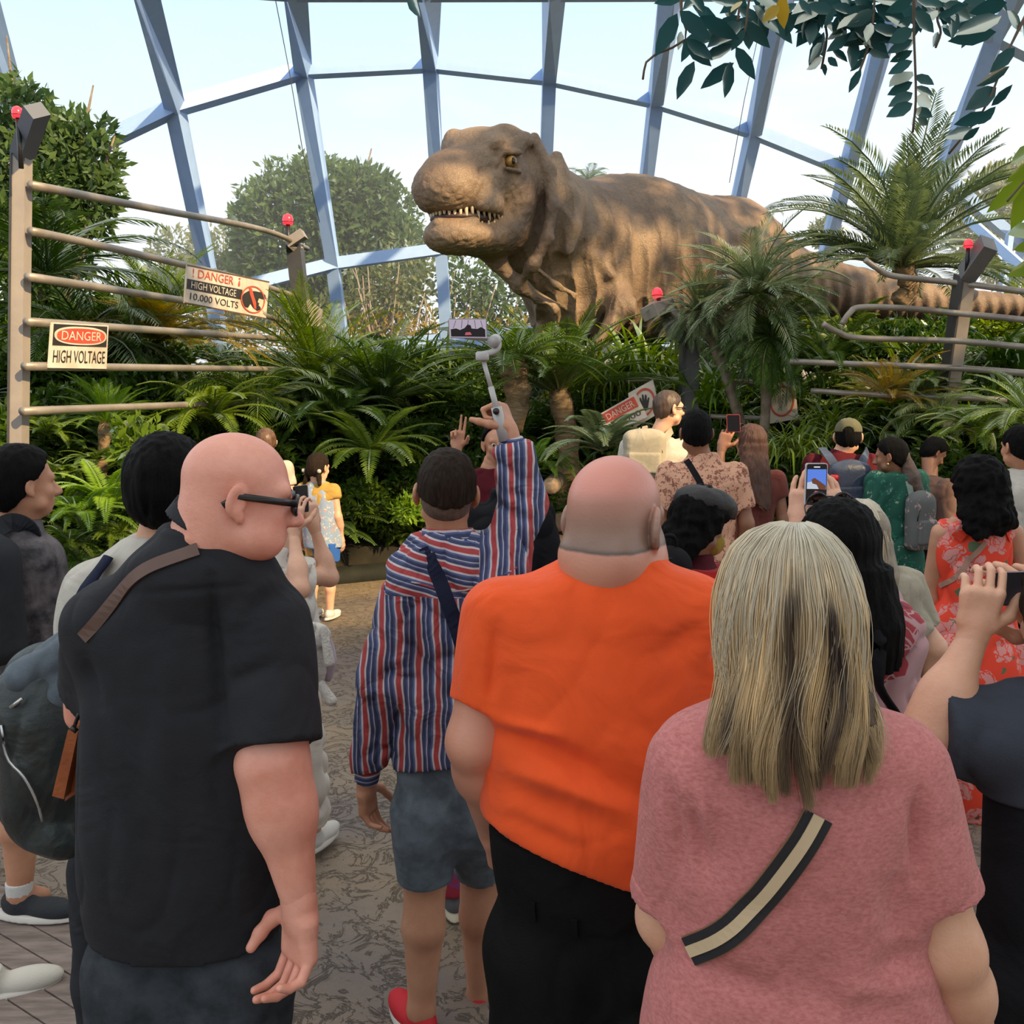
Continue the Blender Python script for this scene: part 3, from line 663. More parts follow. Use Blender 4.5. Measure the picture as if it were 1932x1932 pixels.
# shared crowns
K = {}
def kcrown(key, f):
    if key not in K: K[key] = f()
    return K[key]
CR = {
 'cycad': lambda s: crown(s, 40, 1.0, 46, .17, .016, (.15, 1.15), 1.15, .3, .7),
 'cycadup': lambda s: crown(s, 44, 1.0, 48, .15, .015, (.35, 1.4), .9, .35, .8),
 'bigcycad': lambda s: crown(s, 64, 1.0, 56, .19, .015, (.12, 1.45), .9, .35, .75),
 'fern': lambda s: crown(s, 24, 1.0, 36, .15, .030, (.35, 1.2), 1.5, .1, .45),
 'palm': lambda s: crown(s, 22, 1.0, 40, .26, .016, (.2, 1.35), 1.7, -.1, .9),
 'shaggy': lambda s: crown(s, 85, 1.0, 40, .20, .017, (-.8, 1.45), 1.1, .4, .9),
 'blade': lambda s: blades(s, 70, 1.0, .05, (.6, 1.5), 1.6, .12),
 'grass': lambda s: blades(s, 150, 1.0, .028, (.7, 1.5), 2.2, .16),
 'bush': lambda s: leafcloud(s, 900, [(0, 0, .45, .5, .5, .45)], .16, .4, .3),
 'glossy': lambda s: leafcloud(s, 420, [(0, 0, .4, .5, .5, .42)], .26, .38, .25),
}
def crown_mesh(kind, seed, m):
    key = (kind, seed, m.name)
    if key not in K: V, F = CR[kind](seed); K[key] = raw_mesh(kind, V, F, m, False)
    return K[key]
def plant(name, kind, px, py, Y, hpx, m, label, cat, group=None, seed=0, trunk=None, sc=None, lean=(0, 0), trad=.12, flat=1.0, part='fronds', tm=None):
    "crown centre at pixel (px,py) on plane Y; radius hpx pixels; trunk (px,py) foot pixel or None"
    c = at(px, py, Y); R = pxs(hpx, Y)*1.35; me = crown_mesh(kind, seed, m)
    if trunk:
        f = at(trunk[0], trunk[1], Y+.05); 
        r = empty(name, tuple(f), label, cat, group); o = obj(part, me, r, tuple(c-f)); mid = (c+f)/2+np.array((R*.06, 0, 0))
        P = spline([f, mid, c+np.array((0, 0, R*.05))], 8); rr = [trad*(1+.12*math.sin(i*2.9)) for i in range(9)]
        V, F = tube(P, rr, 12); V = V+np.random.RandomState(seed).normal(0, trad*.07, V.shape); wobj('trunk', (V, F), tm or M_trunk, r)
    else:
        r = o = obj(name, me, None, tuple(c)); tag(o, label, cat, group)
    o.scale = (R, R, R*flat); o.rotation_euler = (lean[0], lean[1], (px*7.3+py) % 6.28); return r
# --- named plants
plant('cycad', 'cycad', 968, 690, 9.6, 150, G_mid, 'bright green cycad on a thick scaly trunk under the filming phone', 'cycad', seed=1, trunk=(962, 810), trad=.13, flat=.85)
plant('cycad', 'cycadup', 1055, 745, 10.1, 190, G_dark, 'dark green cycad drooping broad fronds just right of the scaly trunk', 'cycad', seed=2, trunk=(1060, 960), trad=.12, flat=.8)
plant('cycad', 'cycadup', 600, 730, 10.6, 180, G_mid, 'large glossy cycad filling the space below the buckled fence post', 'cycad', seed=3, flat=.95)
plant('cycad', 'cycadup', 720, 760, 10.4, 170, G_dark, 'dark glossy cycad in front of the dome sill, left of the selfie stick', 'cycad', seed=4, flat=.9)
plant('cycad', 'cycad', 300, 640, 9.6, 165, G_gold, 'golden tinged cycad behind the danger signs and rails', 'cycad', seed=5, flat=.7)
plant('cycad', 'cycadup', 300, 615, 9.8, 130, G_mid, 'green upright cycad crown rising behind the 10,000 volts sign', 'cycad', seed=6)
plant('cycad', 'cycadup', 200, 800, 8.3, 90, G_lime, 'small bright palm-like cycad on a slender curved trunk at left', 'cycad', seed=7, trunk=(172, 945), trad=.055)
plant('palm', 'palm', 90, 520, 8.6, 240, G_dark, 'dark feathery palm spreading behind the tall tan post', 'palm', seed=8, flat=.8)
plant('palm', 'palm', 160, 640, 9.2, 210, G_dark, 'dark feathery palm arching behind the red danger sign', 'palm', seed=9, flat=.7)
plant('fern', 'fern', 400, 790, 8.8, 120, G_mid, 'light green fern between the left rails and the bald man', 'fern', seed=10)
plant('palm', 'palm', 480, 760, 9.6, 150, G_mid, 'airy green palm seedling beside the hidden girl', 'palm', seed=11)
plant('cycad', 'bigcycad', 1700, 508, 10.2, 215, G_grey, 'tall grey-green cycad fountaining above the right hand rails', 'cycad', seed=12, trunk=(1695, 575), trad=.11, flat=1.05)
plant('shaggy_palm', 'shaggy', 1430, 555, 9.4, 130, G_grey, 'shaggy grey-green palm leaning over the snapped post', 'palm', seed=14, trunk=(1440, 850), trad=.05, lean=(.1, .2), tm=M_bark)
plant('shaggy_palm', 'shaggy', 1318, 590, 9.6, 78, G_grey, 'small shaggy palm with a thin leaning trunk beside the snapped post', 'palm', seed=15, trunk=(1398, 800), trad=.05, tm=M_bark)
plant('shaggy_palm', 'shaggy', 1455, 640, 9.3, 105, G_dark, 'shaggy palm with short thick trunk behind the long-haired woman', 'palm', seed=16)
plant('fern', 'fern', 1600, 650, 9.8, 95, G_mid, 'light fern with upright fronds in front of the tail', 'fern', seed=17)
plant('fern', 'fern', 1560, 700, 9.3, 110, G_dark, 'dark fern below the curled rail ends', 'fern', seed=18)
plant('cycad', 'cycadup', 1680, 760, 8.6, 105, G_gold, 'yellow-green cycad above the olive cap', 'cycad', seed=19)
plant('shrub', 'palm', 1770, 790, 8.3, 95, G_silver, 'pale silvery feathery shrub right of the ponytailed woman', 'shrub', seed=20)
plant('shrub', 'fern', 1740, 740, 8.5, 70, G_silver, 'small pale feathery shrub below the leaning post', 'shrub', seed=52)
plant('fern', 'fern', 1850, 820, 7.6, 110, G_mid, 'green fern behind the curly-haired woman in orange', 'fern', seed=21)
plant('palm', 'palm', 1870, 690, 9.2, 105, G_dark, 'dark palm hanging behind the leaning right post', 'palm', seed=22)
plant('cycad', 'cycad', 1940, 790, 7.2, 130, G_mid, 'broad cycad fronds at the far right above the white shirt', 'cycad', seed=23)
plant('fern', 'fern', 1135, 850, 8.8, 110, G_grey, 'fine grey-green fern behind the orange shirt man\'s head', 'fern', seed=24)
plant('fern', 'fern', 1010, 880, 9.0, 80, G_lime, 'yellowish fern catching light beside the striped sleeve', 'fern', seed=25)
plant('fern', 'fern', 700, 860, 9.3, 130, G_mid, 'sunlit fern with long fronds right of the girl in blue', 'fern', seed=26)
plant('fern', 'fern', 640, 800, 9.8, 130, G_dark, 'tall dark fern behind the girl in blue', 'fern', seed=27)
plant('philodendron', 'glossy', 770, 985, 9.2, 45, G_lime, 'low lime green split-leaf plant at the bed edge', 'plant', seed=28)
plant('shrub', 'bush', 690, 985, 9.3, 70, G_mid, 'low mossy green shrub on the kerb in the middle', 'shrub', seed=29)
plant('fern', 'fern', 205, 960, 6.9, 110, G_lime, 'sunlit lime fern spilling over the bed beside the black-haired man', 'fern', seed=30)
plant('fern', 'fern', 150, 990, 6.7, 100, G_lime, 'sunlit lime fern low beside the grey patterned sleeve', 'fern', seed=31)
plant('shrub', 'glossy', 265, 880, 7.3, 85, G_mid, 'leafy green shrub behind the dark-haired man in white', 'shrub', seed=32)
plant('fern', 'fern', 150, 1080, 6.8, 90, G_dark, 'shaded fern at the foot of the lime ferns', 'fern', seed=33)
plant('palm', 'palm', 1110, 345, 24.5, 48, G_out, 'distant palm top showing above the tyrannosaur\'s shoulder', 'palm', seed=34)
plant('palm', 'palm', 1420, 425, 24.5, 60, G_out, 'distant palm top showing above the tyrannosaur\'s hip', 'palm', seed=35)
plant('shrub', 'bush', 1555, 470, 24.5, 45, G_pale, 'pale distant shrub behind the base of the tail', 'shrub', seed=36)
STRAP = ['dark strap-leaved clump just left of the filming phone, against the dome sill', 'dark strap-leaved clump left of the one beside the filming phone', 'green strap-leaved clump directly under the filming phone', 'green strap-leaved clump below the tyrannosaur\'s front claws', 'bright lime strap-leaved clump between the claws and the snapped post',
 'green strap-leaved clump touching the left side of the snapped post', 'dark strap-leaved clump below the tyrannosaur\'s far forearm', 'fine grassy clump above the tilted hand sign', 'bright strap-leaved clump just right of the snapped post', 'green strap-leaved clump left of the olive cap', 'fine grassy clump above the phone in the pale case', 'dark strap-leaved clump at the far right beyond the leaning post']
for i, (px, py, Y, h, k, m) in enumerate([(800, 690, 11.4, 75, 'blade', G_dark), (760, 700, 11.4, 80, 'blade', G_dark), (860, 690, 11.6, 75, 'blade', G_mid), (1120, 700, 11.2, 85, 'blade', G_mid), (1190, 690, 11.0, 95, 'blade', G_lime), (1240, 700, 10.8, 95, 'blade', G_mid), (1070, 700, 11.3, 80, 'blade', G_dark), (1160, 720, 10.6, 90, 'grass', G_mid), (1345, 740, 9.9, 80, 'blade', G_lime), (1560, 800, 9.0, 80, 'blade', G_mid), (1490, 840, 8.8, 90, 'grass', G_mid), (1900, 700, 8.9, 110, 'blade', G_dark)]):
    plant('strap_leaf_plant', k, px, py+20, Y, h*1.25, m, STRAP[i], 'plant', 'strap-leaved clumps in the bed', seed=40+i)
# unseen leaf clusters added in the sun's path to dapple the animal and beds
for i, (tx_, ty_, tz_, dd_, rr_, n_) in enumerate([(.6, 11.2, 4.4, 9, 1.3, 420), (2.2, 12.8, 4.4, 9, 1.5, 330), (4.5, 13.5, 3.6, 9, 1.8, 350), (-1.6, 9.8, 1.4, 10, 1.5, 300), (1.2, 9.6, 1.3, 10, 1.6, 380), (3.2, 8.6, 1.3, 10, 1.5, 260), (-3.6, 8.5, 2.8, 10, 1.2, 200)]):
    p_ = np.array((tx_, ty_, tz_))+np.array(SUNV)*dd_
    tag(wobj('dapple_foliage', leafcloud(80+i, n_, [(p_[0], p_[1], p_[2], rr_, rr_, rr_*.5)], .5, .4, .1), G_dark, smooth=False), 'unseen leaf clusters added high beside the crowd to dapple the sunlight', 'foliage', kind='stuff')
# --- uncountable undergrowth, one object per kind
def mass(name, kind, spots, m, label, seed=0):
    rng = np.random.RandomState(seed); vs = []
    src = [CR[kind](100+seed*3+i) for i in range(3)]
    for i, (p, R) in enumerate(spots):
        V, F = src[i % 3]; vs.append((rotz(V, rng.uniform(0, 6.28))*R*np.array((1, 1, rng.uniform(.7, 1.1)))+p, F))
    o = wobj(name, join(*vs), m, smooth=False); tag(o, label, 'plants', kind='stuff')
def spots(n, x, t, R, seed, up=0.0):
    rng = np.random.RandomState(seed); out = []
    for _ in range(n):
        X = rng.uniform(*x); y = bedfront(X)+rng.uniform(*t); out.append((np.array((X, y, bedz(X, y)+up*rng.uniform(0, 1))), rng.uniform(*R)))
    return out
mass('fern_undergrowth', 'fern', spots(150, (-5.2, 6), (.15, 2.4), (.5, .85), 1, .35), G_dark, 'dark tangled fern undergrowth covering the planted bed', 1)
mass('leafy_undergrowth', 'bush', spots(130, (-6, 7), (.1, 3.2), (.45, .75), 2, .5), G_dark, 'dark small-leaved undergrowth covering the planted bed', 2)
mass('strap_undergrowth', 'grass', spots(46, (-4, 6), (.8, 3.4), (.6, .95), 3, .35), G_mid, 'mid green strap leaves massed between the cycads', 3)
mass('bright_undergrowth', 'fern', spots(70, (-5.2, 5.5), (.0, .6), (.32, .5), 4, .06), G_mid, 'brighter small ferns along the front of the bed', 4)
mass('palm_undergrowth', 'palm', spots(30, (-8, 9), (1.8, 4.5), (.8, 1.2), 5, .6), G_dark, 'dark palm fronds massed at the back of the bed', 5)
mass('left_undergrowth', 'fern', [(at(px, py, Y), pxs(80, Y)) for px, py, Y in [(120, 900, 7.4), (180, 870, 7.8), (240, 930, 7.2), (300, 860, 8.2), (130, 1030, 6.9), (230, 1010, 7), (90, 820, 8), (350, 800, 9), (80, 1100, 6.9), (160, 1120, 6.8)]], G_mid, 'green fern mass below the left rails', 6)
mass('right_undergrowth', 'bush', [(at(px, 655, 17), rng_) for px, rng_ in zip(range(1440, 2040, 50), [1.0, .9, 1.1, .95, 1.05, .9, 1.0, 1.1, .9, 1.0, 1.1, 1.0])], G_mid, 'dense leafy shrubs behind the tail at the back of the bed', 7)
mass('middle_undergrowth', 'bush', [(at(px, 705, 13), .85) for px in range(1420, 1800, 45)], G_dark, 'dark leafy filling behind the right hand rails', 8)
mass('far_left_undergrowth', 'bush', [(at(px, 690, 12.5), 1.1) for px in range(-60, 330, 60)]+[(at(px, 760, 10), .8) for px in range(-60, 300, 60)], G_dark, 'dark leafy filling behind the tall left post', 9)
M_boulder = mat('boulder', (.05, .035, .025), .9, col2=(.13, .09, .06), vscale=6, bump=1, bscale=14)
for i, (px, py, r_, lb) in enumerate([(1022, 1010, 30, 'brown boulder low beside the striped sleeve, upper one'), (1048, 1035, 34, 'largest brown boulder at the foot of the ferns by the orange man\'s ear'), (1010, 1045, 26, 'small brown boulder by the striped shoulder'), (1062, 985, 26, 'brown boulder under the sawn log end')]):
    c_ = at(px, py, 8.9); rr_ = pxs(r_, 8.9); tag(wobj('boulder', displace(net([('+', 0, ell(c_, (rr_, rr_, rr_*.8)))], .02), lambda V: .03*snoise(V, 9, i)), M_boulder), lb, 'boulder')
r = empty('sawn_log', tuple(at(1040, 935, 8.9)), 'pale sawn log end among the ferns above the boulders', 'log'); wobj('log_bark', tube([at(1040, 916, 8.8), at(1052, 905, 9.3)], pxs(17, 8.8), 14), M_bark, r); wobj('cut_face', tube([at(1040, 916, 8.79), at(1040, 916, 8.77)], pxs(15, 8.8), 14), mat('cut_wood', (.45, .30, .18), .7, var=.3, vscale=20), r)
# yellow hedge outside the glass
tag(wobj('hedge', leafcloud(9, 5000, [(x, 22.6+.12*abs(x), 2.9, 1.1, .5, .75) for x in np.arange(-10, 6, 1.0)], .22, .3, .3), G_gold, smooth=False), 'yellow-leaved low hedge outside the lower dome panes', 'hedge', kind='stuff')
# --- trees
def B(px, py, Y, rpx, ry=None, rz=None):
    c = at(px, py, Y); r = pxs(rpx, Y); return (c[0], c[1], c[2], r, (ry and pxs(ry, Y)) or r*.8, (rz and pxs(rz, Y)) or r)
def foot(px, Y, z=1.5): a = at(px, 700, Y); return (a[0], Y, z)
tree('broadleaf_tree', foot(60, 12.5, .9), [B(70, 300, 12.5, 105), B(150, 290, 12.4, 75), B(30, 220, 12.6, 70), B(120, 380, 12.3, 95), B(10, 400, 12.6, 110), B(60, 480, 12.4, 110), B(180, 360, 12.3, 50)], 9500, .17, G_out, 'big leafy tree inside the glass behind the tall tan post at far left', seed=3, trunk_r=.16, shell=.35)
tree('round_tree', foot(620, 27, 1.4), [B(600, 430, 27, 150, 120, 125), B(700, 420, 27, 90), B(530, 440, 27, 95), B(610, 380, 26.5, 90, None, 70), B(680, 370, 26.6, 60), B(560, 500, 27, 120), B(690, 500, 27, 110)], 20000, .25, G_out, 'large round dense tree outside the glass left of the tyrannosaur\'s snout', seed=4, trunk_r=.3)
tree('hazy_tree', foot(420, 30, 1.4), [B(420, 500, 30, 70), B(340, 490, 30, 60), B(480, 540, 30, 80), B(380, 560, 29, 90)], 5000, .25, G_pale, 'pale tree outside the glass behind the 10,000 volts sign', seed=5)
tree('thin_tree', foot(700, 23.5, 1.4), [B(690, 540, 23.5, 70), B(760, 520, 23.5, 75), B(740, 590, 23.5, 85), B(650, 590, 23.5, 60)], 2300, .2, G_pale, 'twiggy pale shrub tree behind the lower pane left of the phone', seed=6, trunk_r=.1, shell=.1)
tree('thin_tree', foot(900, 24, 1.4), [B(880, 530, 24, 80), B(960, 560, 24, 80), B(900, 590, 24, 80), B(1010, 590, 24, 60), B(760, 470, 26, 70)], 2600, .22, G_out, 'twiggy green shrub tree behind the lower pane under the jaw', seed=7, trunk_r=.12, shell=.1)
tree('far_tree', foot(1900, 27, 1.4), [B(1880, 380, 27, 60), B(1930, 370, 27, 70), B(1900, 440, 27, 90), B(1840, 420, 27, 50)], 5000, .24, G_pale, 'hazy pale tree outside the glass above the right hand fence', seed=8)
# slim pale saplings standing outside the lower panes
for i, px in enumerate((668, 708, 742, 800, 880, 925, 968)):
    rng = np.random.RandomState(60+i); Y = 22.8+.2*i; b = np.array(foot(px, Y, 1.5)); tp = []
    for k in range(7):
        e_ = b+np.array((rng.uniform(-1.0, 1.0), rng.uniform(-.4, .4), rng.uniform(2.0, 3.4))); tp.append(tube([b, (b+e_)/2+rng.normal(0, .12, 3), e_], [.045, .03, .012], 5))
    tag(wobj('bare_shrub', join(*tp), mat('pale_twig', (.34, .27, .21), .8), origin=b), 'bare forked pale stems outside the glass, '+('leftmost of seven', 'second from the left', 'third from the left', 'middle one, nearest the jaw', 'third from the right', 'second from the right', 'rightmost, under the throat')[i], 'shrub', 'bare shrubs outside the glass')
# --- overhead branches hanging in from the upper right
LEAF = np.array([(0, 0, 0), (.2, .24, .02), (.5, .34, 0), (.78, .2, -.03), (1, 0, -.08), (.78, -.2, -.03), (.5, -.34, 0), (.2, -.24, .02), (.5, 0, -.05)])
LF = [[0, 1, 2, 8], [8, 2, 3, 4], [8, 4, 5, 6], [0, 8, 6, 7]]
def leaf_at(p, q, w, nrm=(0, -1, .3)):
    p = np.asarray(p, float); q = np.asarray(q, float); a = q-p; l = np.linalg.norm(a); a = a/l; s = unit(np.cross(nrm, a)); n = np.cross(a, s)
    return p+LEAF[:, :1]*a*l+LEAF[:, 1:2]*s*w*1.5+LEAF[:, 2:]*n*l, np.array(LF)
def spray(name, stem, leaves, Y, label, m=None, group=None, w=.42):
    S = [at(x, y, Y+dy) for x, y, dy in stem]; r = empty(name, tuple(S[0]), label, 'branch', group)
    wobj('twig', tube(spline(S, 10), [pxs(3.2, Y)]*3+[pxs(2.2, Y)]*8, 5), M_branch, r)
    rng = np.random.RandomState(int(abs(stem[0][0]))); vs = []
    for x0, y0, x1, y1 in leaves:
        dy = rng.uniform(-.06, .06); a, b = at(x0, y0, Y+dy), at(x1, y1, Y+dy+rng.uniform(-.05, .05)); vs.append(leaf_at(a, b, np.linalg.norm(b-a)*w*rng.uniform(.8, 1.1), (rng.normal(0, .35), -1, rng.normal(0, .35))))
    wobj('leaves', join(*vs), m or G_over, r)
Yb = 3.0
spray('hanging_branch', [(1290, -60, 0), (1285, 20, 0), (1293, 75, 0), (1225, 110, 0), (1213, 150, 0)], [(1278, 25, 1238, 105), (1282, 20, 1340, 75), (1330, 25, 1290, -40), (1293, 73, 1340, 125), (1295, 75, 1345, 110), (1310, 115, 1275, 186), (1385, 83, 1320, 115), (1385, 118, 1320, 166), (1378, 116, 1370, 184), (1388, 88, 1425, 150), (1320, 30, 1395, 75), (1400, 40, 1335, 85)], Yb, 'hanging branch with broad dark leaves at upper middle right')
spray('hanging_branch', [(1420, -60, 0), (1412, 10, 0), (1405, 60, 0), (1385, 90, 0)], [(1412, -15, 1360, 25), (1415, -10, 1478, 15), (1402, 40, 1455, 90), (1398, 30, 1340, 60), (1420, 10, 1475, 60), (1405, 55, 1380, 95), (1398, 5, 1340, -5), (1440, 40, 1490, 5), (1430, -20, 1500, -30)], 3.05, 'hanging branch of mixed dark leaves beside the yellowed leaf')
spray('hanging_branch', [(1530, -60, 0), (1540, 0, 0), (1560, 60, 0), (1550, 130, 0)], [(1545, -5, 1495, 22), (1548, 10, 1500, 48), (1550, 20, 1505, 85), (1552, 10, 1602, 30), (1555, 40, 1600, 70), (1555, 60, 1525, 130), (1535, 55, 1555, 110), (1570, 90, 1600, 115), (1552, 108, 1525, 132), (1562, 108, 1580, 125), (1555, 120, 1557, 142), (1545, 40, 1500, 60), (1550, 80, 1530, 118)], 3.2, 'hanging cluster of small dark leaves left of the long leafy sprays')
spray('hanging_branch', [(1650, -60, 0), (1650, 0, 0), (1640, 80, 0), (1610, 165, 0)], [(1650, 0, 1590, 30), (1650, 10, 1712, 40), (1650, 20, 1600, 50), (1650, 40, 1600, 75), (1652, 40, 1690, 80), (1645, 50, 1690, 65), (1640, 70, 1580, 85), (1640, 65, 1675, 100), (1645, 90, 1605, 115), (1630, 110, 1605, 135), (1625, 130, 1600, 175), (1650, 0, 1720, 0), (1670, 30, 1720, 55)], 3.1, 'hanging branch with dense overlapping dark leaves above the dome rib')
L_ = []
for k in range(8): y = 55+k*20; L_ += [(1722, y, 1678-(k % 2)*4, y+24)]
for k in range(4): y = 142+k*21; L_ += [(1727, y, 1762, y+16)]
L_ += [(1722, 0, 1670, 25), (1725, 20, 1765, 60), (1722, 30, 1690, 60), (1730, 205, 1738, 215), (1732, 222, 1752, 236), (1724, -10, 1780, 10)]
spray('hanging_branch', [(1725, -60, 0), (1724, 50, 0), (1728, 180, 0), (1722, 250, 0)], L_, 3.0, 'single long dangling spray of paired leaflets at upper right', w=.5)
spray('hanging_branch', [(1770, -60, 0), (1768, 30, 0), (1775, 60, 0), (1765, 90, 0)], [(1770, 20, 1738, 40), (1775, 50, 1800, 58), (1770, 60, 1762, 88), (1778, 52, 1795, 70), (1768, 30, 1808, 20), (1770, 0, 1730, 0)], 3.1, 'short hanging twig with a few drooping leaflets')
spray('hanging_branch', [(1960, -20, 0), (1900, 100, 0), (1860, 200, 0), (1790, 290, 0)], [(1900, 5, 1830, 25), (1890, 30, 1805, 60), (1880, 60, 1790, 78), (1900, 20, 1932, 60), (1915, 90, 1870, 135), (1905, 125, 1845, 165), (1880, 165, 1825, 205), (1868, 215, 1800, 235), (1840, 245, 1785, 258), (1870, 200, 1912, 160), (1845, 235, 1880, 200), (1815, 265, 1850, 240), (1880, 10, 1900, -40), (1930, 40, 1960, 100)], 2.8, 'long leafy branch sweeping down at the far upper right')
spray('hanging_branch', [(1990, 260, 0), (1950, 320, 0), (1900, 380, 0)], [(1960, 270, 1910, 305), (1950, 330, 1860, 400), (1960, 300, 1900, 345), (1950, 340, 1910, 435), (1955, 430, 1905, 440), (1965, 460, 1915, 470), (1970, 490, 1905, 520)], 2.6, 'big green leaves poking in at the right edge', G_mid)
_r = random.Random(5); L2 = []
for k in range(120):
    x = _r.choice((_r.uniform(1285, 1480), _r.uniform(1500, 1700), _r.uniform(1500, 1880))); y = _r.uniform(-25, 80)*(.7+.3*math.sin(x*.02)); a = _r.uniform(.2, 2.9); l = _r.uniform(42, 74); L2.append((x, y, x+l*math.cos(a), y+l*math.sin(a)*.8))
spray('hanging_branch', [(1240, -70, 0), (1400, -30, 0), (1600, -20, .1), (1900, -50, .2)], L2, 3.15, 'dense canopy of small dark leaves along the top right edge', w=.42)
spray('hanging_branch', [(760, -30, 0), (775, -5, 0), (785, 15, 0)], [(768, -15, 790, 32)], 3.3, 'single leaf tip hanging at the top edge near the middle')
spray('hanging_branch', [(1400, -60, 0), (1396, 0, 0), (1392, 40, 0)], [(1400, 2, 1378, 20), (1475, -10, 1478, 55), (1470, 10, 1440, 40)], 2.95, 'yellowed brown leaves among the dark overhead leaves', G_gold)
# ================================================================ the tyrannosaur
HF = unit((-.62, -.78, -.06)); HU0 = np.array((.0, 0, 1.)); HS = unit(np.cross(HU0, HF)); HUP = np.cross(HF, HS); HC = at(905, 368, 11.0)
HR = np.stack((HF, HS, HUP), 1)   # columns: forward, side(+ = towards the viewer's right), up
if HS[0] < 0: HS = -HS; HR = np.stack((HF, HS, HUP), 1)
def hd(f, s, u): return HC+HF*f+HS*s+HUP*u
def he(f, s, u, rf, rs, ru): return ell(hd(f, s, u), (rf, rs, ru), HR)
def hc(a, b, ra, rb): return cap(hd(*a), hd(*b), ra, rb)
tx = []
A = lambda k, p: tx.append(('+', k, p))
A(0, he(.38, 0, .06, .50, .40, .33)); A(.12, he(.60, 0, -.02, .30, .34, .24)); A(.15, he(.25, 0, .26, .42, .27, .20)); A(.2, he(-.12, 0, .22, .46, .46, .42))
A(.15, he(-.30, 0, -.08, .34, .50, .50)); A(.1, hc((.05, .34, .50), (-.38, .38, .58), .09, .09)); A(.1, hc((.05, -.34, .55), (-.35, -.36, .58), .10, .09))
A(.12, he(-.12, 0, .48, .36, .42, .23)); A(.12, he(.0, -.08, .50, .26, .36, .20)); A(.07, he(.07, -.29, .64, .10, .10, .10)); A(.08, he(-.15, .30, .62, .2, .12, .11)); A(.08, he(.08, .36, .48, .14, .10, .08)); A(.08, hc((.22, .28, .36), (.6, .15, .27), .06, .05)); A(.08, hc((.22, -.28, .36), (.6, -.15, .27), .06, .05))
A(.08, he(.24, .33, -.16, .22, .12, .15)); A(.08, he(.22, -.36, -.13, .22, .13, .17))           # lip bulge
tx.append(('-', .03, he(.50, 0, -.275, .62, .62, .05))); tx.append(('-', .02, hc((.20, .49, -.26), (-.20, .53, -.20), .075, .022)))
A(.06, he(.30, 0, -.47, .47, .37, .19)); A(.12, he(.52, 0, -.46, .24, .29, .17)); A(.15, he(-.18, 0, -.42, .36, .42, .26))
A(.04, hc((.72, .0, -.345), (.45, .30, -.345), .045, .05)); A(.04, hc((.72, .0, -.345), (.45, -.30, -.345), .045, .05))
tx.append(('-', .03, he(-.03, .47, .30, .105, .08, .095))); tx.append(('-', .02, he(.72, .16, .17, .035, .03, .025))); tx.append(('-', .02, he(.72, -.16, .17, .035, .03, .025)))
tx.append(('-', .05, hc((.20, .42, .23), (.42, .37, .15), .05, .03)))
A(.04, hc((.10, .44, .395), (-.15, .48, .405), .032, .028)); A(.04, hc((.07, .47, .215), (-.12, .49, .205), .022, .022)); A(.04, hc((.12, .42, .36), (.16, .40, .26), .02, .02))
def bc(a, b, ra, rb, k=.25): A(k, cap(at(*a), at(*b), ra, rb))
bc((975, 350, 11.5), (1035, 425, 12.0), .47, .62, .12); bc((1035, 425, 12.0), (1110, 480, 12.6), .62, .85); bc((1110, 480, 12.6), (1210, 492, 13.2), .85, 1.0)
bc((1150, 432, 13.0), (1170, 436, 13.0), .68, .70, .2)
bc((1210, 490, 13.2), (1370, 488, 14.2), 1.02, .80); bc((1370, 485, 14.2), (1500, 532, 14.8), .80, .47); bc((1500, 532, 14.8), (1620, 553, 15), .47, .36, .1)
bc((1620, 553, 15), (1780, 572, 15.1), .36, .25, .1); bc((1780, 572, 15.1), (1970, 580, 15.2), .25, .15, .05)
bc((1000, 470, 11.8), (1090, 545, 12.4), .36, .62, .3); bc((1090, 550, 12.4), (1230, 560, 13), .62, .6, .3)
A(.12, ell(at(1385, 545, 13.5), (.80, .5, .82))); A(.1, ell(at(1330, 500, 13.3), (.35, .3, .4)))
bc((1400, 610, 13.3), (1450, 700, 13.4), .45, .28, .2)
# fore arms
bc((1150, 552, 11.95), (1172, 580, 11.75), .21, .19, .1); bc((1172, 583, 11.75), (1148, 622, 11.6), .17, .12, .05); bc((1148, 622, 11.6), (1128, 655, 11.5), .10, .08, .04)
bc((1045, 560, 12.3), (1040, 600, 12.2), .2, .13, .1); bc((1040, 600, 12.2), (1014, 634, 12.1), .12, .08, .05)
for dx in (-7, 3): bc((1125, 652, 11.5), (1112+dx, 676, 11.42), .05, .025, .03); bc((1014, 632, 12.1), (1004+dx, 655, 12.05), .05, .025, .03)
# neck hood and skin rolls
def roll(pts, r, k=.08):
    P = [at(*p) for p in pts]
    for a, b in zip(P[:-1], P[1:]): A(k, cap(a, b, r, r))
roll([(1008, 262, 11.2), (1036, 320, 11.15), (1043, 390, 11.1), (1032, 450, 11.1), (1005, 500, 11.1), (985, 530, 11.3)], .07)
roll([(1050, 300, 11.6), (1075, 370, 11.45), (1080, 430, 11.4), (1072, 470, 11.4)], .09, .1)
roll([(930, 490, 11.3), (985, 540, 11.4), (1050, 580, 11.6)], .09, .12); roll([(1010, 505, 11.25), (1050, 540, 11.35), (1085, 560, 11.5)], .06, .07)
roll([(1085, 470, 11.6), (1130, 490, 11.7), (1150, 520, 11.7)], .06, .08)
roll([(1290, 510, 13.0), (1310, 470, 12.95), (1360, 446, 13.0), (1420, 448, 13.2)], .06, .1)
tV, tF = net(tx, .0225)
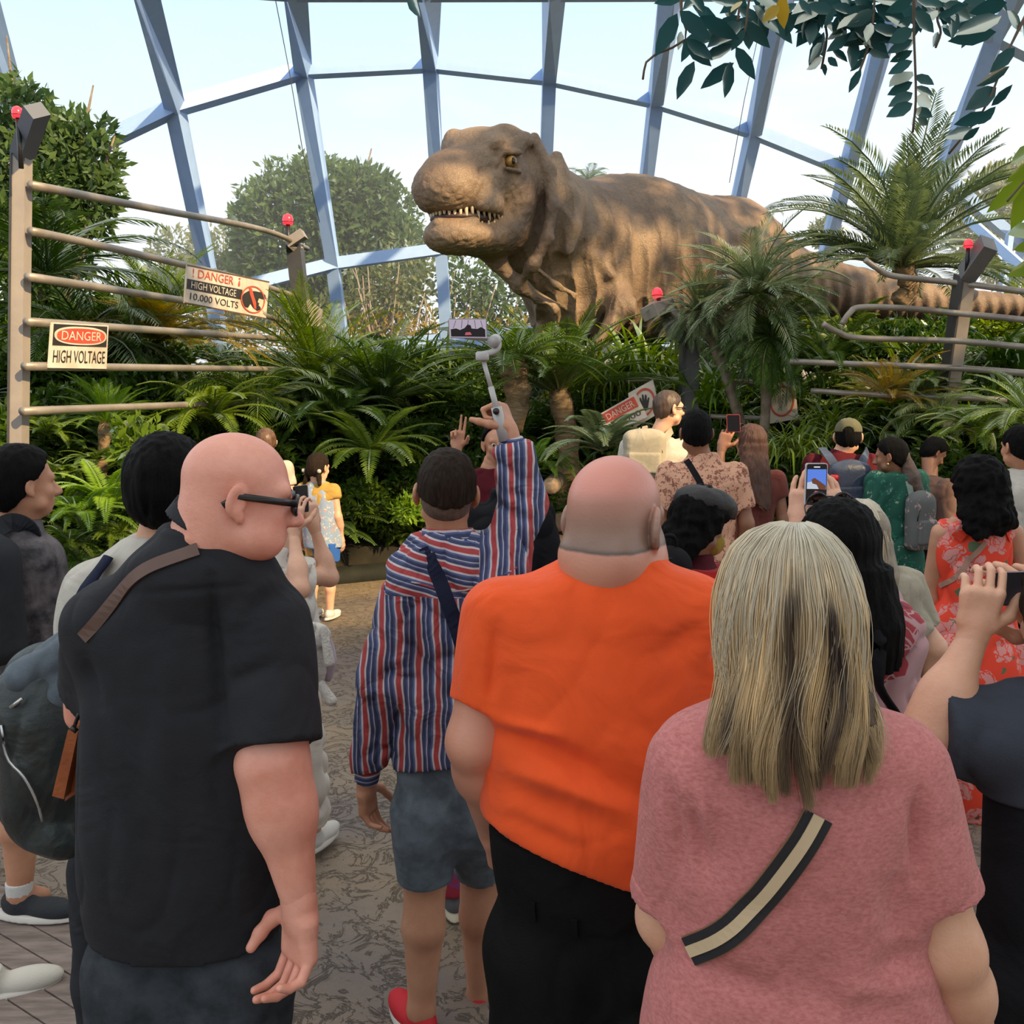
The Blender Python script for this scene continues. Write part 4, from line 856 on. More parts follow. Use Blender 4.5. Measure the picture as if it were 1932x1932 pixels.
def trexfold(V):
    px = 966+FPX*V[:, 0]/V[:, 1]; rel = (V-HC)@HR
    head = 1/(1+np.exp(-(rel[:, 0]+.62)*14)); head *= (np.abs(rel[:, 1]) < .9)
    body = (1-head)*np.clip((1500-px)/60, 0, 1); tail = np.clip((px-1470)/60, 0, 1)
    s_ = V[:, 0]+.6*V[:, 1]*0+.16*(V[:, 2]-3)+.11*snoise(V*np.array((1, 1, .45)), 1.1, 9)+.03*snoise(V, 3, 4)
    amp_ = .55+.45*snoise(V*np.array((1, 1, .3)), 1.6, 12); fold = (1-np.abs(np.sin(s_*13)))**1.6*amp_; b = snoise(V*np.array((1, 1, .3)), 9, 5); fold2 = (1-np.abs(b))**3
    s = V[:, 0]+.25*V[:, 2]
    o = body*(.085*fold+.022*fold2-.03)+tail*(.022*np.sin(s*2*PI/.21+.6*np.sin(V[:, 2]*3))+.008)
    o += head*(.006*snoise(V, 40, 8)+.010*(1-np.abs(snoise(V, 16, 2)))**3)
    return o
tN = vnormals(tV, tF); tV = tV+tN*(trexfold(tV)*(1-.85*np.clip(tN[:, 2]*1.3, 0, 1)))[:, None]
neck_cr = [(1050, 350, 1062, 500, .05, -.05), (1075, 360, 1095, 520, .05, -.045), (1100, 350, 1118, 540, .045, -.04), (1128, 370, 1145, 470, .05, -.04), (1165, 400, 1160, 540, .05, -.04), (1190, 380, 1200, 560, .05, -.04),
           (1270, 400, 1285, 470, .06, -.07), (1285, 470, 1275, 540, .06, -.06), (1215, 440, 1210, 600, .05, -.03), (1000, 480, 1060, 545, .05, -.05), (1010, 530, 1090, 565, .05, -.05), (960, 500, 1040, 575, .05, -.04), (1100, 560, 1180, 555, .05, -.05)]
def lift(px, py):   # crease lines laid on the camera-facing side of the body
    return at(px, py, np.interp(px, [1000, 1100, 1200, 1300], [11.25, 11.75, 12.2, 12.75]))
tV, tF = displace((tV, tF), lambda V: creases(V, [(lift(a, b), lift(c, d), w*2.6, am) for a, b, c, d, w, am in neck_cr]))
M_rex = bpy.data.materials.new('reptile_skin'); M_rex.use_nodes = True; t = M_rex.node_tree; L = t.links; b = t.nodes['Principled BSDF']; b.inputs['Roughness'].default_value = .62
tc = N(t, 'ShaderNodeTexCoord'); nz = N(t, 'ShaderNodeTexNoise', Scale=1.3, Detail=7.0); L.new(tc.outputs['Object'], nz.inputs['Vector'])
rp = N(t, 'ShaderNodeValToRGB'); rp.color_ramp.elements[0].position = .32; rp.color_ramp.elements[1].position = .7; rp.color_ramp.elements[0].color = (.135, .085, .055, 1); rp.color_ramp.elements[1].color = (.29, .20, .125, 1); L.new(nz.outputs['Fac'], rp.inputs[0])
vo = N(t, 'ShaderNodeTexVoronoi', Scale=42.0, _feature='DISTANCE_TO_EDGE'); wv = N(t, 'ShaderNodeTexVoronoi', Scale=13.0, _feature='DISTANCE_TO_EDGE')
nd = N(t, 'ShaderNodeTexNoise', Scale=6.0); L.new(tc.outputs['Object'], nd.inputs['Vector']); vm = N(t, 'ShaderNodeMix', _data_type='RGBA'); vm.inputs['Factor'].default_value = .12; L.new(tc.outputs['Object'], vm.inputs[6]); L.new(nd.outputs['Color'], vm.inputs[7])
L.new(tc.outputs['Object'], vo.inputs['Vector']); L.new(vm.outputs[2], wv.inputs['Vector'])
mi = N(t, 'ShaderNodeMath', _operation='MINIMUM'); m3 = N(t, 'ShaderNodeMath', _operation='MULTIPLY'); m3.inputs[1].default_value = 1.6; L.new(vo.outputs['Distance'], m3.inputs[0]); L.new(m3.outputs[0], mi.inputs[0]); L.new(wv.outputs['Distance'], mi.inputs[1])
cl = N(t, 'ShaderNodeMath', _operation='MINIMUM'); cl.inputs[1].default_value = .18; L.new(mi.outputs[0], cl.inputs[0])
cr = N(t, 'ShaderNodeValToRGB'); cr.color_ramp.elements[0].color = (.45, .42, .4, 1); cr.color_ramp.elements[1].position = .1; cr.color_ramp.elements[1].color = (1, 1, 1, 1); L.new(mi.outputs[0], cr.inputs[0])
mu = N(t, 'ShaderNodeMix', _data_type='RGBA', _blend_type='MULTIPLY'); mu.inputs['Factor'].default_value = .5; L.new(rp.outputs[0], mu.inputs[6]); L.new(cr.outputs[0], mu.inputs[7]); L.new(mu.outputs[2], b.inputs['Base Color'])
bp = N(t, 'ShaderNodeBump', Strength=.45, Distance=.03); L.new(cl.outputs[0], bp.inputs['Height']); L.new(bp.outputs[0], b.inputs['Normal'])
rx = empty('tyrannosaur', tuple(at(1200, 700, 13)), 'life-size brown wrinkled tyrannosaur standing in the plants behind the fence', 'dinosaur')
wobj('body', (tV, tF), M_rex, rx)
M_eye = mat('amber_eye', (.34, .20, .05), .12, col2=(.16, .08, .02), vscale=14); M_pup = mat('pupil', (.005, .004, .003), .1); M_tooth = mat('tooth_ivory', (.62, .50, .32), .35, var=.15, vscale=12); M_mouth = mat('mouth_dark', (.035, .012, .010), .5)
for sg in (1, -1):
    ec = hd(-.03, sg*.44, .30); e_ = wobj('eye', net([('+', 0, ell(ec, (.070, .070, .066)))], .009), M_eye, rx); po = unit(HF*.5+HS*sg)
    wobj('pupil', net([('+', 0, ell(ec+po*.066, (.02, .02, .038), None))], .005), M_pup, e_)
wobj('mouth_lining', net([('+', 0, he(.30, 0, -.29, .42, .32, .11))], .02), M_mouth, rx)
def arc(k, n, f0, hw, u):
    a = -1.9+3.8*k/(n-1); return f0*.0+.18+.52*math.cos(a)*1.0, hw*math.sin(a), u
rng = np.random.RandomState(2)
for k in range(26):
    f, s, u = arc(k, 26, 0, .335, -.20); ln = rng.uniform(.09, .19); wobj('tooth', tube([hd(f, s, u+.03), hd(f, s, u-ln*.5), hd(f-.02, s*.98, u-ln)], [.024, .017, .003], 7), M_tooth, rx)
for k in range(20):
    f, s, u = arc(k, 20, 0, .29, -.38); ln = rng.uniform(.08, .14); wobj('tooth', tube([hd(f, s, u-.03), hd(f, s, u+ln*.5), hd(f-.02, s, u+ln)], [.02, .014, .003], 7), M_tooth, rx)
for c0, c1 in (((1115, 672, 11.44), (1108, 690, 11.4)), ((1128, 674, 11.4), (1122, 692, 11.38)), ((1002, 652, 12.05), (996, 664, 12.02)), ((1012, 654, 12), (1008, 666, 12))):
    wobj('claw', tube([at(*c0), at(*c1)], [.028, .004], 7), M_blk, rx)
# ================================================================ people
def skinmat(nm, c1, c2, r=.5): return mat(nm, c1, r, col2=c2, vscale=9, bump=.15, bscale=140, sss=.06)
S_pink = skinmat('skin_pink', (.64, .255, .175), (.78, .37, .275)); S_tan = skinmat('skin_tan', (.46, .21, .12), (.56, .28, .17)); S_light = skinmat('skin_light', (.60, .31, .195), (.70, .40, .27)); S_brown = skinmat('skin_brown', (.25, .105, .055), (.32, .145, .08))
def cloth(nm, col, **k):
    k.setdefault('rough', .85); k.setdefault('var', .10); k.setdefault('vscale', 7); k.setdefault('bump', .25); k.setdefault('bscale', 260); k.setdefault('spec', .12 if max(col) < .1 else .25); k.setdefault('sheen', 0 if max(col) < .1 else .1); k.setdefault('folds', .55)
    return mat(nm, col, **k)
H_black = mat('hair_black', (.003, .0025, .0025), .62, var=.4, vscale=30, bump=.7, bscale=60, stretch=(5, 5, .7), spec=.10); H_brown = mat('hair_brown', (.022, .013, .008), .6, var=.4, vscale=30, bump=.7, bscale=60, stretch=(5, 5, .7), spec=.12)
def rotv(v, axis, a):
    return np.array(Matrix.Rotation(a, 3, Vector(axis))@Vector(v))
def hfr(yaw=0, pitch=0, roll=0):
    "head frame; columns right, forward, up. yaw>0 turns left; pitch>0 looks down"
    return np.array(Matrix.Rotation(yaw, 3, 'Z')@Matrix.Rotation(-pitch, 3, 'X')@Matrix.Rotation(roll, 3, 'Y'))
def head_prims(c, R, s=1.0, jaw=1.0, neck=None, nr=.055):
    L = lambda x, y, z: c+R@np.array((x, y, z))*s
    o = []; a = lambda k, p: o.append(('+', k*s, p)); e = lambda x, y, z, rx, ry, rz: ell(L(x, y, z), np.array((rx, ry, rz))*s, R)
    a(0, e(0, -.012, .036, .077, .098, .087)); a(.03, e(0, .032, -.035, .060*jaw, .060, .072)); a(.03, e(0, -.035, -.02, .066, .062, .06))
    a(.025, e(0, .056, -.088, .030*jaw, .026, .022)); a(.02, cap(L(-.05, .03, -.065), L(.05, .03, -.065), .02*s*jaw, .02*s*jaw))
    a(.015, cap(L(0, .086, .012), L(0, .113, -.030), .008*s, .014*s)); a(.01, cap(L(-.013, .100, -.034), L(.013, .100, -.034), .009*s, .009*s))
    a(.02, cap(L(-.042, .074, .026), L(.042, .074, .026), .013*s, .013*s)); a(.012, e(0, .087, -.060, .024, .012, .007)); a(.010, e(0, .084, -.071, .020, .012, .008))
    o.append(('-', .006*s, e(0, .098, -.0655, .022, .010, .0022)))
    for g in (-1, 1):
        a(.02, e(g*.042, .062, -.022, .020, .018, .02)); o.append(('-', .015*s, e(g*.032, .098, .004, .014, .012, .009)))
    if neck is not None: a(.03, cap(L(0, -.02, -.06), neck, nr*s*1.02, nr*s*1.12))
    return o, L
def hand_prims(w, d, n, b, s=1.0, curl=(.3, .35, .3), fing=None, thumb=.3, spread=.05, fa=None, wrad=None):
    "w wrist, d finger direction, n direction the palm faces, b towards the thumb"
    d = unit(d); n = unit(np.asarray(n)-np.dot(n, d)*d); bb = np.asarray(b, float); b = unit(bb-np.dot(bb, d)*d-np.dot(bb, n)*n); w = np.asarray(w, float)
    fa = -d if fa is None else np.asarray(fa); wrad = wrad or .026*s; o = [('+', 0, cap(w+fa*.035*s, w+d*.01*s, wrad*1.0, .0255*s)), ('+', .02*s, cap(w, w+d*.03*s, .026*s, .027*s, sq=(n, .75)))]
    R = np.stack((b, d, n), 1); o.append(('+', .015*s, rbox(w+d*.055*s, np.array((.078, .088, .030))*s, .014*s, R)))
    for i in range(4):
        cu = (fing[i] if fing else curl); k = w+d*(.092-(.0, .0, .004, .014)[i])*s+b*(.033-.0222*i)*s; L = np.array((.044, .027, .022))*(.95, 1.06, 1.0, .80)[i]*s; dd = unit(d+b*spread*(1.5-i))
        ax = np.cross(dd, n); o.append(('+', .008*s, cap(w+d*.06*s+b*(.026-.018*i)*s, k, .011*s, .0105*s)))
        for j in range(3):
            dd = rotv(dd, unit(ax), cu[j]); q = k+dd*L[j]; o.append(('+', .0015*s, cap(k, q, (.0092-.0008*j)*s, (.0086-.0010*j)*s))); k = q
    k = w+d*.022*s+b*.028*s
    for j, (dv, l) in enumerate(((d*.55+b*.75+n*thumb, .042), (d*.8+b*.35+n*(thumb+.15), .032), (d*.9+b*.15+n*(thumb+.25), .026))):
        q = k+unit(dv)*l*s; o.append(('+', .008*s, cap(k, q, (.0145-.002*j)*s, (.0125-.002*j)*s))); k = q
    return o
DEF = dict(neck=(0, 0, 1.47), head=(0, .02, 1.632), shL=(-.175, 0, 1.405), shR=(.175, 0, 1.405), elL=(-.23, -.03, 1.12), elR=(.23, -.03, 1.12), wrL=(-.24, .04, .88), wrR=(.24, .04, .88),
           hipL=(-.09, 0, .9), hipR=(.09, 0, .9), knL=(-.10, .02, .49), knR=(.10, .02, .49), anL=(-.10, -.02, .08), anR=(.10, -.02, .08))
TOR = [(.78, .13, .10), (.86, .170, .125), (.95, .175, .130), (1.05, .150, .115), (1.16, .152, .115), (1.28, .170, .122), (1.36, .178, .118), (1.42, .150, .095), (1.465, .085, .065), (1.50, .058, .055)]
def rows_px(rows, Y, dr=.6, yo=0.0):
    "torso rows from silhouette pixels (py, left, right[, depth ratio])"
    o = []
    for r in rows:
        a, b = at(r[1], r[0], Y), at(r[2], r[0], Y); c = (a+b)/2; hw = (b[0]-a[0])/2; o.append((c[2], c[0], Y+(r[4] if len(r) > 4 else yo), hw, hw*(r[3] if len(r) > 3 else dr)))
    return sorted(o)
def orow(rows, d): return [(z, x, y, max(.01, w+d), max(.01, h+d)) for z, x, y, w, h in rows]
def rcut(rows, z0, z1):
    T = np.array(sorted(rows)); zs = [z0]+[z for z in T[:, 0] if z0 < z < z1]+[z1]; return [(z, *[np.interp(z, T[:, 0], T[:, k]) for k in range(1, 5)]) for z in zs]
def ear_prims(L, R, s, out=0.0, big=1.0):
    o = []
    for g in (-1, 1):
        Re = R@np.array(Matrix.Rotation(g*.45, 3, 'Z')@Matrix.Rotation(-.12, 3, 'X')); c = lambda x, y, z: L(g*(.082+out+x), y, z)
        o.append(('+', .005*s, ell(c(.003, -.012, .002), np.array((.009, .021, .033))*s*big, Re))); o.append(('+', .006*s, ell(c(.0, -.003, -.028), np.array((.007, .010, .012))*s*big, Re)))
        o.append(('-', .004*s, ell(c(.013, -.008, .003), np.array((.007, .012, .020))*s*big, Re)))
    return o
class P: pass
def person(label, x, y, H=1.75, yaw=0, girth=1.0, skin=None, j=None, rows=None, res=.011, hres=.007, head=(0, 0, 0), hs=None, top=None, bottom=None, hair=None, arm=(.050, .042, .030), leg=(.085, .058, .040), hands=None, neckr=.055, jaw=1.0, legs=True, tdepth=None, shoes=None, nohands=(), group=None, headfn=None, earout=0.0, loc=None):
    s = H/1.75; cy, sy = math.cos(yaw), math.sin(yaw); RZ = np.array(((cy, -sy, 0), (sy, cy, 0), (0, 0, 1))); o = np.array((x, y, 0.))
    J = {k: o+RZ@(np.array(v)*s*np.array((girth**.5 if k[:2] in ('sh', 'el', 'wr') else 1, 1, 1))) for k, v in DEF.items()}
    for k, v in (j or {}).items(): J[k] = np.asarray(v, float)
    if rows is None: rows = [(z*s, *(o+RZ@np.array((0, 0, 0)))[:2], w*s*girth, h*s*girth) for z, w, h in TOR]
    skin = skin or S_tan; hs = hs or s; p = P(); p.J = J; p.rows = rows; p.yaw = yaw; p.s = s; p.res = res
    r = empty('person', (x, y, 0), label, 'person', group); p.root = r
    B = [('+', 0, loft(rcut(orow(rows, -.022), rows[0][0], min(rows[-1][0], J['neck'][2]-.0)), yaw))]
    for q in 'LR':
        sh, el, wr = J['sh'+q], J['el'+q], J['wr'+q]
        B += [('+', .03, cap(sh, el, arm[0]*s, arm[1]*s)), ('+', .03, cap(el, el+(wr-el)*.35, arm[1]*s*1.0, arm[1]*s*.97)), ('+', .035, cap(el+(wr-el)*.30, wr, arm[1]*s*.94, arm[2]*s*.82))]
        if legs:
            h, k, a = J['hip'+q], J['kn'+q], J['an'+q]
            B += [('+', .04, cap(h, k, leg[0]*s, leg[1]*s)), ('+', .02, cap(k, k+(a-k)*.35+RZ@np.array((0, -.01, 0)), leg[1]*s*.98, leg[1]*s*1.02)), ('+', .02, cap(k+(a-k)*.35, a, leg[1]*s, leg[2]*s*.9)), ('+', .02, cap(a, a+RZ@np.array((0, .08*s, -.035*s)), leg[2]*s, .028*s))]
    B.append(('+', .03, cap(J['neck']-np.array((0, 0, .03)), J['neck']+(J['head']-J['neck'])*.35, neckr*hs*1.05, neckr*hs)))
    parts = [net(B, res)]
    R = hfr(*head); p.HR = R; p.hs = hs
    hp, L = head_prims(J['head'], R, hs, jaw, J['neck'], neckr); p.L = L
    if headfn: hp = headfn(hp, L, R, hs)
    hp = hp+ear_prims(L, R, hs, earout, 1.0 if hs < 1.05 else 1.12)
    parts.append(net(hp, hres))
    for q in 'LR':
        if q in nohands: continue
        hv = (hands or {}).get(q)
        wr, el = J['wr'+q], J['el'+q]; fd = unit(wr-el); g = -1 if q == 'L' else 1
        if hv is None: hv = dict(d=fd+np.array((0, 0, -.3)), n=RZ@np.array((-g*.9, .1, 0)), b=RZ@np.array((0, 1, .2)), curl=(.35, .5, .4))
        hv = dict(hv); hv.setdefault('s', s); hv['fa'] = unit(el-wr); hv['wrad'] = arm[2]*s*.86; parts.append(net(hand_prims(wr, **hv), (.003 if y < 2 else .004) if y < 3 else .006))
    p.body = wobj('body', join(*parts), skin, r)
    sk = lambda A_, z: [t for t in A_]
    if top:
        off = top.get('off', .010); z0 = top['hem']; z1 = top.get('neck', J['neck'][2]+.0); T = [('+', 0, loft(rcut(orow(rows, off), z0-.05, z1), yaw))]
        sl = top.get('sleeve', .55)
        for q in 'LR':
            if not sl: continue
            s_ = sl[q] if isinstance(sl, dict) else sl
            sh, el, wr = J['sh'+q], J['el'+q], J['wr'+q]; ks = top.get('sk', .05); sr = top.get('sr', (1.42, 1.5, 1.5))
            if s_ <= 1: T.append(('+', ks, cap(sh, sh+(el-sh)*s_, arm[0]*s*sr[0], (arm[0]+(arm[1]-arm[0])*s_)*s*sr[1], flat_b=True)))
            else: T += [('+', ks, cap(sh, el, arm[0]*s*sr[0], arm[1]*s*sr[1])), ('+', .02, cap(el, el+(wr-el)*(s_-1), arm[1]*s*sr[1], arm[2]*s*sr[2], flat_b=True))]
        for k_, q_ in top.get('extra', []): T.append(('+', k_, q_))
        nd_ = unit(J['head']-J['neck']+np.array((0, 0, .25)))
        if top.get('cone', True): T.append(('+', .035, cap(J['neck']-nd_*.075, J['neck']+nd_*top.get('cz', .004), neckr*hs*1.05+.030, neckr*hs*1.05+top.get('cw', .011), flat_b=True)))
        T.append(('x', 0, plane_cut((J['neck'][0], y, z0), top.get('hn', (0, 0, -1)))))
        for cpt, cn in top.get('cuts', []): T.append(('x', 0, plane_cut(cpt, cn)))
        VF = net(T, top.get('res', res*.8)); am = top.get('fold', .006); fs = top.get('fseed', 1)
        def fold(V):
            d = am*.9-am*(1-np.abs(snoise(V*np.array((1, 1, .55)), top.get('ff', 7)*2.3, fs)))**3*1.5+am*.4*snoise(V, 4, fs+3)
            if 'cr' in top: d = d+creases_any(V, top['cr'])
            hn_ = unit(top.get('hn', (0, 0, -1))); hd_ = -((V-np.array((J['neck'][0], y, z0)))@hn_)
            return d*np.clip(hd_/.05, .1, 1)
        p.top = wobj(top.get('name', 'shirt'), displace(VF, fold), top['m'], r)
    if bottom:
        z1 = bottom.get('waist', J['hipL'][2]+.14*s); zc = J['hipL'][2]-.10*s; off = bottom.get('off', .004); T = [('+', 0, loft(rcut(orow(rows, off), min(zc, rows[0][0]), z1), yaw))]; e_ = bottom.get('end', 1.95); wf = bottom.get('wide', 1.38)
        for q in 'LR':
            h, k, a = J['hip'+q], J['kn'+q], J['an'+q]
            if e_ <= 1: T.append(('+', .03, cap(h, h+(k-h)*e_, leg[0]*s*1.12, (leg[0]+(leg[1]-leg[0])*e_)*s*wf, flat_b=True)))
            else: T += [('+', .03, cap(h, k, leg[0]*s*1.12, leg[1]*s*wf)), ('+', .03, cap(k, k+(a-k)*(e_-1), leg[1]*s*wf, leg[2]*s*wf*1.15, flat_b=True))]
        VF = net(T, bottom.get('res', res)); bf = bottom.get('fold', .006)
        p.bot = wobj(bottom.get('name', 'trousers'), displace(VF, lambda V: -bf*(1-np.abs(snoise(V*np.array((1, 1, .8)), 8, 4)))**3), bottom['m'], r)
    if hair: p.hair = hair_cap(p, **hair)
    if shoes is None and legs: shoes = mat('shoe_dark', (.02, .02, .022), .6)
    if shoes:
        for q in 'LR': shoe(J['an'+q], RZ@np.array((0, 1., 0)), shoes, r, s)
    return p
def hair_cap(p, m=None, t=.010, n=(0, .62, -.78), d=.006, amp=.0025, f=110, extra=None, name='hair', cuts=(), vol=(1, 1, 1), ears=True, res=None, aniso=(1, 1, .22)):
    L, R, s, c = p.L, p.HR, p.hs, p.J['head']
    o = [('+', 0, ell(L(0, -.012, .036), (np.array((.077, .098, .087))*np.array(vol)+t)*s, R)), ('+', .03, ell(L(0, -.035, -.02), np.array((.066+t, .062+t, .06+t))*s, R)), ('x', 0, plane_cut(c+R@np.array((0, 0, 0))+R@unit(n)*d*s, R@unit(n)))]
    if ears:
        for g in (-1, 1): o.append(('-', .008, ell(L(g*.090, -.004, -.010), np.array((.022, .024, .034))*s, R)))
    if extra: o = o[:2]+[('+', k, q) for k, q in extra]+o[2:]
    for q in cuts: o.append(('x', 0, plane_cut(*q)))
    return wobj(name, displace(net(o, res or (.005 if c[1] < 3 else .007)), lambda V: amp*snoise((V-c)@R*np.array(aniso), f, 3)+amp*.5*snoise((V-c)@R, f*.35, 5)), m or H_black, p.root)
def shoe(a, fw, m, root, s=1.0, sole=None, name='shoe'):
    fw = unit(np.array((fw[0], fw[1], 0))); lat = np.array((-fw[1], fw[0], 0)); R = np.stack((lat, fw, (0, 0, 1)), 1); g = np.array((a[0], a[1], a[2]-.08*s))
    up = net([('+', 0, ell(g+fw*.11*s+np.array((0, 0, .035))*s, np.array((.045, .10, .038))*s, R)), ('+', .03, ell(g-fw*.01*s+np.array((0, 0, .05))*s, np.array((.038, .06, .05))*s, R)), ('+', .02, cap(g+np.array((0, 0, .05))*s, g+np.array((0, 0, .095))*s, .042*s, .040*s, flat_b=True)), ('x', 0, plane_cut(g+np.array((0, 0, .012))*s, (0, 0, -1)))], .006)
    o = wobj(name, up, m, root)
    sl_ = net([('+', 0, ell(g+fw*.055*s, np.array((.052, .155, .05))*s, R)), ('x', 0, plane_cut(g+np.array((0, 0, .026))*s, (0, 0, 1))), ('x', 0, plane_cut(g+np.array((0, 0, .002))*s, (0, 0, -1)))], .006)
    wobj('sole', sl_, sole or mat('sole_white', (.62, .58, .52), .6), o); return o
def eyes(p, iris=(.10, .05, .02)):
    for g in (-1, 1): 
        e_ = wobj('eye', net([('+', 0, ell(p.L(g*.032, .079, .003), np.array((.0120,)*3)*p.hs))], .003), mat('eye_white', (.7, .66, .62), .2), p.root)
        wobj('iris', net([('+', 0, ell(p.L(g*.032, .0885, .003), np.array((.0078, .004, .0078))*p.hs, p.HR))], .002), mat('iris_brown', (.03, .015, .008), .1), e_)
def glasses(p, m, root=None, thick=1.0, up=0.0, lensm=None, name='glasses', label=None, back=0.0, tilt=0.0):
    "spectacles as a thing of their own, worn or pushed up on the head"
    L = p.L; r = empty(name, tuple(L(0, .09, .004+up)), label, 'glasses')
    q = lambda x, y, z: L(x, y*math.cos(tilt)-z*math.sin(tilt)+back, y*math.sin(tilt)+z*math.cos(tilt)+up)
    fr = []
    for g in (-1, 1):
        ring = [q(g*(.033+.025*math.cos(a)), .104-.006*abs(math.cos(a)), .002+.018*math.sin(a)) for a in np.linspace(0, 2*PI, 17)]; fr.append(tube(ring, .0024*p.hs*thick, 6))
        wobj('lens', tube([q(g*.033, .1045, .002), q(g*.033, .1055, .002)], [.022*p.hs, .022*p.hs], 14), lensm or M_glass, r)
        wobj('temple', tube([q(g*.058, .098, .008), q(g*.079, .06, .010), q(g*.087, -.01, .012), q(g*.085, -.035, -.008)], [.003*p.hs*thick]*4, 6, ell=(.6, 1.3)), m, r)
    fr.append(tube([q(-.010, .106, .006), q(.010, .106, .006)], .0024*p.hs*thick, 6)); wobj('frame', join(*fr), m, r); return r
def strap(pts, w, th, m, name='strap', parent=None, label=None, cat='strap', up=None, n=None):
    "flat band following pts; width w across 'up' axis"
    P_ = spline(pts, 20) if len(pts) > 2 else [np.asarray(q, float) for q in pts]; V = []; F = []; m_ = len(P_)
    for i, q in enumerate(P_):
        d = unit(P_[min(i+1, m_-1)]-P_[max(i-1, 0)]); nn = np.asarray(n(q) if callable(n) else (n if n is not None else (0, -1, 0)), float); nn = unit(nn-np.dot(nn, d)*d); sd = np.cross(d, nn)
        for a, b in ((-1, 1), (1, 1), (1, -1), (-1, -1)): V.append(q+sd*a*w/2+nn*b*th/2)
    for i in range(m_-1):
        for k in range(4): F.append([i*4+k, i*4+(k+1) % 4, i*4+4+(k+1) % 4, i*4+4+k])
    F += [[0, 1, 2, 3], [(m_-1)*4+k for k in (3, 2, 1, 0)]]
    return wobj(name, (np.array(V), F), m, parent, smooth=False)
def surf_strap(body, a, b, w, th, m, name='strap', parent=None, lift_=.004, direction=(0, 1, 0), n=24, mid=None):
    "band draped on a mesh object: rays cast along direction between world points a and b"
    bpy.context.view_layer.update(); mw = body.matrix_world; inv = mw.inverted(); pts = []; nr = []
    a = np.asarray(a, float); b = np.asarray(b, float); dv = Vector(direction)
    pa = spline([a, mid, b], n) if mid is not None else [a+(b-a)*i/n for i in range(n+1)]
    for q in pa:
        o = Vector(q)-dv*1.0; hit, loc, nrm, _ = body.ray_cast(inv@o, (inv.to_3x3()@dv).normalized())
        if hit: L_ = mw@loc; nn = np.array((mw.to_3x3()@nrm).normalized()); pts.append(np.array(L_)+nn*lift_); nr.append(nn)
    if len(pts) < 3: return None
    pts = np.array(pts); ker = np.array((.25, .5, .25))
    for _ in range(3): pts[1:-1] = .25*pts[:-2]+.5*pts[1:-1]+.25*pts[2:]; 
    nr = np.array(nr); V = []; F = []; m_ = len(pts)
    for i in range(m_):
        d = unit(pts[min(i+1, m_-1)]-pts[max(i-1, 0)]); nn = nr[max(0, i-1):i+2].mean(0); nn = unit(nn-np.dot(nn, d)*d); sd = np.cross(d, nn)
        for u, v in ((-1, 1), (1, 1), (1, -1), (-1, -1)): V.append(pts[i]+sd*u*w/2+nn*v*th/2)
    for i in range(m_-1):
        for k in range(4): F.append([i*4+k, i*4+(k+1) % 4, i*4+4+(k+1) % 4, i*4+4+k])
    F += [[0, 1, 2, 3], [(m_-1)*4+k for k in (3, 2, 1, 0)]]
    return wobj(name, (np.array(V), F), m, parent, smooth=False)
def strands(paths, rad, cols, sides=4):
    "many tapered hair locks; paths (n,k,3)"
    paths = np.asarray(paths, float); n, k, _ = paths.shape; d = np.gradient(paths, axis=1); d /= np.maximum(np.linalg.norm(d, axis=2), 1e-9)[..., None]
    ref = np.array((0, 1., 0)); s = np.cross(d, ref); s /= np.maximum(np.linalg.norm(s, axis=2), 1e-6)[..., None]; u = np.cross(s, d)
    tp = np.interp(np.linspace(0, 1, k), [0, .1, .7, 1], [.6, 1, .9, .12])[None, :, None]; r = np.asarray(rad).reshape(-1, 1, 1)*tp
    V = np.stack([paths+r*(1.5*math.cos(2*PI*q/sides)*s+.8*math.sin(2*PI*q/sides)*u) for q in range(sides)], 2).reshape(-1, 3)
    base = (np.arange(n)*k*sides)[:, None, None]; i = np.arange(k-1)[None, :, None]*sides; q = np.arange(sides)[None, None, :]; q2 = (q+1) % sides
    F = np.stack((base+i+q, base+i+q2, base+i+sides+q2, base+i+sides+q), -1).reshape(-1, 4)
    cols = np.asarray(cols); c = np.repeat(cols, k*sides if len(cols) == n else sides, axis=0)
    return V, F, c
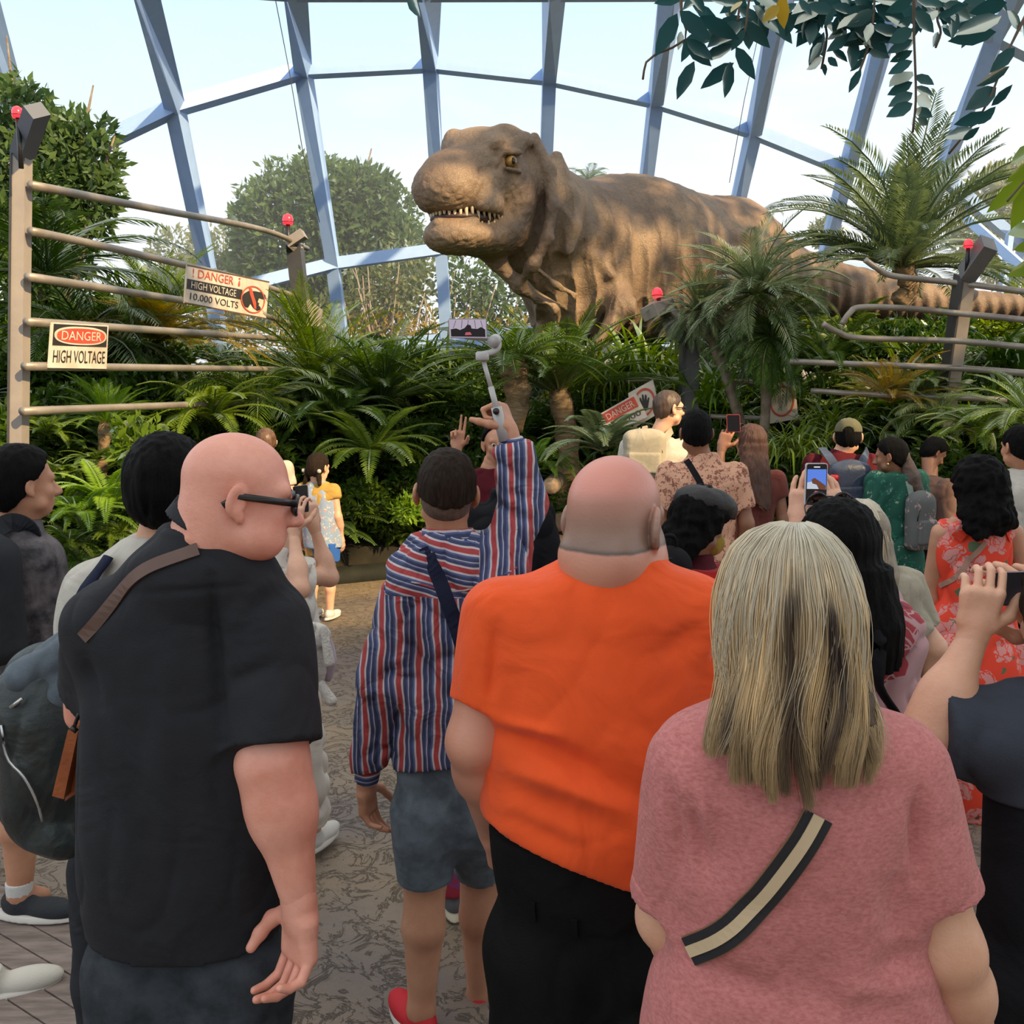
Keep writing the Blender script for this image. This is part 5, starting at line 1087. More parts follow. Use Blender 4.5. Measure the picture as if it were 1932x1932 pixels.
def long_hair(c, R, s, n, phi, zend, m, root, palette, rad=.0028, flare=1.0, wave=.01, part=(0, .02), vol=1.12, seed=0, k=18, jitter=.03, tipcol=None, name='hair', endfn=None, lie=None, streak=0):
    "locks that start at the parting, run over the skull and hang to world height zend"
    rng = np.random.RandomState(seed); ph = rng.uniform(phi[0], phi[1], n); a = (np.array((.077, .098, .087))+.012)*s*vol; ctr = c+R@np.array((0, -.012, .036))*s; paths = np.zeros((n, k, 3)); z1 = zend+rng.normal(0, jitter, n); lay = rng.uniform(.93, 1.06, n)
    k1 = k//3
    for j in range(k):
        if j < k1:
            th = (j/(k1-1))*1.62; loc = np.stack((np.sin(th)*np.sin(ph)*a[0], -np.sin(th)*np.cos(ph)*a[1]+part[1]*s*math.cos(th), np.full(n, math.cos(th)*a[2])), 1)*lay[:, None]; paths[:, j] = ctr+loc@R.T
        else:
            t = (j-k1+1)/(k-k1); p0 = paths[:, k1-1]; off = (p0-ctr); off[:, 2] = 0
            w = np.stack((np.sin(t*7+ph*3+rng.uniform(0, .6, n)), np.zeros(n), np.zeros(n)), 1)*wave*t
            paths[:, j] = p0+off*(flare-1)*t**.8+w; paths[:, j, 2] = p0[:, 2]+(z1-p0[:, 2])*t
            if lie is not None: paths[:, j, 1] += lie*t
            if endfn: paths[:, j] = endfn(paths[:, j], t, ph)
    pal = np.array(palette, float); cc = pal[rng.choice(len(pal), n)]*rng.uniform(.8, 1.2, n)[:, None]
    if streak:
        sv = .5+.5*np.sin(ph*streak*2+1.5*np.sin(ph*streak*.9+seed)); sv = np.clip(sv+rng.normal(0, .22, n), 0, .999); order = np.argsort(pal.sum(1)); cc = pal[order][(sv**.8*len(pal)).astype(int)]*rng.uniform(.85, 1.15, n)[:, None]
    if tipcol is not None:
        tc_ = np.array(tipcol)[None, None]; tt_ = (np.linspace(0, 1, k)**1.5)[None, :, None]*.75; col = cc[:, None]*(1-tt_)+tc_*tt_; V, F, c_ = strands(paths, rng.uniform(.7, 1.3, n)*rad*s, col.reshape(n*k, 3).reshape(-1, 3))
    else: V, F, c_ = strands(paths, rng.uniform(.7, 1.3, n)*rad*s, np.repeat(cc, 1, axis=0))
    return wobj(name, (V, F), m, root, col=c_)
M_hairattr = mat('hair_strands', (.5, .4, .3), .38, attr=True, spec=.5)
M_frame = mat('glasses_black', (.01, .01, .012), .25)

def collar(p, m, r=.07, h=.035, tilt=None, th=.007, name='collar', up=.0, drop=.0, flare=1.12):
    "stand or fold-over collar: a tapered band round the neck"
    c = p.J['neck']; d = unit(p.J['head']-c if tilt is None else tilt); a = c-d*h*.7+d*up; b = c+d*h+d*up
    return wobj(name, net([('+', 0, cap(a, b, r*flare, r, flat_a=True, flat_b=True)), ('-', 0, cap(a-d*.03, b+d*.03, (r*flare)-th, r-th, flat_a=True, flat_b=True))], .004 if c[1] < 3 else .006), m, p.root)

def sheet_hair(rows, Y, n, phi, m, root, colfn, nl=40, rad=.0006, k=30, seed=0, amp=.012, tend=(1.0, .05), name='hair', crown=0.0, p=.6):
    "strands combed over a shell given by silhouette rows (py, left, right, centre depth, depth radius) from crown to tips; ends gather into waving locks"
    rng = np.random.RandomState(seed); ye = lambda r: Y+r[3]-r[4]*.45; T = np.array([( *((at(r[1], r[0], ye(r))+at(r[2], r[0], ye(r)))/2)[[0, 2]], (at(r[2], r[0], ye(r))-at(r[1], r[0], ye(r)))[0]/2*.91, r[3], r[4]) for r in rows]); nr = len(rows); tt = np.linspace(0, 1, nr)
    lc = np.linspace(phi[0], phi[1], nl); wl = lc[1]-lc[0]; ph = rng.uniform(phi[0], phi[1], n); lid = np.clip(np.round((ph-phi[0])/wl+rng.normal(0, .25, n)), 0, nl-1).astype(int); lj = rng.normal(0, 1, nl); lph = np.cumsum(rng.normal(0, .7, nl)); la = rng.uniform(.5, 1.2, nl)*amp; lcu = rng.uniform(-1, 1, nl)
    tend_ = tend[0]-tend[1]*np.abs(lj[lid])-.05*np.abs(np.sin(lc[lid]))-rng.exponential(.02, n); lay = rng.normal(0, .035, n)-.01; paths = np.zeros((n, k, 3)); cols = np.zeros((n, k, 3)); o1, o2 = rng.normal(0, 1, n), rng.normal(0, 1, n)
    for j in range(k):
        t = np.clip(j/(k-1)*tend_, 0, 1); g = np.clip((t-.45)/.55, 0, 1)**1.2*.55; q = ph*(1-g)+lc[lid]*g; I = [np.interp(t, tt, T[:, c]) for c in range(5)]
        w = np.clip((t-.35)/.65, 0, 1); tail = np.clip((t-.85*tend_)/(.15*tend_), 0, 1); sn = np.sin(q); cs = np.cos(q)
        x = I[0]+I[2]*(1+lay)*sn+(la[lid]*np.sin(t*11+lph[lid])+.0022*o1*(.4+w))*w+lcu[lid]*.012*tail**1.5+.0012*o2*np.sin(t*9+o1)
        y = Y+I[3]-I[4]*(1+lay)*np.sign(cs)*np.abs(cs)**p+.004*np.cos(t*11+lph[lid])*w+.0015*o2*w
        paths[:, j] = np.stack((x, y, I[1]), 1); cols[:, j] = colfn(q, t, lid, o1)
    V, F, c_ = strands(paths, rng.uniform(.7, 1.3, n)*rad, cols.reshape(-1, 3)); return wobj(name, (V, F), m, root, col=c_)
def lerpc(a, b, w): return np.asarray(a)[None]*(1-w[:, None])+np.asarray(b)[None]*w[:, None]
# ---------------------------------------------------------------- nearest four
# 1 bald man in a black shirt
Yk = 1.78; kr = rows_px([(985, 360, 440, 1.0), (1010, 320, 462, .8), (1040, 268, 475, .62), (1085, 220, 505, .55), (1140, 190, 530, .52), (1220, 172, 550, .52), (1320, 168, 556, .54), (1430, 164, 556, .58), (1540, 162, 550, .62), (1640, 164, 540, .62), (1740, 178, 530, .6), (1850, 175, 540, .58), (1932, 178, 545, .55), (2010, 190, 540, .5)], Yk)
M_bs = cloth('black_shirt', (.013, .014, .018), var=.15, spec=.35); M_jean = cloth('dark_jeans', (.040, .046, .054), var=.3, vscale=20)
zk = at(300, 1728, Yk)[2]
cr = crease_px(Yk-.14, [(400, 1090, 415, 1400, .012, -.012), (425, 1180, 520, 1080, .02, .006), (430, 1290, 520, 1250, .015, -.006), (180, 1190, 240, 1090, .02, -.006), (430, 1150, 540, 1120, .02, -.005), (260, 1120, 470, 1105, .006, -.003), (200, 1450, 330, 1700, .03, -.005), (420, 1450, 500, 1700, .03, -.006), (300, 1300, 320, 1600, .03, .004), (160, 1240, 185, 1330, .012, -.008)])
def bald_extra(hp, L, R, s):
    hp.append(('+', .03*s, cap(L(0, -.042, -.04), L(0, -.045, -.09), .060*s, .062*s)))
    for z, y0 in ((-.040, -.094), (-.060, -.096), (-.080, -.096)): hp.append(('+', .004*s, cap(L(-.04, y0+.018, z), L(.04, y0+.018, z), .014*s, .014*s)))
    for g in (-1, 1): hp.append(('+', .03*s, ell(L(g*.045, .035, -.07), np.array((.03, .05, .035))*s, R)))
    return hp
hk = at(452, 940, Yk+.0)
k = person('bald man with black-framed glasses in a loose black short-sleeved shirt, seen from behind, looking right', kr[0][1], Yk, H=1.84, rows=kr, skin=S_pink, res=.009, hres=.0045, hs=1.0,
    j=dict(neck=at(398, 1010, Yk+.01), head=hk, shL=at(205, 1180, Yk+.02), shR=at(500, 1185, Yk+.0), elL=at(200, 1290, Yk+.12), elR=at(515, 1440, Yk-.09), wrL=at(156, 1352, Yk+.10), wrR=at(566, 1705, Yk-.14),
           hipL=at(270, 1830, Yk), hipR=at(455, 1830, Yk), knL=np.array((*at(280, 2180, Yk)[:2], .5)), knR=np.array((*at(450, 2180, Yk)[:2], .5)), anL=np.array((*at(290, 2500, Yk)[:2], .08)), anR=np.array((*at(445, 2500, Yk)[:2], .08))),
    head=(-1.22, .16, 0), neckr=.066, jaw=1.15, headfn=bald_extra, arm=(.070, .060, .037), leg=(.10, .07, .05),
    hands={'R': dict(d=(-.04, -.02, -1), n=(-.72, -.69, .0), b=(-.69, .72, 0), fing=[(.35, .75, .45), (.42, .8, .5), (.5, .85, .5), (.55, .9, .55)], s=1.16, thumb=.35, spread=.07), 'L': dict(d=(.1, .2, -1), n=(.8, .3, 0), b=(0, 1, 0), curl=(.7, .9, .6), s=1.0)},
    top=dict(m=M_bs, hem=zk, hn=(.0, .30, -1), sleeve={'L': .98, 'R': .86}, sk=.045, sr=(1.16, 1.45, 1.2), off=.008, res=.0065, fold=.0028, extra=[(.05, ell(at(388, 1078, Yk), (.12, .105, .07)))], neck=at(400, 1003, Yk)[2], cr=cr), bottom=dict(m=M_jean, waist=zk+.06, wide=1.3, name='jeans', off=-.010))
collar(k, M_bs, r=.088, h=.024, tilt=(.50, .10, .9), up=.020, flare=1.08)
glasses(k, M_frame, thick=1.7, label='black-framed glasses worn by the bald man in the black shirt')
M_lstrap = mat('brown_leather', (.10, .05, .035), .5, var=.2)
r = empty('crossbody_bag', tuple(at(180, 1180, Yk-.2)), 'brown leather crossbody strap over the black shirt', 'bag'); surf_strap(k.top, at(402, 1022, Yk), at(190, 1185, Yk), pxs(24, Yk), .004, M_lstrap, 'strap', r, mid=at(290, 1070, Yk))
M_case = mat('tan_leather', (.36, .095, .025), .5, col2=(.22, .05, .015), vscale=9, bump=.3, bscale=60)
r = empty('leather_pouch', tuple(at(130, 1540, Yk)), 'orange-brown leather pouch dangling from the bald man\'s left hand', 'bag')
def slab(c4, Y, th, m, nm, root): q = Quad([at(*c, Y) for c in c4]); return wobj(nm, q.rect(0, 0, 1, 1, 0, th), m, root, False)
slab([(128, 1378), (150, 1368), (120, 1508), (98, 1502)], Yk+.03, .05, M_case, 'flap', r); slab([(140, 1362), (166, 1350), (168, 1480), (122, 1512)], Yk+.06, .05, M_case, 'pouch_body', r)
wobj('zip_pull', tube([at(134, 1372, Yk), at(145, 1380, Yk)], .006, 6), M_blk, r); wobj('wrist_strap', tube(spline([at(140, 1372, Yk+.02), at(150, 1345, Yk+.02), at(168, 1335, Yk+.03)], 6), .004, 5), M_blk, r)
# 2 man in the orange t-shirt
Yo = 1.8; orr = rows_px([(1040, 1105, 1215, .9), (1058, 1075, 1245, .8), (1078, 1020, 1290, .66), (1105, 985, 1315, .6), (1150, 950, 1335, .58), (1230, 930, 1345, .6), (1330, 926, 1348, .66), (1430, 918, 1352, .72), (1520, 912, 1356, .74), (1600, 918, 1350, .70), (1700, 930, 1330, .62), (1800, 935, 1320, .58), (1950, 940, 1315, .5)], Yo)
M_or = cloth('orange_cotton', (.80, .095, .018), var=.06, bump=.12); M_bp = cloth('black_trousers', (.008, .008, .008), var=.2)
zo = at(1100, 1612, Yo)[2]
cr = crease_px(Yo-.22, [(925, 1370, 1120, 1450, .018, -.010), (1000, 1400, 1200, 1510, .02, -.007), (930, 1480, 1150, 1560, .02, -.008), (940, 1540, 1100, 1620, .02, -.007), (1100, 1440, 1330, 1560, .03, -.008), (935, 1360, 1050, 1390, .012, .008), (960, 1450, 1180, 1530, .014, .006), (1240, 1240, 1330, 1180, .02, -.006), (935, 1180, 925, 1330, .012, -.008), (1080, 1090, 1090, 1250, .04, -.003)])
S_bald = bpy.data.materials.new('shaven_skin'); S_bald.use_nodes = True; t = S_bald.node_tree; L = t.links; b = t.nodes['Principled BSDF']; b.inputs['Roughness'].default_value = .42
ho = at(1162, 990, Yo)
g_ = N(t, 'ShaderNodeNewGeometry'); tc = N(t, 'ShaderNodeTexCoord'); sx = N(t, 'ShaderNodeSeparateXYZ'); L.new(tc.outputs['Object'], sx.inputs[0])
# stubble grows in a band round the back of the head (height in the object's own frame)
nz = N(t, 'ShaderNodeTexNoise', Scale=22.0, Detail=4.0); L.new(tc.outputs['Object'], nz.inputs['Vector']); ma = N(t, 'ShaderNodeMath', _operation='MULTIPLY_ADD'); ma.inputs[1].default_value = .012; L.new(nz.outputs['Fac'], ma.inputs[0]); L.new(sx.outputs['Z'], ma.inputs[2])
rp = N(t, 'ShaderNodeValToRGB'); mr = N(t, 'ShaderNodeMapRange'); mr.inputs['From Min'].default_value = ho[2]-.06; mr.inputs['From Max'].default_value = ho[2]+.10; L.new(ma.outputs[0], mr.inputs['Value']); L.new(mr.outputs[0], rp.inputs[0])
e = rp.color_ramp.elements; e[0].position = 0; e[0].color = (.60, .28, .19, 1); e[1].position = .16; e[1].color = (.56, .26, .18, 1)
for ps, c in ((.19, (.10, .07, .055)), (.24, (.24, .15, .11)), (.5, (.34, .20, .15)), (.74, (.46, .22, .16)), (.9, (.62, .25, .19))): q = e.new(ps); q.color = (*c, 1)
L.new(rp.outputs[0], b.inputs['Base Color'])
n2 = N(t, 'ShaderNodeTexNoise', Scale=160.0, Detail=4.0); L.new(tc.outputs['Object'], n2.inputs['Vector']); bp = N(t, 'ShaderNodeBump', Strength=.15, Distance=.004); L.new(n2.outputs['Fac'], bp.inputs['Height']); L.new(bp.outputs[0], b.inputs['Normal'])
def fat(hp, L, R, s):
    hp.append(('+', .02*s, cap(L(-.04, -.062, -.055), L(.04, -.062, -.055), .026*s, .026*s))); hp.append(('+', .04*s, ell(L(0, -.03, -.07), np.array((.070, .066, .06))*s, R)))
    for g in (-1, 1): hp.append(('+', .03*s, ell(L(g*.045, .035, -.065), np.array((.035, .045, .04))*s, R)))
    return hp
o_ = person('stout balding man in a bright orange t-shirt and black trousers, seen from behind', orr[3][1], Yo, H=1.80, rows=orr, skin=S_bald, res=.009, hres=.0045, hs=1.08, headfn=fat,
    j=dict(neck=at(1158, 1062, Yo+.0), head=ho, shL=at(945, 1165, Yo), shR=at(1318, 1165, Yo), elL=at(893, 1400, Yo-.03), elR=at(1345, 1380, Yo), wrL=at(925, 1560, Yo+.14), wrR=at(1330, 1540, Yo+.14),
           hipL=at(1030, 1790, Yo), hipR=at(1220, 1790, Yo), knL=np.array((*at(1030, 2180, Yo)[:2], .5)), knR=np.array((*at(1220, 2180, Yo)[:2], .5)), anL=np.array((*at(1030, 2500, Yo)[:2], .08)), anR=np.array((*at(1220, 2500, Yo)[:2], .08))),
    head=(-.62, .12, 0), neckr=.070, jaw=1.1, arm=(.066, .048, .036), leg=(.115, .08, .055),
    top=dict(m=M_or, hem=zo, hn=(-.40, -.12, -1), sleeve={'L': .68, 'R': .66}, sk=.05, sr=(1.16, 1.22, 1), off=.008, res=.0065, fold=.0026, ff=5, neck=at(1158, 1052, Yo)[2], cr=cr), bottom=dict(m=M_bp, waist=at(1100, 1545, Yo)[2], wide=1.35, fold=.008, off=-.008))
wobj('beard', displace(net([('+', 0, ell(o_.L(0, .045, -.088), np.array((.062, .065, .045))*1.08, o_.HR)), ('+', .02, ell(o_.L(.058, .012, -.055), np.array((.022, .03, .045))*1.08, o_.HR)), ('x', 0, plane_cut(o_.L(0, .0, -.03), o_.HR@np.array((0, 0, 1.)))), ('x', 0, plane_cut(o_.L(0, -.012, 0), o_.HR@np.array((0, -1., 0))))], .005), lambda V: .002*snoise(V, 90, 3)), mat('beard_grey', (.32, .29, .26), .8, var=.4, vscale=60, bump=1, bscale=200), o_.root)
collar(o_, M_or, r=.084, h=.010, tilt=(.1, .15, 1), flare=1.06, name='collar_band', up=-.002)
for px, py in ((1003, 1640), (1075, 1665)): surf_strap(o_.bot, at(px, py, Yo), at(px+2, py+38, Yo), .012, .005, M_bp, 'belt_loop', o_.root)
# 3 woman with blond hair
Yb_ = 1.32; br = rows_px([(1300, 1425, 1560, .9), (1325, 1380, 1610, .75), (1352, 1318, 1665, .6), (1400, 1275, 1718, .58), (1480, 1255, 1742, .6), (1600, 1268, 1742, .62), (1700, 1280, 1738, .62), (1780, 1262, 1735, .62), (1850, 1235, 1752, .62), (1932, 1218, 1785, .62), (2050, 1210, 1800, .6), (2150, 1230, 1790, .55)], Yb_)
M_pk = cloth('heather_pink_cotton', (.42, .135, .125), col2=(.56, .21, .20), vscale=120, bump=.2, bscale=300, stretch=(1, 1, 2))
cr = crease_px(Yb_-.17, [(1300, 1520, 1330, 1660, .012, -.010), (1262, 1480, 1290, 1650, .008, -.008), (1320, 1500, 1345, 1600, .010, .006), (1735, 1500, 1735, 1660, .010, -.012), (1450, 1820, 1600, 1900, .03, -.008), (1310, 1800, 1480, 1900, .018, -.010), (1640, 1850, 1750, 1800, .018, -.010), (1500, 1500, 1560, 1700, .05, .005), (1690, 1640, 1700, 1780, .03, -.008), (1400, 1700, 1390, 1850, .04, .006), (1550, 1880, 1740, 1840, .02, .006), (1340, 1520, 1360, 1640, .02, -.006)])
b_ = person('woman with long blond-streaked hair in a dusty pink t-shirt, nearest the camera, seen from behind', br[3][1], Yb_, H=1.70, rows=br, skin=S_light, res=.008, hres=.005, hs=1.0,
    j=dict(neck=at(1500, 1330, Yb_), head=at(1503, 1168, Yb_+.02), shL=at(1315, 1445, Yb_), shR=at(1692, 1445, Yb_), elL=at(1262, 1730, Yb_+.05), elR=at(1790, 1790, Yb_-.03), wrL=at(1330, 1850, Yb_+.25), wrR=at(1850, 2010, Yb_+.06),
           hipL=at(1400, 2150, Yb_), hipR=at(1620, 2150, Yb_), knL=np.array((*at(1400, 2300, Yb_)[:2], .5)), knR=np.array((*at(1620, 2300, Yb_)[:2], .5)), anL=np.array((*at(1400, 2400, Yb_)[:2], .08)), anR=np.array((*at(1620, 2400, Yb_)[:2], .08))),
    arm=(.060, .047, .034), neckr=.05, leg=(.10, .07, .05),
    top=dict(m=M_pk, hem=.86, sleeve={'L': .80, 'R': .66}, sk=.05, sr=(1.14, 1.30, 1), off=.008, res=.006, fold=.0026, ff=6, neck=at(1500, 1318, Yb_)[2], cr=cr), bottom=dict(m=M_jean, wide=1.2, res=.014, name='jeans'))
for q, s_ in (('L', .77), ('R', .63)):
    sh, el_ = b_.J['sh'+q], b_.J['el'+q]; c = sh+(el_-sh)*s_; d = unit(el_-sh); rr = (.060+(.047-.060)*s_)*.97*1.30
    V, F = net([('+', 0, cap(c-d*.012, c+d*.02, rr+.004, rr+.005, flat_b=True, flat_a=True))], .005); wobj('rolled_cuff', displace((V, F), lambda V: .002*snoise(V, 20, 2)), M_pk, b_.root)
M_st1 = mat('strap_black', (.012, .011, .014), .8); M_st2 = mat('strap_cream', (.55, .42, .26), .8); M_st3 = mat('strap_tan_edge', (.25, .12, .06), .8)
r = empty('crossbody_bag', tuple(at(1300, 1740, Yb_-.15)), 'wide black and cream striped bag strap across the pink t-shirt', 'bag')
for o1, w_, m_, lf in ((0, 62, M_st3, .003), (0, 57, M_st1, .005), (0, 23, M_st2, .007)):
    surf_strap(b_.top, at(1490, 1465, Yb_), at(1288, 1745, Yb_), pxs(w_, Yb_-.1), .003, m_, 'strap' if w_ == 62 else 'stripe', r, lift_=lf, mid=at(1395, 1615, Yb_))
# her hair: locks from the parting, pale over darker layers
pal = [(.66, .56, .36), (.60, .48, .27), (.70, .62, .44), (.52, .40, .22), (.30, .20, .12), (.13, .085, .055), (.74, .68, .52)]
hc_ = b_.J['head']; RR = b_.HR; zt = at(1500, 1440, Yb_-.1)[2]
def bend(p, t, ph):
    q = p.copy(); q[:, 1] += -.030*t*(np.cos(ph) > -.3); q[:, 0] += .014*t*np.sin(t*8+ph*2.0)+.005*np.sin(ph*9)*t; return q
hx = hc_[0]
hair_rows = [(987, 1488, 1516, .02, .012), (994, 1462, 1540, .02, .040), (1012, 1430, 1572, .015, .072), (1045, 1400, 1605, .008, .096), (1090, 1383, 1625, .0, .110), (1140, 1373, 1637, -.006, .116), (1200, 1366, 1643, -.016, .112), (1260, 1362, 1648, -.03, .104), (1320, 1356, 1654, -.05, .092), (1380, 1350, 1660, -.07, .080), (1440, 1343, 1666, -.085, .070), (1520, 1335, 1672, -.09, .066)]
def blcol(q, t, lid, o):
    w = np.sin(q)+.10*np.sin(t*9+lid*.3); rnd = np.random.RandomState(3).uniform(-1, 1, 200)[lid % 200]
    dark = 1.15*np.exp(-((w+.24)/.17)**2)*np.clip((t-.28)/.14, 0, 1)+1.15*np.exp(-((w-.30)/.16)**2)*np.clip((t-.34)/.14, 0, 1)+.7*np.exp(-((w+.75)/.12)**2)*np.clip((t-.6)/.2, 0, 1)+.5*np.exp(-((w-.8)/.15)**2)*np.clip((t-.5)/.2, 0, 1)
    dark = np.clip(dark*.95+.32*rnd*np.clip((t-.3)/.3, 0, 1)+.16*o*.8, 0, 1); base = lerpc((.64, .56, .41), (.66, .46, .23), np.clip((t-.15)/.35, 0, 1)); low = np.clip((t-.62)/.35, 0, 1)[:, None]*.5
    c = base*(1-dark[:, None])+np.array((.040, .024, .017))*dark[:, None]; c = c*(1-low)+np.array((.20, .135, .08))*low; return np.clip(c*(1+.20*o[:, None]), .01, .9)
wobj('hair_underlayer', net([('+', 0, ell(b_.L(0, -.010, .034), (.083, .103, .094), RR)), ('+', .03, loft([(zt+.06, hx-.018, Yb_-.122, .085, .016), (zt+.10, hx-.014, Yb_-.095, .086, .035), (hc_[2]-.06, hx-.006, Yb_-.035, .086, .070), (hc_[2]+.02, hx, Yb_-.005, .084, .094)]))], .006), mat('hair_dark_blond', (.10, .068, .045), .6, var=.4, vscale=40, stretch=(9, 9, .6), spec=.2), b_.root)
sheet_hair(hair_rows, Yb_, 7500, (-1.75, 1.75), M_hairattr, b_.root, blcol, nl=26, rad=.00062, seed=5, amp=.015, tend=(1.0, .05))
fly = [(r[0]-3, r[1]-10-(i_ > 6)*8, r[2]+10+(i_ > 6)*4, r[3], r[4]+.006) for i_, r in enumerate(hair_rows)]
sheet_hair(fly, Yb_, 260, (-1.6, 1.6), M_hairattr, b_.root, lambda q, t, l, o: lerpc((.60, .55, .43), (.42, .32, .19), t), nl=40, rad=.0004, seed=9, amp=.03, tend=(.95, .12), name='loose_strands')
# 4 man in the striped shirt holding the selfie stick
Ys = 2.63; sr = rows_px([(985, 808, 880, 1.0), (1005, 795, 898, .9), (1030, 775, 930, .7), (1065, 757, 968, .6), (1110, 762, 985, .58), (1180, 770, 985, .6), (1280, 766, 968, .6), (1380, 752, 940, .62), (1450, 748, 935, .62), (1520, 752, 935, .6), (1580, 765, 925, .5)], Ys)
def stripemat(nm, mode):
    m = bpy.data.materials.new(nm); m.use_nodes = True; t = m.node_tree; L = t.links; b = t.nodes['Principled BSDF']; b.inputs['Roughness'].default_value = .8
    tc = N(t, 'ShaderNodeTexCoord'); sx = N(t, 'ShaderNodeSeparateXYZ'); nz = N(t, 'ShaderNodeTexNoise', Scale=7.0, Detail=2.0); L.new(tc.outputs['Object'], sx.inputs[0]); L.new(tc.outputs['Object'], nz.inputs['Vector'])
    a = N(t, 'ShaderNodeMath', _operation='MULTIPLY_ADD'); a.inputs[1].default_value = .030; L.new(nz.outputs['Fac'], a.inputs[0]); L.new(sx.outputs[mode], a.inputs[2])
    s = N(t, 'ShaderNodeMath', _operation='MULTIPLY'); s.inputs[1].default_value = 1/.052; L.new(a.outputs[0], s.inputs[0]); f = N(t, 'ShaderNodeMath', _operation='FRACT'); L.new(s.outputs[0], f.inputs[0])
    r = N(t, 'ShaderNodeValToRGB'); r.color_ramp.interpolation = 'CONSTANT'; e = r.color_ramp.elements; e[0].position = 0; e[0].color = (.50, .46, .47, 1); e[1].position = .10; e[1].color = (.38, .045, .048, 1)
    for ps, c in ((.36, (.50, .46, .47)), (.46, (.035, .045, .11)), (.62, (.075, .105, .25)), (.68, (.50, .46, .47)), (.72, (.035, .045, .11)), (.9, (.075, .105, .25))): q = e.new(ps); q.color = (*c, 1)
    L.new(f.outputs[0], r.inputs[0]); L.new(r.outputs[0], b.inputs['Base Color'])
    n3 = N(t, 'ShaderNodeTexNoise', Scale=9.0, Detail=2.5, Distortion=1.6); L.new(tc.outputs['Object'], n3.inputs['Vector']); b3 = N(t, 'ShaderNodeBump', Strength=.6, Distance=.03); L.new(n3.outputs['Fac'], b3.inputs['Height']); L.new(b3.outputs[0], b.inputs['Normal'])
    if mode == 'X':   # the yoke across the shoulders is cut with its stripes running the other way
        z_ = N(t, 'ShaderNodeMath', _operation='GREATER_THAN'); z_.inputs[1].default_value = at(870, 1112, 2.63)[2]; L.new(sx.outputs['Z'], z_.inputs[0]); x_ = N(t, 'ShaderNodeMath', _operation='LESS_THAN'); x_.inputs[1].default_value = .115; L.new(sx.outputs['X'], x_.inputs[0]); x2 = N(t, 'ShaderNodeMath', _operation='GREATER_THAN'); x2.inputs[1].default_value = -.155; L.new(sx.outputs['X'], x2.inputs[0])
        k1 = N(t, 'ShaderNodeMath', _operation='MULTIPLY'); L.new(z_.outputs[0], k1.inputs[0]); L.new(x_.outputs[0], k1.inputs[1]); k2 = N(t, 'ShaderNodeMath', _operation='MULTIPLY'); L.new(k1.outputs[0], k2.inputs[0]); L.new(x2.outputs[0], k2.inputs[1])
        az = N(t, 'ShaderNodeMath', _operation='MULTIPLY_ADD'); az.inputs[1].default_value = .25; L.new(sx.outputs['X'], az.inputs[0]); L.new(sx.outputs['Z'], az.inputs[2]); mm = N(t, 'ShaderNodeMix', _data_type='FLOAT'); L.new(k2.outputs[0], mm.inputs['Factor']); L.new(a.outputs[0], mm.inputs[2]); L.new(az.outputs[0], mm.inputs[3]); L.new(mm.outputs[0], s.inputs[0])
    return m
M_sv = stripemat('striped_cotton', 'X'); M_sh = stripemat('striped_cotton_yoke', 'Z'); M_denim = cloth('denim', (.11, .14, .17), var=.35, vscale=14); M_navy = cloth('navy_webbing', (.015, .018, .04))
zs = at(840, 1432, Ys)[2]
cr = crease_px(Ys-.12, [(790, 1180, 830, 1400, .02, -.012), (830, 1150, 900, 1380, .02, -.010), (775, 1130, 785, 1300, .012, -.015), (850, 1130, 870, 1300, .02, .008), (900, 1080, 960, 1000, .015, -.01), (700, 1290, 770, 1250, .015, -.01), (960, 930, 1000, 940, .012, -.012), (955, 960, 1000, 985, .012, -.012), (690, 1430, 720, 1400, .01, -.008)])
s_ = person('man in a red, white and blue striped shirt and denim shorts raising a selfie stick', sr[3][1]-.02, Ys, H=1.76, rows=sr, skin=S_tan, res=.010, hres=.006, hs=.98,
    j=dict(neck=at(845, 1010, Ys), head=at(842, 932, Ys+.01), shL=at(778, 1085, Ys), shR=at(952, 1062, Ys), elL=at(722, 1285, Ys-.02), elR=at(985, 945, Ys+.06), wrL=at(690, 1480, Ys+.02), wrR=at(962, 818, Ys+.05),
           hipL=at(800, 1530, Ys), hipR=at(898, 1525, Ys+.03), knL=at(802, 1660, Ys+.01), knR=at(905, 1640, Ys+.16), anL=at(795, 1905, Ys-.03), anR=at(905, 1880, Ys+.18)),
    arm=(.050, .043, .031), head=(.08, -.1, .06), leg=(.092, .062, .042), shoes=False,
    hands={'R': dict(d=(-.35, .25, .95), n=(-.75, .3, -.2), b=(-.2, -.9, .3), curl=(1.55, 1.55, 1.1), s=.95, thumb=.95), 'L': dict(d=(.05, .15, -1), n=(.8, -.3, 0), b=(.35, .8, 0), fing=[(.2, .4, .3), (.4, .6, .4), (.5, .7, .4), (.6, .7, .4)], s=1.0)},
    top=dict(m=M_sv, hem=zs, hn=(.15, -.1, -1), sleeve={'L': 1.88, 'R': 1.82}, sk=.05, sr=(1.30, 1.52, 1.6), off=.012, res=.0085, fold=.012, ff=9, fseed=4, neck=at(845, 1012, Ys)[2], cr=cr), bottom=dict(m=M_denim, waist=zs+.08, end=.98, wide=1.32, name='denim_shorts', off=.0),
    hair=dict(m=H_brown, t=.010, n=(0, .35, -.94), d=-.020, vol=(.97, .98, 1.03)))
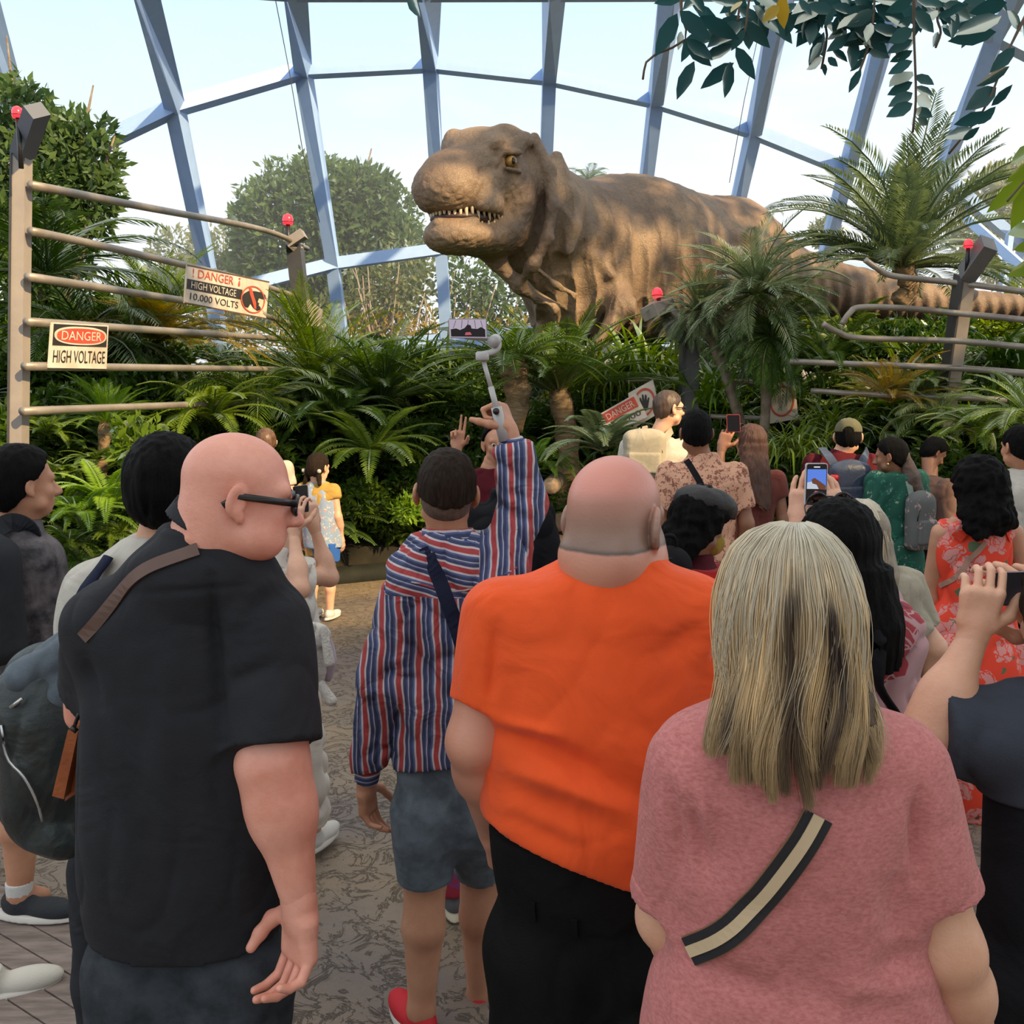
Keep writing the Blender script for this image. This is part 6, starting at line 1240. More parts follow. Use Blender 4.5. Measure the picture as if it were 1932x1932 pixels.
wobj('cropped_sides', net([('+', 0, ell(s_.L(0, -.014, .030), np.array((.0795, .0995, .086))*.98, s_.HR)), ('+', .02, ell(s_.L(0, -.038, -.02), np.array((.068, .066, .06))*.98, s_.HR)), ('x', 0, plane_cut(s_.L(0, .0, -.048), s_.HR@np.array((0, .35, -.93)))), ('x', 0, plane_cut(s_.L(0, .03, 0), s_.HR@np.array((0, 1., -.3))))]+[('-', .004, ell(s_.L(g*.088, .0, -.010), (.022, .026, .034), s_.HR)) for g in (-1, 1)], .006), mat('hair_fade', (.12, .072, .048), .7, var=.3, vscale=60, bump=.5, bscale=200), s_.root)
collar(s_, M_sh, r=.072, h=.022, tilt=(0, .1, 1))
nc = s_.J['neck']; ce = [nc+np.array((.072*math.sin(a)*1.0, -.066*math.cos(a), .012-.012*math.cos(a))) for a in np.linspace(-2.4, 2.4, 17)]
for q in 'LR':
    e_, w_ = s_.J['el'+q], s_.J['wr'+q]; d = unit(w_-e_); wobj('cuff', net([('+', 0, cap(w_-d*.055, w_-d*.012, .037, .036, flat_a=True, flat_b=True))], .006), M_sh, s_.root)
surf_strap(s_.top, at(783, 1085, Ys), at(975, 1062, Ys), .004, .003, M_sh, 'yoke_seam', s_.root, mid=at(875, 1098, Ys))
r = empty('crossbody_bag', tuple(at(880, 1230, Ys-.1)), 'navy webbing bag strap over the striped shirt', 'bag'); surf_strap(s_.top, at(810, 1024, Ys), at(892, 1250, Ys), pxs(28, Ys), .004, M_navy, 'strap', r, mid=at(852, 1120, Ys))
M_rs = mat('red_canvas', (.55, .01, .02), .7); shoe(s_.J['anL']+np.array((0, 0, -.02)), (-.5, .85, 0), M_rs, s_.root)
shoe(s_.J['anR'], (0, 1, 0), M_rs, s_.root)
# selfie stick with gimbal and phone
M_gw = mat('gimbal_grey', (.42, .41, .40), .4); Yg = 2.66
g = empty('selfie_stick', tuple(at(946, 800, Yg)), 'pale grey gimbal selfie stick raised by the man in the striped shirt', 'selfie stick')
wobj('handle', tube([at(952, 832, Yg), at(936, 768, Yg)], [.016, .0155], 10), M_gw, g); wobj('control_dial', tube([at(936, 776, Yg-.017), at(936, 776, Yg-.024)], .0095, 14), M_blk, g)
wobj('pole', join(tube([at(938, 775, Yg), at(926, 730, Yg+.01)], .0085, 10), tube([at(926, 730, Yg+.01), at(912, 680, Yg+.02)], .0065, 10)), M_gw, g)
wobj('pan_motor', lathe(at(910, 678, Yg+.02), [(.016, -.004), (.019, 0), (.019, .018), (.014, .022)], 16), M_gw, g)
wobj('gimbal_arm', tube(spline([at(912, 668, Yg+.02), at(930, 664, Yg+.04), at(940, 655, Yg+.05), at(940, 642, Yg+.06)], 10), [.009]*11, 8), M_gw, g)
wobj('roll_motor', tube([at(930, 645, Yg+.03), at(936, 641, Yg+.06)], .017, 14), M_gw, g); wobj('clamp', join(tube([at(930, 640, Yg+.05), at(882, 637, Yg+.045)], .006, 6), tube([at(882, 606, Yg+.06), at(882, 640, Yg+.06)], .009, 6)), M_gw, g)
def phone(c4, Y, th, label, screen, case=None, dY=0, buttons=False, inset=.04):
    q = Quad([at(*c, Y+(dY if i in (1, 2) else 0)) for i, c in enumerate(c4)]); r = empty('smartphone', tuple(q.p(.5, 1)), label, 'phone')
    w = np.linalg.norm(q.c[1]-q.c[0]); h = np.linalg.norm(q.c[3]-q.c[0]); rx, ry = .10*min(w, h)/w, .10*min(w, h)/h; cor = []
    def rr(i, x0=0, y0=0, x1=1, y1=1):
        o = []
        for cx, cy, a0 in ((x1-rx-i*0, y0+ry, -90), (x1-rx, y1-ry, 0), (x0+rx, y1-ry, 90), (x0+rx, y0+ry, 180)):
            for k in range(5): a = math.radians(a0+k*22.5); o.append((cx+rx*math.cos(a), cy+ry*math.sin(a)))
        return o
    wobj('case', q.poly(rr(0), 0, th), case or M_blk, r, False); ix, iy = inset*h/w if w > h else inset, inset if w > h else inset*w/h
    wobj('bezel', q.poly(rr(0, ix*.5, iy*.5, 1-ix*.5, 1-iy*.5), .0008, .001), M_blk, r, False)
    scr = wobj('screen', q.rect(ix, iy, 1-ix, 1-iy, .0014, .001), screen, r, False)
    return q, r, scr, (ix, iy)
def em(nm, c, s=1.0): return mat(nm, (0, 0, 0), .2, emit=c, estr=s)
E_dusk = em('screen_dusk', (.42, .36, .45)); E_sky = em('screen_sky', (.10, .22, .72)); E_dark = em('screen_dark', (.012, .010, .012)); E_pink = em('screen_pink', (.45, .10, .12)); E_white = em('screen_white', (.8, .8, .8)); E_brown = em('screen_brown', (.14, .05, .03)); E_cloud = em('screen_cloud', (.5, .56, .65))
q, r, scr, _ = phone([(845, 601), (918, 601), (920, 639), (847, 638)], Yg+.03, .008, 'landscape smartphone clamped on the raised selfie stick, filming', E_dusk, mat('phone_silver', (.5, .5, .5), .3, metal=.5))
wobj('picture', q.poly([(.06, .55), (.2, .5), (.3, .58), (.42, .48), (.5, .30), (.58, .34), (.6, .5), (.75, .52), (.85, .42), (.95, .55), (.95, .92), (.06, .92)], .002), E_dark, scr, False)
for a, b in (((.2, .1), (.12, .5)), ((.36, .08), (.33, .5)), ((.52, .08), (.5, .32)), ((.68, .08), (.7, .5)), ((.84, .1), (.88, .45))): wobj('picture_line', q.poly([(a[0], a[1]), (a[0]+.012, a[1]), (b[0]+.012, b[1]), b], .002), E_dark, scr, False)
wobj('picture_glow', q.poly([(.44, .7), (.56, .68), (.6, .82), (.42, .84)], .0025), E_pink, scr, False)
# ---------------------------------------------------------------- the rest of the crowd
def floral(nm, base, petal, leaf, sc=9.0, centre=(.12, .05, .03), pr=.36):
    if nm in MATS: return MATS[nm]
    m = bpy.data.materials.new(nm); m.use_nodes = True; t = m.node_tree; L = t.links; b = t.nodes['Principled BSDF']; b.inputs['Roughness'].default_value = .85
    tc = N(t, 'ShaderNodeTexCoord'); nz = N(t, 'ShaderNodeTexNoise', Scale=sc*2.2, Detail=2.0); L.new(tc.outputs['Object'], nz.inputs['Vector'])
    mx = N(t, 'ShaderNodeMix', _data_type='RGBA', _blend_type='LINEAR_LIGHT'); mx.inputs['Factor'].default_value = .05; L.new(tc.outputs['Object'], mx.inputs[6]); L.new(nz.outputs['Color'], mx.inputs[7])
    v1 = N(t, 'ShaderNodeTexVoronoi', Scale=sc, Randomness=.8); v2 = N(t, 'ShaderNodeTexVoronoi', Scale=sc*1.35); v3 = N(t, 'ShaderNodeTexVoronoi', Scale=sc*3.2, _feature='DISTANCE_TO_EDGE')
    for v in (v1, v2, v3): L.new(mx.outputs[2], v.inputs['Vector'])
    def step(src, thr, soft=.02):
        r = N(t, 'ShaderNodeMapRange'); r.inputs['From Min'].default_value = thr; r.inputs['From Max'].default_value = thr-soft; L.new(src, r.inputs['Value']); return r.outputs[0]
    a = N(t, 'ShaderNodeMix', _data_type='RGBA'); a.inputs[6].default_value = (*base, 1); a.inputs[7].default_value = (*leaf, 1); L.new(step(v2.outputs['Distance'], .26), a.inputs['Factor'])
    c = N(t, 'ShaderNodeMix', _data_type='RGBA'); L.new(a.outputs[2], c.inputs[6]); c.inputs[7].default_value = (*petal, 1)
    pm = N(t, 'ShaderNodeMath', _operation='MULTIPLY'); L.new(step(v1.outputs['Distance'], pr), pm.inputs[0]); e3 = N(t, 'ShaderNodeMath', _operation='GREATER_THAN'); e3.inputs[1].default_value = .05; L.new(v3.outputs['Distance'], e3.inputs[0]); L.new(e3.outputs[0], pm.inputs[1]); L.new(pm.outputs[0], c.inputs['Factor'])
    d = N(t, 'ShaderNodeMix', _data_type='RGBA'); L.new(c.outputs[2], d.inputs[6]); d.inputs[7].default_value = (*centre, 1); L.new(step(v1.outputs['Distance'], pr*.22), d.inputs['Factor']); L.new(d.outputs[2], b.inputs['Base Color'])
    MATS[nm] = m; return m
M_white = cloth('white_cotton', (.50, .47, .41)); M_cream = cloth('cream_canvas', (.36, .32, .24)); M_maroon = cloth('maroon_cotton', (.085, .010, .016)); M_black = cloth('black_cloth', (.010, .010, .012)); M_red = cloth('red_knit', (.42, .012, .012)); M_char = cloth('charcoal_cloth', (.028, .030, .034)); M_slate = cloth('slate_cotton', (.045, .052, .068))
M_navyb = mat('navy_leather', (.045, .06, .10), .4, var=.3, vscale=8, folds=.3, bump=.3, bscale=60)
def backpack(c, w, h, d, yaw, m, label, straps=(), parent_mat=None, loop=True, tilt=0.0):
    c = np.asarray(c, float); cy, sy = math.cos(yaw), math.sin(yaw); R = np.array(((cy, -sy, 0), (sy, cy, 0), (0, 0, 1)))@np.array(Matrix.Rotation(tilt, 3, 'Y')); r = empty('backpack', tuple(c-R@np.array((0, 0, h/2))), label, 'backpack')
    wobj('main_bag', displace(net([('+', 0, rbox(c, (w, d, h), min(w, d, h)*.42, R)), ('+', .04, ell(c+R@np.array((0, 0, h*.28)), np.array((w*.45, d*.45, h*.28)), R))], .008), lambda V: .004*snoise(V, 14, 1)), m, r)
    wobj('front_pocket', displace(net([('+', 0, rbox(c+R@np.array((0, -d*.5, -h*.16)), (w*.78, d*.35, h*.45), d*.16, R))], .008), lambda V: .003*snoise(V, 16, 2)), m, r)
    wobj('zip', tube(spline([c+R@np.array(q) for q in ((-w*.42, -d*.40, h*.05), (-w*.30, -d*.46, h*.34), (0, -d*.46, h*.42), (w*.30, -d*.46, h*.34), (w*.42, -d*.40, h*.05))], 14), .0035, 5), M_blk, r)
    if loop: wobj('grab_loop', tube(spline([c+R@np.array(q) for q in ((-.03, 0, h*.48), (-.02, -.01, h*.48+.05), (.02, -.01, h*.48+.05), (.03, 0, h*.48))], 8), .007, 6), M_black, r)
    for s in straps: strap([np.asarray(q, float) for q in s[0]], s[1], .008, parent_mat or m, 'shoulder_strap', r)
    return r
# man with black hair at the left edge, grey patterned shirt
M_pat = cloth('grey_patterned_cotton', (.035, .034, .038), col2=(.17, .15, .155), vscale=13)
Y = 3.25
p = person('black-haired man in a grey patterned shirt and dark shorts at the far left, stepping right', at(20, 900, Y)[0], Y, H=1.72, yaw=-.7, skin=S_tan, girth=1.05, res=.011, hs=1.02,
    j=dict(head=at(45, 915, Y), neck=at(35, 985, Y), shL=at(-45, 1045, Y+.06), shR=at(75, 1050, Y-.02), elR=at(75, 1215, Y-.03), wrR=at(20, 1270, Y+.15), elL=at(-70, 1200, Y), wrL=at(-40, 1300, Y+.1), hipL=at(-5, 1310, Y+.1), hipR=at(35, 1310, Y-.05), knR=at(38, 1490, Y), anR=at(38, 1688, Y-.02), knL=at(-40, 1480, Y+.3), anL=at(-30, 1655, Y+.35)),
    head=(-.75, .0, 0), shoes=False, arm=(.052, .046, .032), leg=(.095, .066, .045),
    top=dict(m=M_pat, hem=.86, sleeve=.62, sr=(1.25, 1.4, 1)), bottom=dict(m=M_black, end=.85, wide=1.5, name='shorts'), hair=dict(m=H_black, t=.020, n=(0, .80, -.6), d=-.004,  cuts=[]))
M_mesh = mat('shoe_black_mesh', (.018, .022, .028), .7, bump=.6, bscale=200)
for q, f_ in (('R', (.95, -.1, 0)), ('L', (.9, .2, 0))):
    a_ = p.J['an'+q]; wobj('sock', net([('+', 0, cap(a_+np.array((0, 0, -.035)), a_+np.array((0, 0, .055)), .045, .047, flat_b=True))], .006), mat('sock_white', (.6, .58, .55), .9, bump=.4, bscale=200), p.root)
    shoe(a_, f_, M_mesh, p.root, 1.05)
backpack(at(-25, 1130, Y-.22), .30, .42, .16, -.7, M_char, 'dark backpack on the black-haired man at the left edge', [([at(-20, 1010, Y-.16), at(20, 985, Y-.10), at(58, 1000, Y-.06), at(66, 1040, Y+.05)], .06)])
# person in a white shirt behind the bald man, with the big dark backpack
Y = 2.4; rw = rows_px([(1010, 268, 345, .9), (1035, 215, 395, .7), (1080, 165, 430, .55), (1160, 140, 440, .52), (1260, 135, 435, .55), (1400, 140, 430, .6), (1550, 150, 420, .62), (1700, 160, 410, .6)], Y)
p = person('dark-haired person in a white shirt half hidden behind the bald man in black', rw[4][1], Y, H=1.80, rows=rw, skin=S_light, res=.011,
    j=dict(head=at(318, 925, Y), neck=at(305, 1020, Y), shL=at(172, 1115, Y), shR=at(400, 1115, Y), elL=at(140, 1330, Y+.1), elR=at(440, 1330, Y), wrL=at(190, 1420, Y+.2), wrR=at(400, 1430, Y+.2), hipL=at(200, 1640, Y), hipR=at(350, 1640, Y), knL=at(195, 1850, Y+.02), anL=at(192, 2120, Y), knR=at(350, 1850, Y), anR=at(350, 2120, Y)),
    head=(.1, .05, 0), top=dict(m=M_white, hem=1.0, sleeve=.5, sr=(1.22, 1.4, 1)), bottom=dict(m=M_char, wide=1.3), hair=dict(m=H_black, t=.024, n=(0, .75, -.66), d=.0, amp=.003))
M_bpk = mat('dark_green_nylon', (.020, .028, .028), .45, var=.35, vscale=6, folds=.8, bump=.3, bscale=40); M_wash = cloth('washed_grey_denim', (.10, .125, .15), var=.25, vscale=14)
Yp = 2.25; r = empty('backpack', tuple(at(85, 1600, Yp)), 'large slouchy dark green backpack hanging behind the bald man\'s left elbow', 'backpack')
bb = [('+', 0, ell(at(95, 1390, Yp), (.12, .13, .24))), ('+', .06, ell(at(70, 1500, Yp), (.09, .11, .13))), ('+', .05, ell(at(125, 1560, Yp), (.085, .1, .08))), ('+', .05, ell(at(60, 1330, Yp), (.09, .09, .12)))]
wobj('main_bag', displace(net(bb, .007), lambda V: -.010*(1-np.abs(snoise(V*np.array((1, 1, .6)), 9, 3)))**3+.004*snoise(V, 16, 2)), M_bpk, r)
wobj('zip', tube(spline([at(2, 1368, Yp-.12), at(14, 1430, Yp-.13), at(45, 1466, Yp-.14), at(68, 1510, Yp-.14), at(80, 1550, Yp-.135)], 14), .0035, 5), mat('zip_silver', (.5, .5, .5), .3, metal=.8), r)
wobj('shoulder_strap', tube(spline([at(135, 1330, Yp-.05), at(140, 1230, Yp-.08), at(160, 1120, Yp), at(205, 1050, Yp+.05)], 14), .018, 6, ell=(1.4, .4)), M_charnl if 'M_charnl' in globals() else M_navy, r)
wobj('zip_pull', tube([at(20, 1335, Yp-.12), at(42, 1318, Yp-.12)], .005, 5), MATS['zip_silver'], r)
j_ = wobj('denim_jacket', displace(net([('+', 0, cap(at(45, 1278, Yp-.06), at(140, 1222, Yp-.02), .045, .055)), ('+', .02, cap(at(62, 1335, Yp-.07), at(150, 1290, Yp-.03), .04, .06))], .006), lambda V: -.008*(1-np.abs(snoise(V, 11, 5)))**3), M_wash); tag(j_, 'washed grey denim jacket draped over the large dark green backpack', 'jacket')
# small girls by the plants
M_kid = cloth('pale_dress', (.55, .42, .35))
p = person('child with brown hair and a white clip, only the head showing above the bald man', at(500, 800, 7.7)[0], 7.7, H=1.58, yaw=.2, skin=S_light, res=.014, hres=.009, head=(.3, .1, 0), girth=.9, top=dict(m=M_kid, hem=.6), bottom=dict(m=M_kid, name='leggings'), hair=dict(m=mat('hair_chestnut', (.10, .05, .025), .45, var=.4, vscale=30), t=.016, n=(0, .8, -.6), d=-.01))
wobj('hair_clip', tube([p.L(.09, -.02, .02), p.L(.09, 0, -.01)], .012, 6), M_white, p.root)
Y = 7.7; x0 = at(600, 900, Y)[0]
p = person('small girl with tied brown hair in a colourful knitted shawl standing by the bed', x0, Y, H=1.36, yaw=-.2, skin=S_light, res=.012, hres=.008, hs=.95, head=(-.5, .15, 0), girth=.95, shoes=False, top=dict(m=cloth('mustard_dress', (.42, .26, .06)), hem=.55, sleeve=.3, name='dress'), hair=dict(m=H_brown, t=.014, n=(0, .8, -.6), d=.0))
for g_ in (-1, 1): wobj('pigtail', displace(net([('+', 0, cap(p.L(g_*.05, -.07, -.02), p.L(g_*.085, -.07, -.14), .028, .016))], .008), lambda V: .003*snoise(V, 50, 1)), H_brown, p.root); wobj('hair_bobble', net([('+', 0, ell(p.L(g_*.085, -.09, -.03), (.018,)*3))], .006), M_white, p.root)
M_shawl = floral('knit_shawl', (.22, .30, .42), (.62, .55, .50), (.60, .22, .10), 22, (.02, .08, .30), .3)
nk = p.J['neck']; wobj('shawl', displace(net([('+', 0, loft([(.62, x0+.03, Y, .16, .12), (.85, x0+.02, Y, .165, .12), (1.05, x0, Y, .145, .11), (nk[2]+.02, x0, Y, .065, .065)]))], .009), lambda V: .008*snoise(V*np.array((1, 1, .3)), 20, 4)), M_shawl, p.root)
wobj('fringe', displace(net([('+', 0, loft([(.50, x0+.06, Y-.02, .10, .09), (.66, x0+.05, Y-.02, .12, .10)]))], .008), lambda V: .010*snoise(V*np.array((1, 1, .1)), 40, 4)), mat('blue_fringe', (.02, .10, .38), .9), p.root)
for q in 'LR': shoe(p.J['an'+q]+np.array((0, 0, .015)), (.3, .9, 0), mat('shoe_white', (.62, .6, .56), .6), p.root, .8)
# woman in the white sundress taking a picture
Y = 3.7; wr_ = rows_px([(1035, 505, 560, .9), (1060, 480, 590, .7), (1110, 478, 592, .62), (1190, 482, 594, .62), (1290, 488, 598, .62), (1380, 482, 602, .62), (1480, 478, 614, .62), (1560, 484, 612, .6)], Y)
p = person('woman in a long white sundress filming with a raised phone beside the bald man', wr_[3][1], Y, H=1.62, rows=wr_, skin=S_light, res=.011,
    j=dict(head=at(517, 965, Y), neck=at(530, 1035, Y), shL=at(492, 1085, Y), shR=at(576, 1085, Y), elL=at(566, 1112, Y-.22), elR=at(622, 1090, Y+.10), wrL=at(553, 1000, Y-.1), wrR=at(592, 992, Y+.12), hipL=at(520, 1330, Y), hipR=at(570, 1330, Y), knL=at(525, 1460, Y), knR=at(578, 1460, Y), anL=at(540, 1575, Y+.1), anR=at(590, 1572, Y)),
    head=(-.3, 0, 0), shoes=False, arm=(.040, .036, .026), leg=(.075, .055, .035), hands={'R': dict(d=(-.25, .0, 1), n=(-.5, .8, 0), b=(-.8, -.3, .3), curl=(.7, .8, .5), s=.92), 'L': dict(d=(.1, .1, 1), n=(.2, .9, 0), b=(.9, -.2, 0), curl=(.5, .8, .5), s=.92)},
    top=dict(m=cloth('white_dress', (.66, .62, .55)), hem=at(560, 1555, Y)[2], neck=at(530, 1062, Y)[2], sleeve=0, name='sundress', fold=.018, ff=7), hair=dict(m=H_black, t=.018, n=(0, .8, -.6), d=0))
for q in 'LR': shoe(p.J['an'+q]+np.array((0, 0, 0)), (.35, .9, 0), mat('shoe_white', (.62, .6, .56), .6), p.root, .9)
phone([(552, 918), (580, 914), (583, 966), (556, 968)], Y+.02, .009, 'black phone held up by the woman in the white sundress', E_dark, MATS['phone_silver'])
M_plush = cloth('white_plush', (.60, .57, .52), bump=.8, bscale=120); Yq = 3.38; r = empty('plush_rabbit', tuple(at(600, 1335, Yq)), 'white plush rabbit bag hanging from the white sundress', 'plush toy')
wobj('rabbit_body', displace(net([('+', 0, ell(at(594, 1255, Yq), (.045, .05, .09))), ('+', .03, ell(at(596, 1200, Yq), (.055, .055, .05)))], .006), lambda V: .002*snoise(V, 60, 2)), M_plush, r)
for a_, b_2 in (((610, 1185), (622, 1250)), ((590, 1180), (578, 1235)),): wobj('ear', net([('+', 0, cap(at(*a_, Yq-.04), at(*b_2, Yq-.05), .014, .019))], .005), M_plush, r)
for a_, b_2 in (((590, 1290), (592, 1338)), ((604, 1290), (626, 1322))): wobj('leg', net([('+', 0, cap(at(*a_, Yq-.02), at(*b_2, Yq-.03), .017, .020))], .005), M_plush, r)
wobj('lilac_pouch', displace(net([('+', 0, ell(at(618, 1245, Yq+.03), (.033, .04, .085)))], .006), lambda V: .004*snoise(V, 25, 2)), cloth('lilac_satin', (.42, .36, .42)), r)
# people beyond the striped man
Y = 5.6; x0 = at(925, 900, Y)[0]
p = person('smiling child in a maroon shirt facing the camera with two fingers raised', x0, Y, H=1.72, yaw=PI, skin=S_tan, res=.012, hres=.006, j=dict(head=at(938, 838, Y), shR=at(872, 900, Y), elR=at(850, 935, Y-.12), wrR=at(862, 845, Y-.15)), head=(PI+.15, 0, .1),
    hands={'R': dict(d=(.08, 0, 1), n=(0, -1, 0), b=(1, 0, 0), fing=[(.05, .05, .05), (.08, .08, .05), (1.3, 1.4, 1.0), (1.3, 1.4, 1.0)], s=1.0, thumb=.9)}, top=dict(m=M_maroon, hem=.8, sleeve=.6), bottom=dict(m=M_black), hair=dict(m=H_black, t=.014, n=(0, .8, -.6), d=-.012)); eyes(p)
Y = 4.7; p = person('person in a loose black top behind the raised striped sleeve', at(955, 900, Y)[0], Y, H=1.62, girth=1.15, skin=S_tan, res=.012, j=dict(head=at(975, 872, Y), neck=at(965, 925, Y)), top=dict(m=M_black, hem=.75, sleeve=1.5, fold=.01), bottom=dict(m=M_black), hair=dict(m=H_black, t=.02, n=(0, .7, -.7), d=.0))
M_tie = floral('tie_dye', (.32, .02, .04), (.20, .04, .16), (.55, .10, .04), 8, (.3, .1, .3), .4)
Y = 3.30; p = person('child in a pink top and red and purple tie-dye trousers hidden behind the striped man', at(893, 1400, Y)[0], Y, H=1.32, yaw=.1, shoes=False, skin=S_tan, res=.012, girth=1.0, leg=(.095, .075, .055), top=dict(m=cloth('pink_cotton', (.55, .20, .25)), hem=.7), bottom=dict(m=M_tie, wide=1.5, end=1.93), hair=dict(m=H_black, t=.02, n=(0, .8, -.6), d=.0))
M_sandal = mat('sandal_grey', (.10, .10, .11), .7)
for q in 'LR':
    a_ = p.J['an'+q]; f_ = np.array((-.1, 1, 0)); shoe(a_+np.array((0, 0, .02)), f_, M_sandal, p.root, .9, mat('sandal_sole', (.5, .45, .33), .6), 'sandal')
# man in white t-shirt with cream backpack
Y = 6.9; x0 = at(1238, 900, Y)[0]
p = person('man in glasses and a white t-shirt with a cream backpack, looking right', x0, Y, H=1.86, yaw=-.15, girth=1.12, skin=S_light, res=.012, hres=.007, j=dict(head=at(1262, 772, Y)), head=(-1.15, 0, 0), top=dict(m=M_white, hem=.9, sleeve=.6), bottom=dict(m=M_char), hair=dict(m=mat('hair_dark_brown', (.06, .035, .022), .5, var=.3, vscale=30), t=.008, n=(0, .72, -.7), d=.0)); glasses(p, M_frame, label='thin glasses worn by the man with the cream backpack')
backpack(at(1216, 858, Y-.22), .30, .34, .13, -.15, M_cream, 'cream canvas backpack with a black grab loop worn over the white t-shirt', [([at(1200, 838, Y-.2), at(1207, 815, Y-.13), at(1225, 808, Y)], .05), ([at(1245, 838, Y-.2), at(1262, 818, Y-.12), at(1268, 812, Y)], .05)])
# man in the printed shirt
M_print = floral('horse_print_shirt', (.62, .33, .21), (.16, .035, .02), (.62, .33, .21), 24, (.16, .035, .02), .42)
Y = 5.4; p = person('black-haired man in a peach shirt printed with brown figures, dark strap on his back', at(1325, 900, Y)[0], Y, H=1.80, girth=1.15, skin=S_brown, res=.011, hres=.006, j=dict(head=at(1313, 818, Y)), head=(0, .05, 0), top=dict(m=M_print, hem=.9, sleeve=.68, sr=(1.3, 1.5, 1), neck=at(1313, 855, Y)[2]), bottom=dict(m=cloth('brown_trousers', (.10, .045, .03))), hair=dict(m=H_black, t=.010, n=(0, .62, -.78), d=.008, vol=(.97, 1, 1.05)))
collar(p, M_print, r=.075, h=.02); r = empty('crossbody_bag', tuple(at(1310, 900, Y-.15)), 'dark bag strap crossing the peach printed shirt', 'bag'); surf_strap(p.top, at(1290, 862, Y), at(1325, 935, Y), .035, .004, M_black, 'strap', r)
# long-haired woman with raised phone
Y = 6.1; p = person('woman with very long straight brown hair raising a red phone', at(1415, 900, Y)[0], Y, H=1.66, skin=S_brown, res=.012, hres=.008, j=dict(head=at(1415, 838, Y), shL=at(1388, 905, Y), elL=at(1352, 905, Y-.12), wrL=at(1362, 845, Y-.05)), head=(.35, -.1, 0), hands={'L': dict(d=(.35, .1, 1), n=(.4, .8, 0), b=(.8, -.4, 0), curl=(.5, .8, .5), s=1)}, top=dict(m=cloth('rust_top', (.16, .04, .03)), hem=.8, sleeve=.4), bottom=dict(m=M_black),
    hair=dict(m=mat('hair_auburn', (.045, .016, .009), .5, col2=(.11, .040, .018), vscale=16, stretch=(6, 6, .4), bump=.8, bscale=30), t=.020, n=(0, .85, -.5), d=-.01, ears=False, extra=[(.03, loft([(at(0, 1000, Y)[2], at(1415, 900, Y)[0]+.02, Y-.13, .10, .06), (1.15, at(1415, 900, Y)[0], Y-.14, .115, .06), (1.42, at(1415, 900, Y)[0], Y-.09, .10, .07), (1.56, at(1415, 900, Y)[0], Y-.02, .095, .10)]))], aniso=(1, 1, .05), f=110, amp=.003))
glasses(p, M_frame, label='sunglasses pushed up on the long brown hair', up=.065, back=-.01, tilt=.5)
phone([(1371, 782), (1396, 782), (1397, 815), (1372, 815)], Y-.05, .01, 'small phone in a red case held above the printed shirt shoulder', E_dark, mat('case_red', (.6, .04, .05), .4))
# woman in the black cap
Y = 3.3; hc2 = at(1322, 990, Y)
p = person('bowing woman in a black cap with curly dark hair and a red wrap', at(1305, 1100, Y)[0], Y, H=1.55, yaw=-.5, girth=1.12, skin=S_brown, res=.010, hres=.006, j=dict(head=hc2, neck=at(1305, 1050, Y)), head=(-.8, .35, 0), top=dict(m=cloth('dark_maroon_knit', (.09, .016, .022)), hem=1.02, sleeve=.9, fold=.01), bottom=dict(m=M_black),
    hair=dict(m=H_black, t=.030, n=(0, .85, -.5), d=-.005, ears=False, amp=.008, f=60, aniso=(1, 1, 1), vol=(1.1, 1.15, 1), extra=[(.04, ell(hc2+np.array((-.05, -.04, -.07)), (.11, .09, .10)))]))
wobj('cap', displace(net([('+', 0, ell(p.L(.0, .0, .085), np.array((.108, .125, .065)), p.HR)), ('+', .02, ell(p.L(0, .11, .055), np.array((.07, .06, .014)), p.HR)), ('x', 0, plane_cut(p.L(0, 0, .048), p.HR@np.array((0, .1, -1.))))], .005), lambda V: .003*snoise(V, 25, 3)), mat('cap_black', (.018, .015, .015), .6, bump=.4, bscale=80, folds=.4), p.root)
wobj('face_mask', displace(net([('+', 0, ell(p.L(0, .075, -.055), np.array((.062, .055, .05)), p.HR))], .005), lambda V: .002*snoise(V, 40, 1)), cloth('mustard_mask', (.36, .25, .035)), p.root)
rp_ = at(1322, 1130, Y); wobj('red_wrap', displace(net([('+', 0, loft([(.95, rp_[0]-.02, Y-.02, .17, .15), (1.1, rp_[0], Y-.02, .175, .155), (at(0, 1085, Y)[2], rp_[0], Y-.01, .15, .135), (at(0, 1064, Y)[2], rp_[0], Y, .12, .11)]))], .008), lambda V: -.014*(1-np.abs(snoise(V*np.array((.5, .5, 1)), 9, 4)))**3), M_red, p.root)
backpack(at(1258, 1095, Y-.25), .15, .20, .12, .1, M_black, 'small rounded black bag between the orange t-shirt and the red wrap')
# man in olive cap with navy backpack
Y = 6.4; x0 = at(1585, 900, Y)[0]
p = person('man in an olive cap and maroon shirt wearing a navy backpack', x0, Y, H=1.76, girth=1.12, skin=S_light, res=.012, hres=.007, j=dict(head=at(1600, 825, Y)), head=(-.35, .1, 0), top=dict(m=M_maroon, hem=.8, sleeve=1.5, fold=.008), bottom=dict(m=M_char), hair=dict(m=H_black, t=.008, n=(0, .5, -.86), d=.035))
M_olive = cloth('olive_twill', (.10, .095, .05)); wobj('cap', net([('+', 0, ell(p.L(0, -.012, .040), np.array((.090, .112, .092)), p.HR)), ('+', .02, ell(p.L(0, .12, .045), np.array((.07, .07, .012)), p.HR)), ('x', 0, plane_cut(p.L(0, 0, .035), p.HR@np.array((0, .05, -1.)))), ('-', .006, ell(p.L(0, -.115, .035), np.array((.035, .03, .028)), p.HR))], .006), M_olive, p.root)
collar(p, M_maroon, r=.07, h=.02)
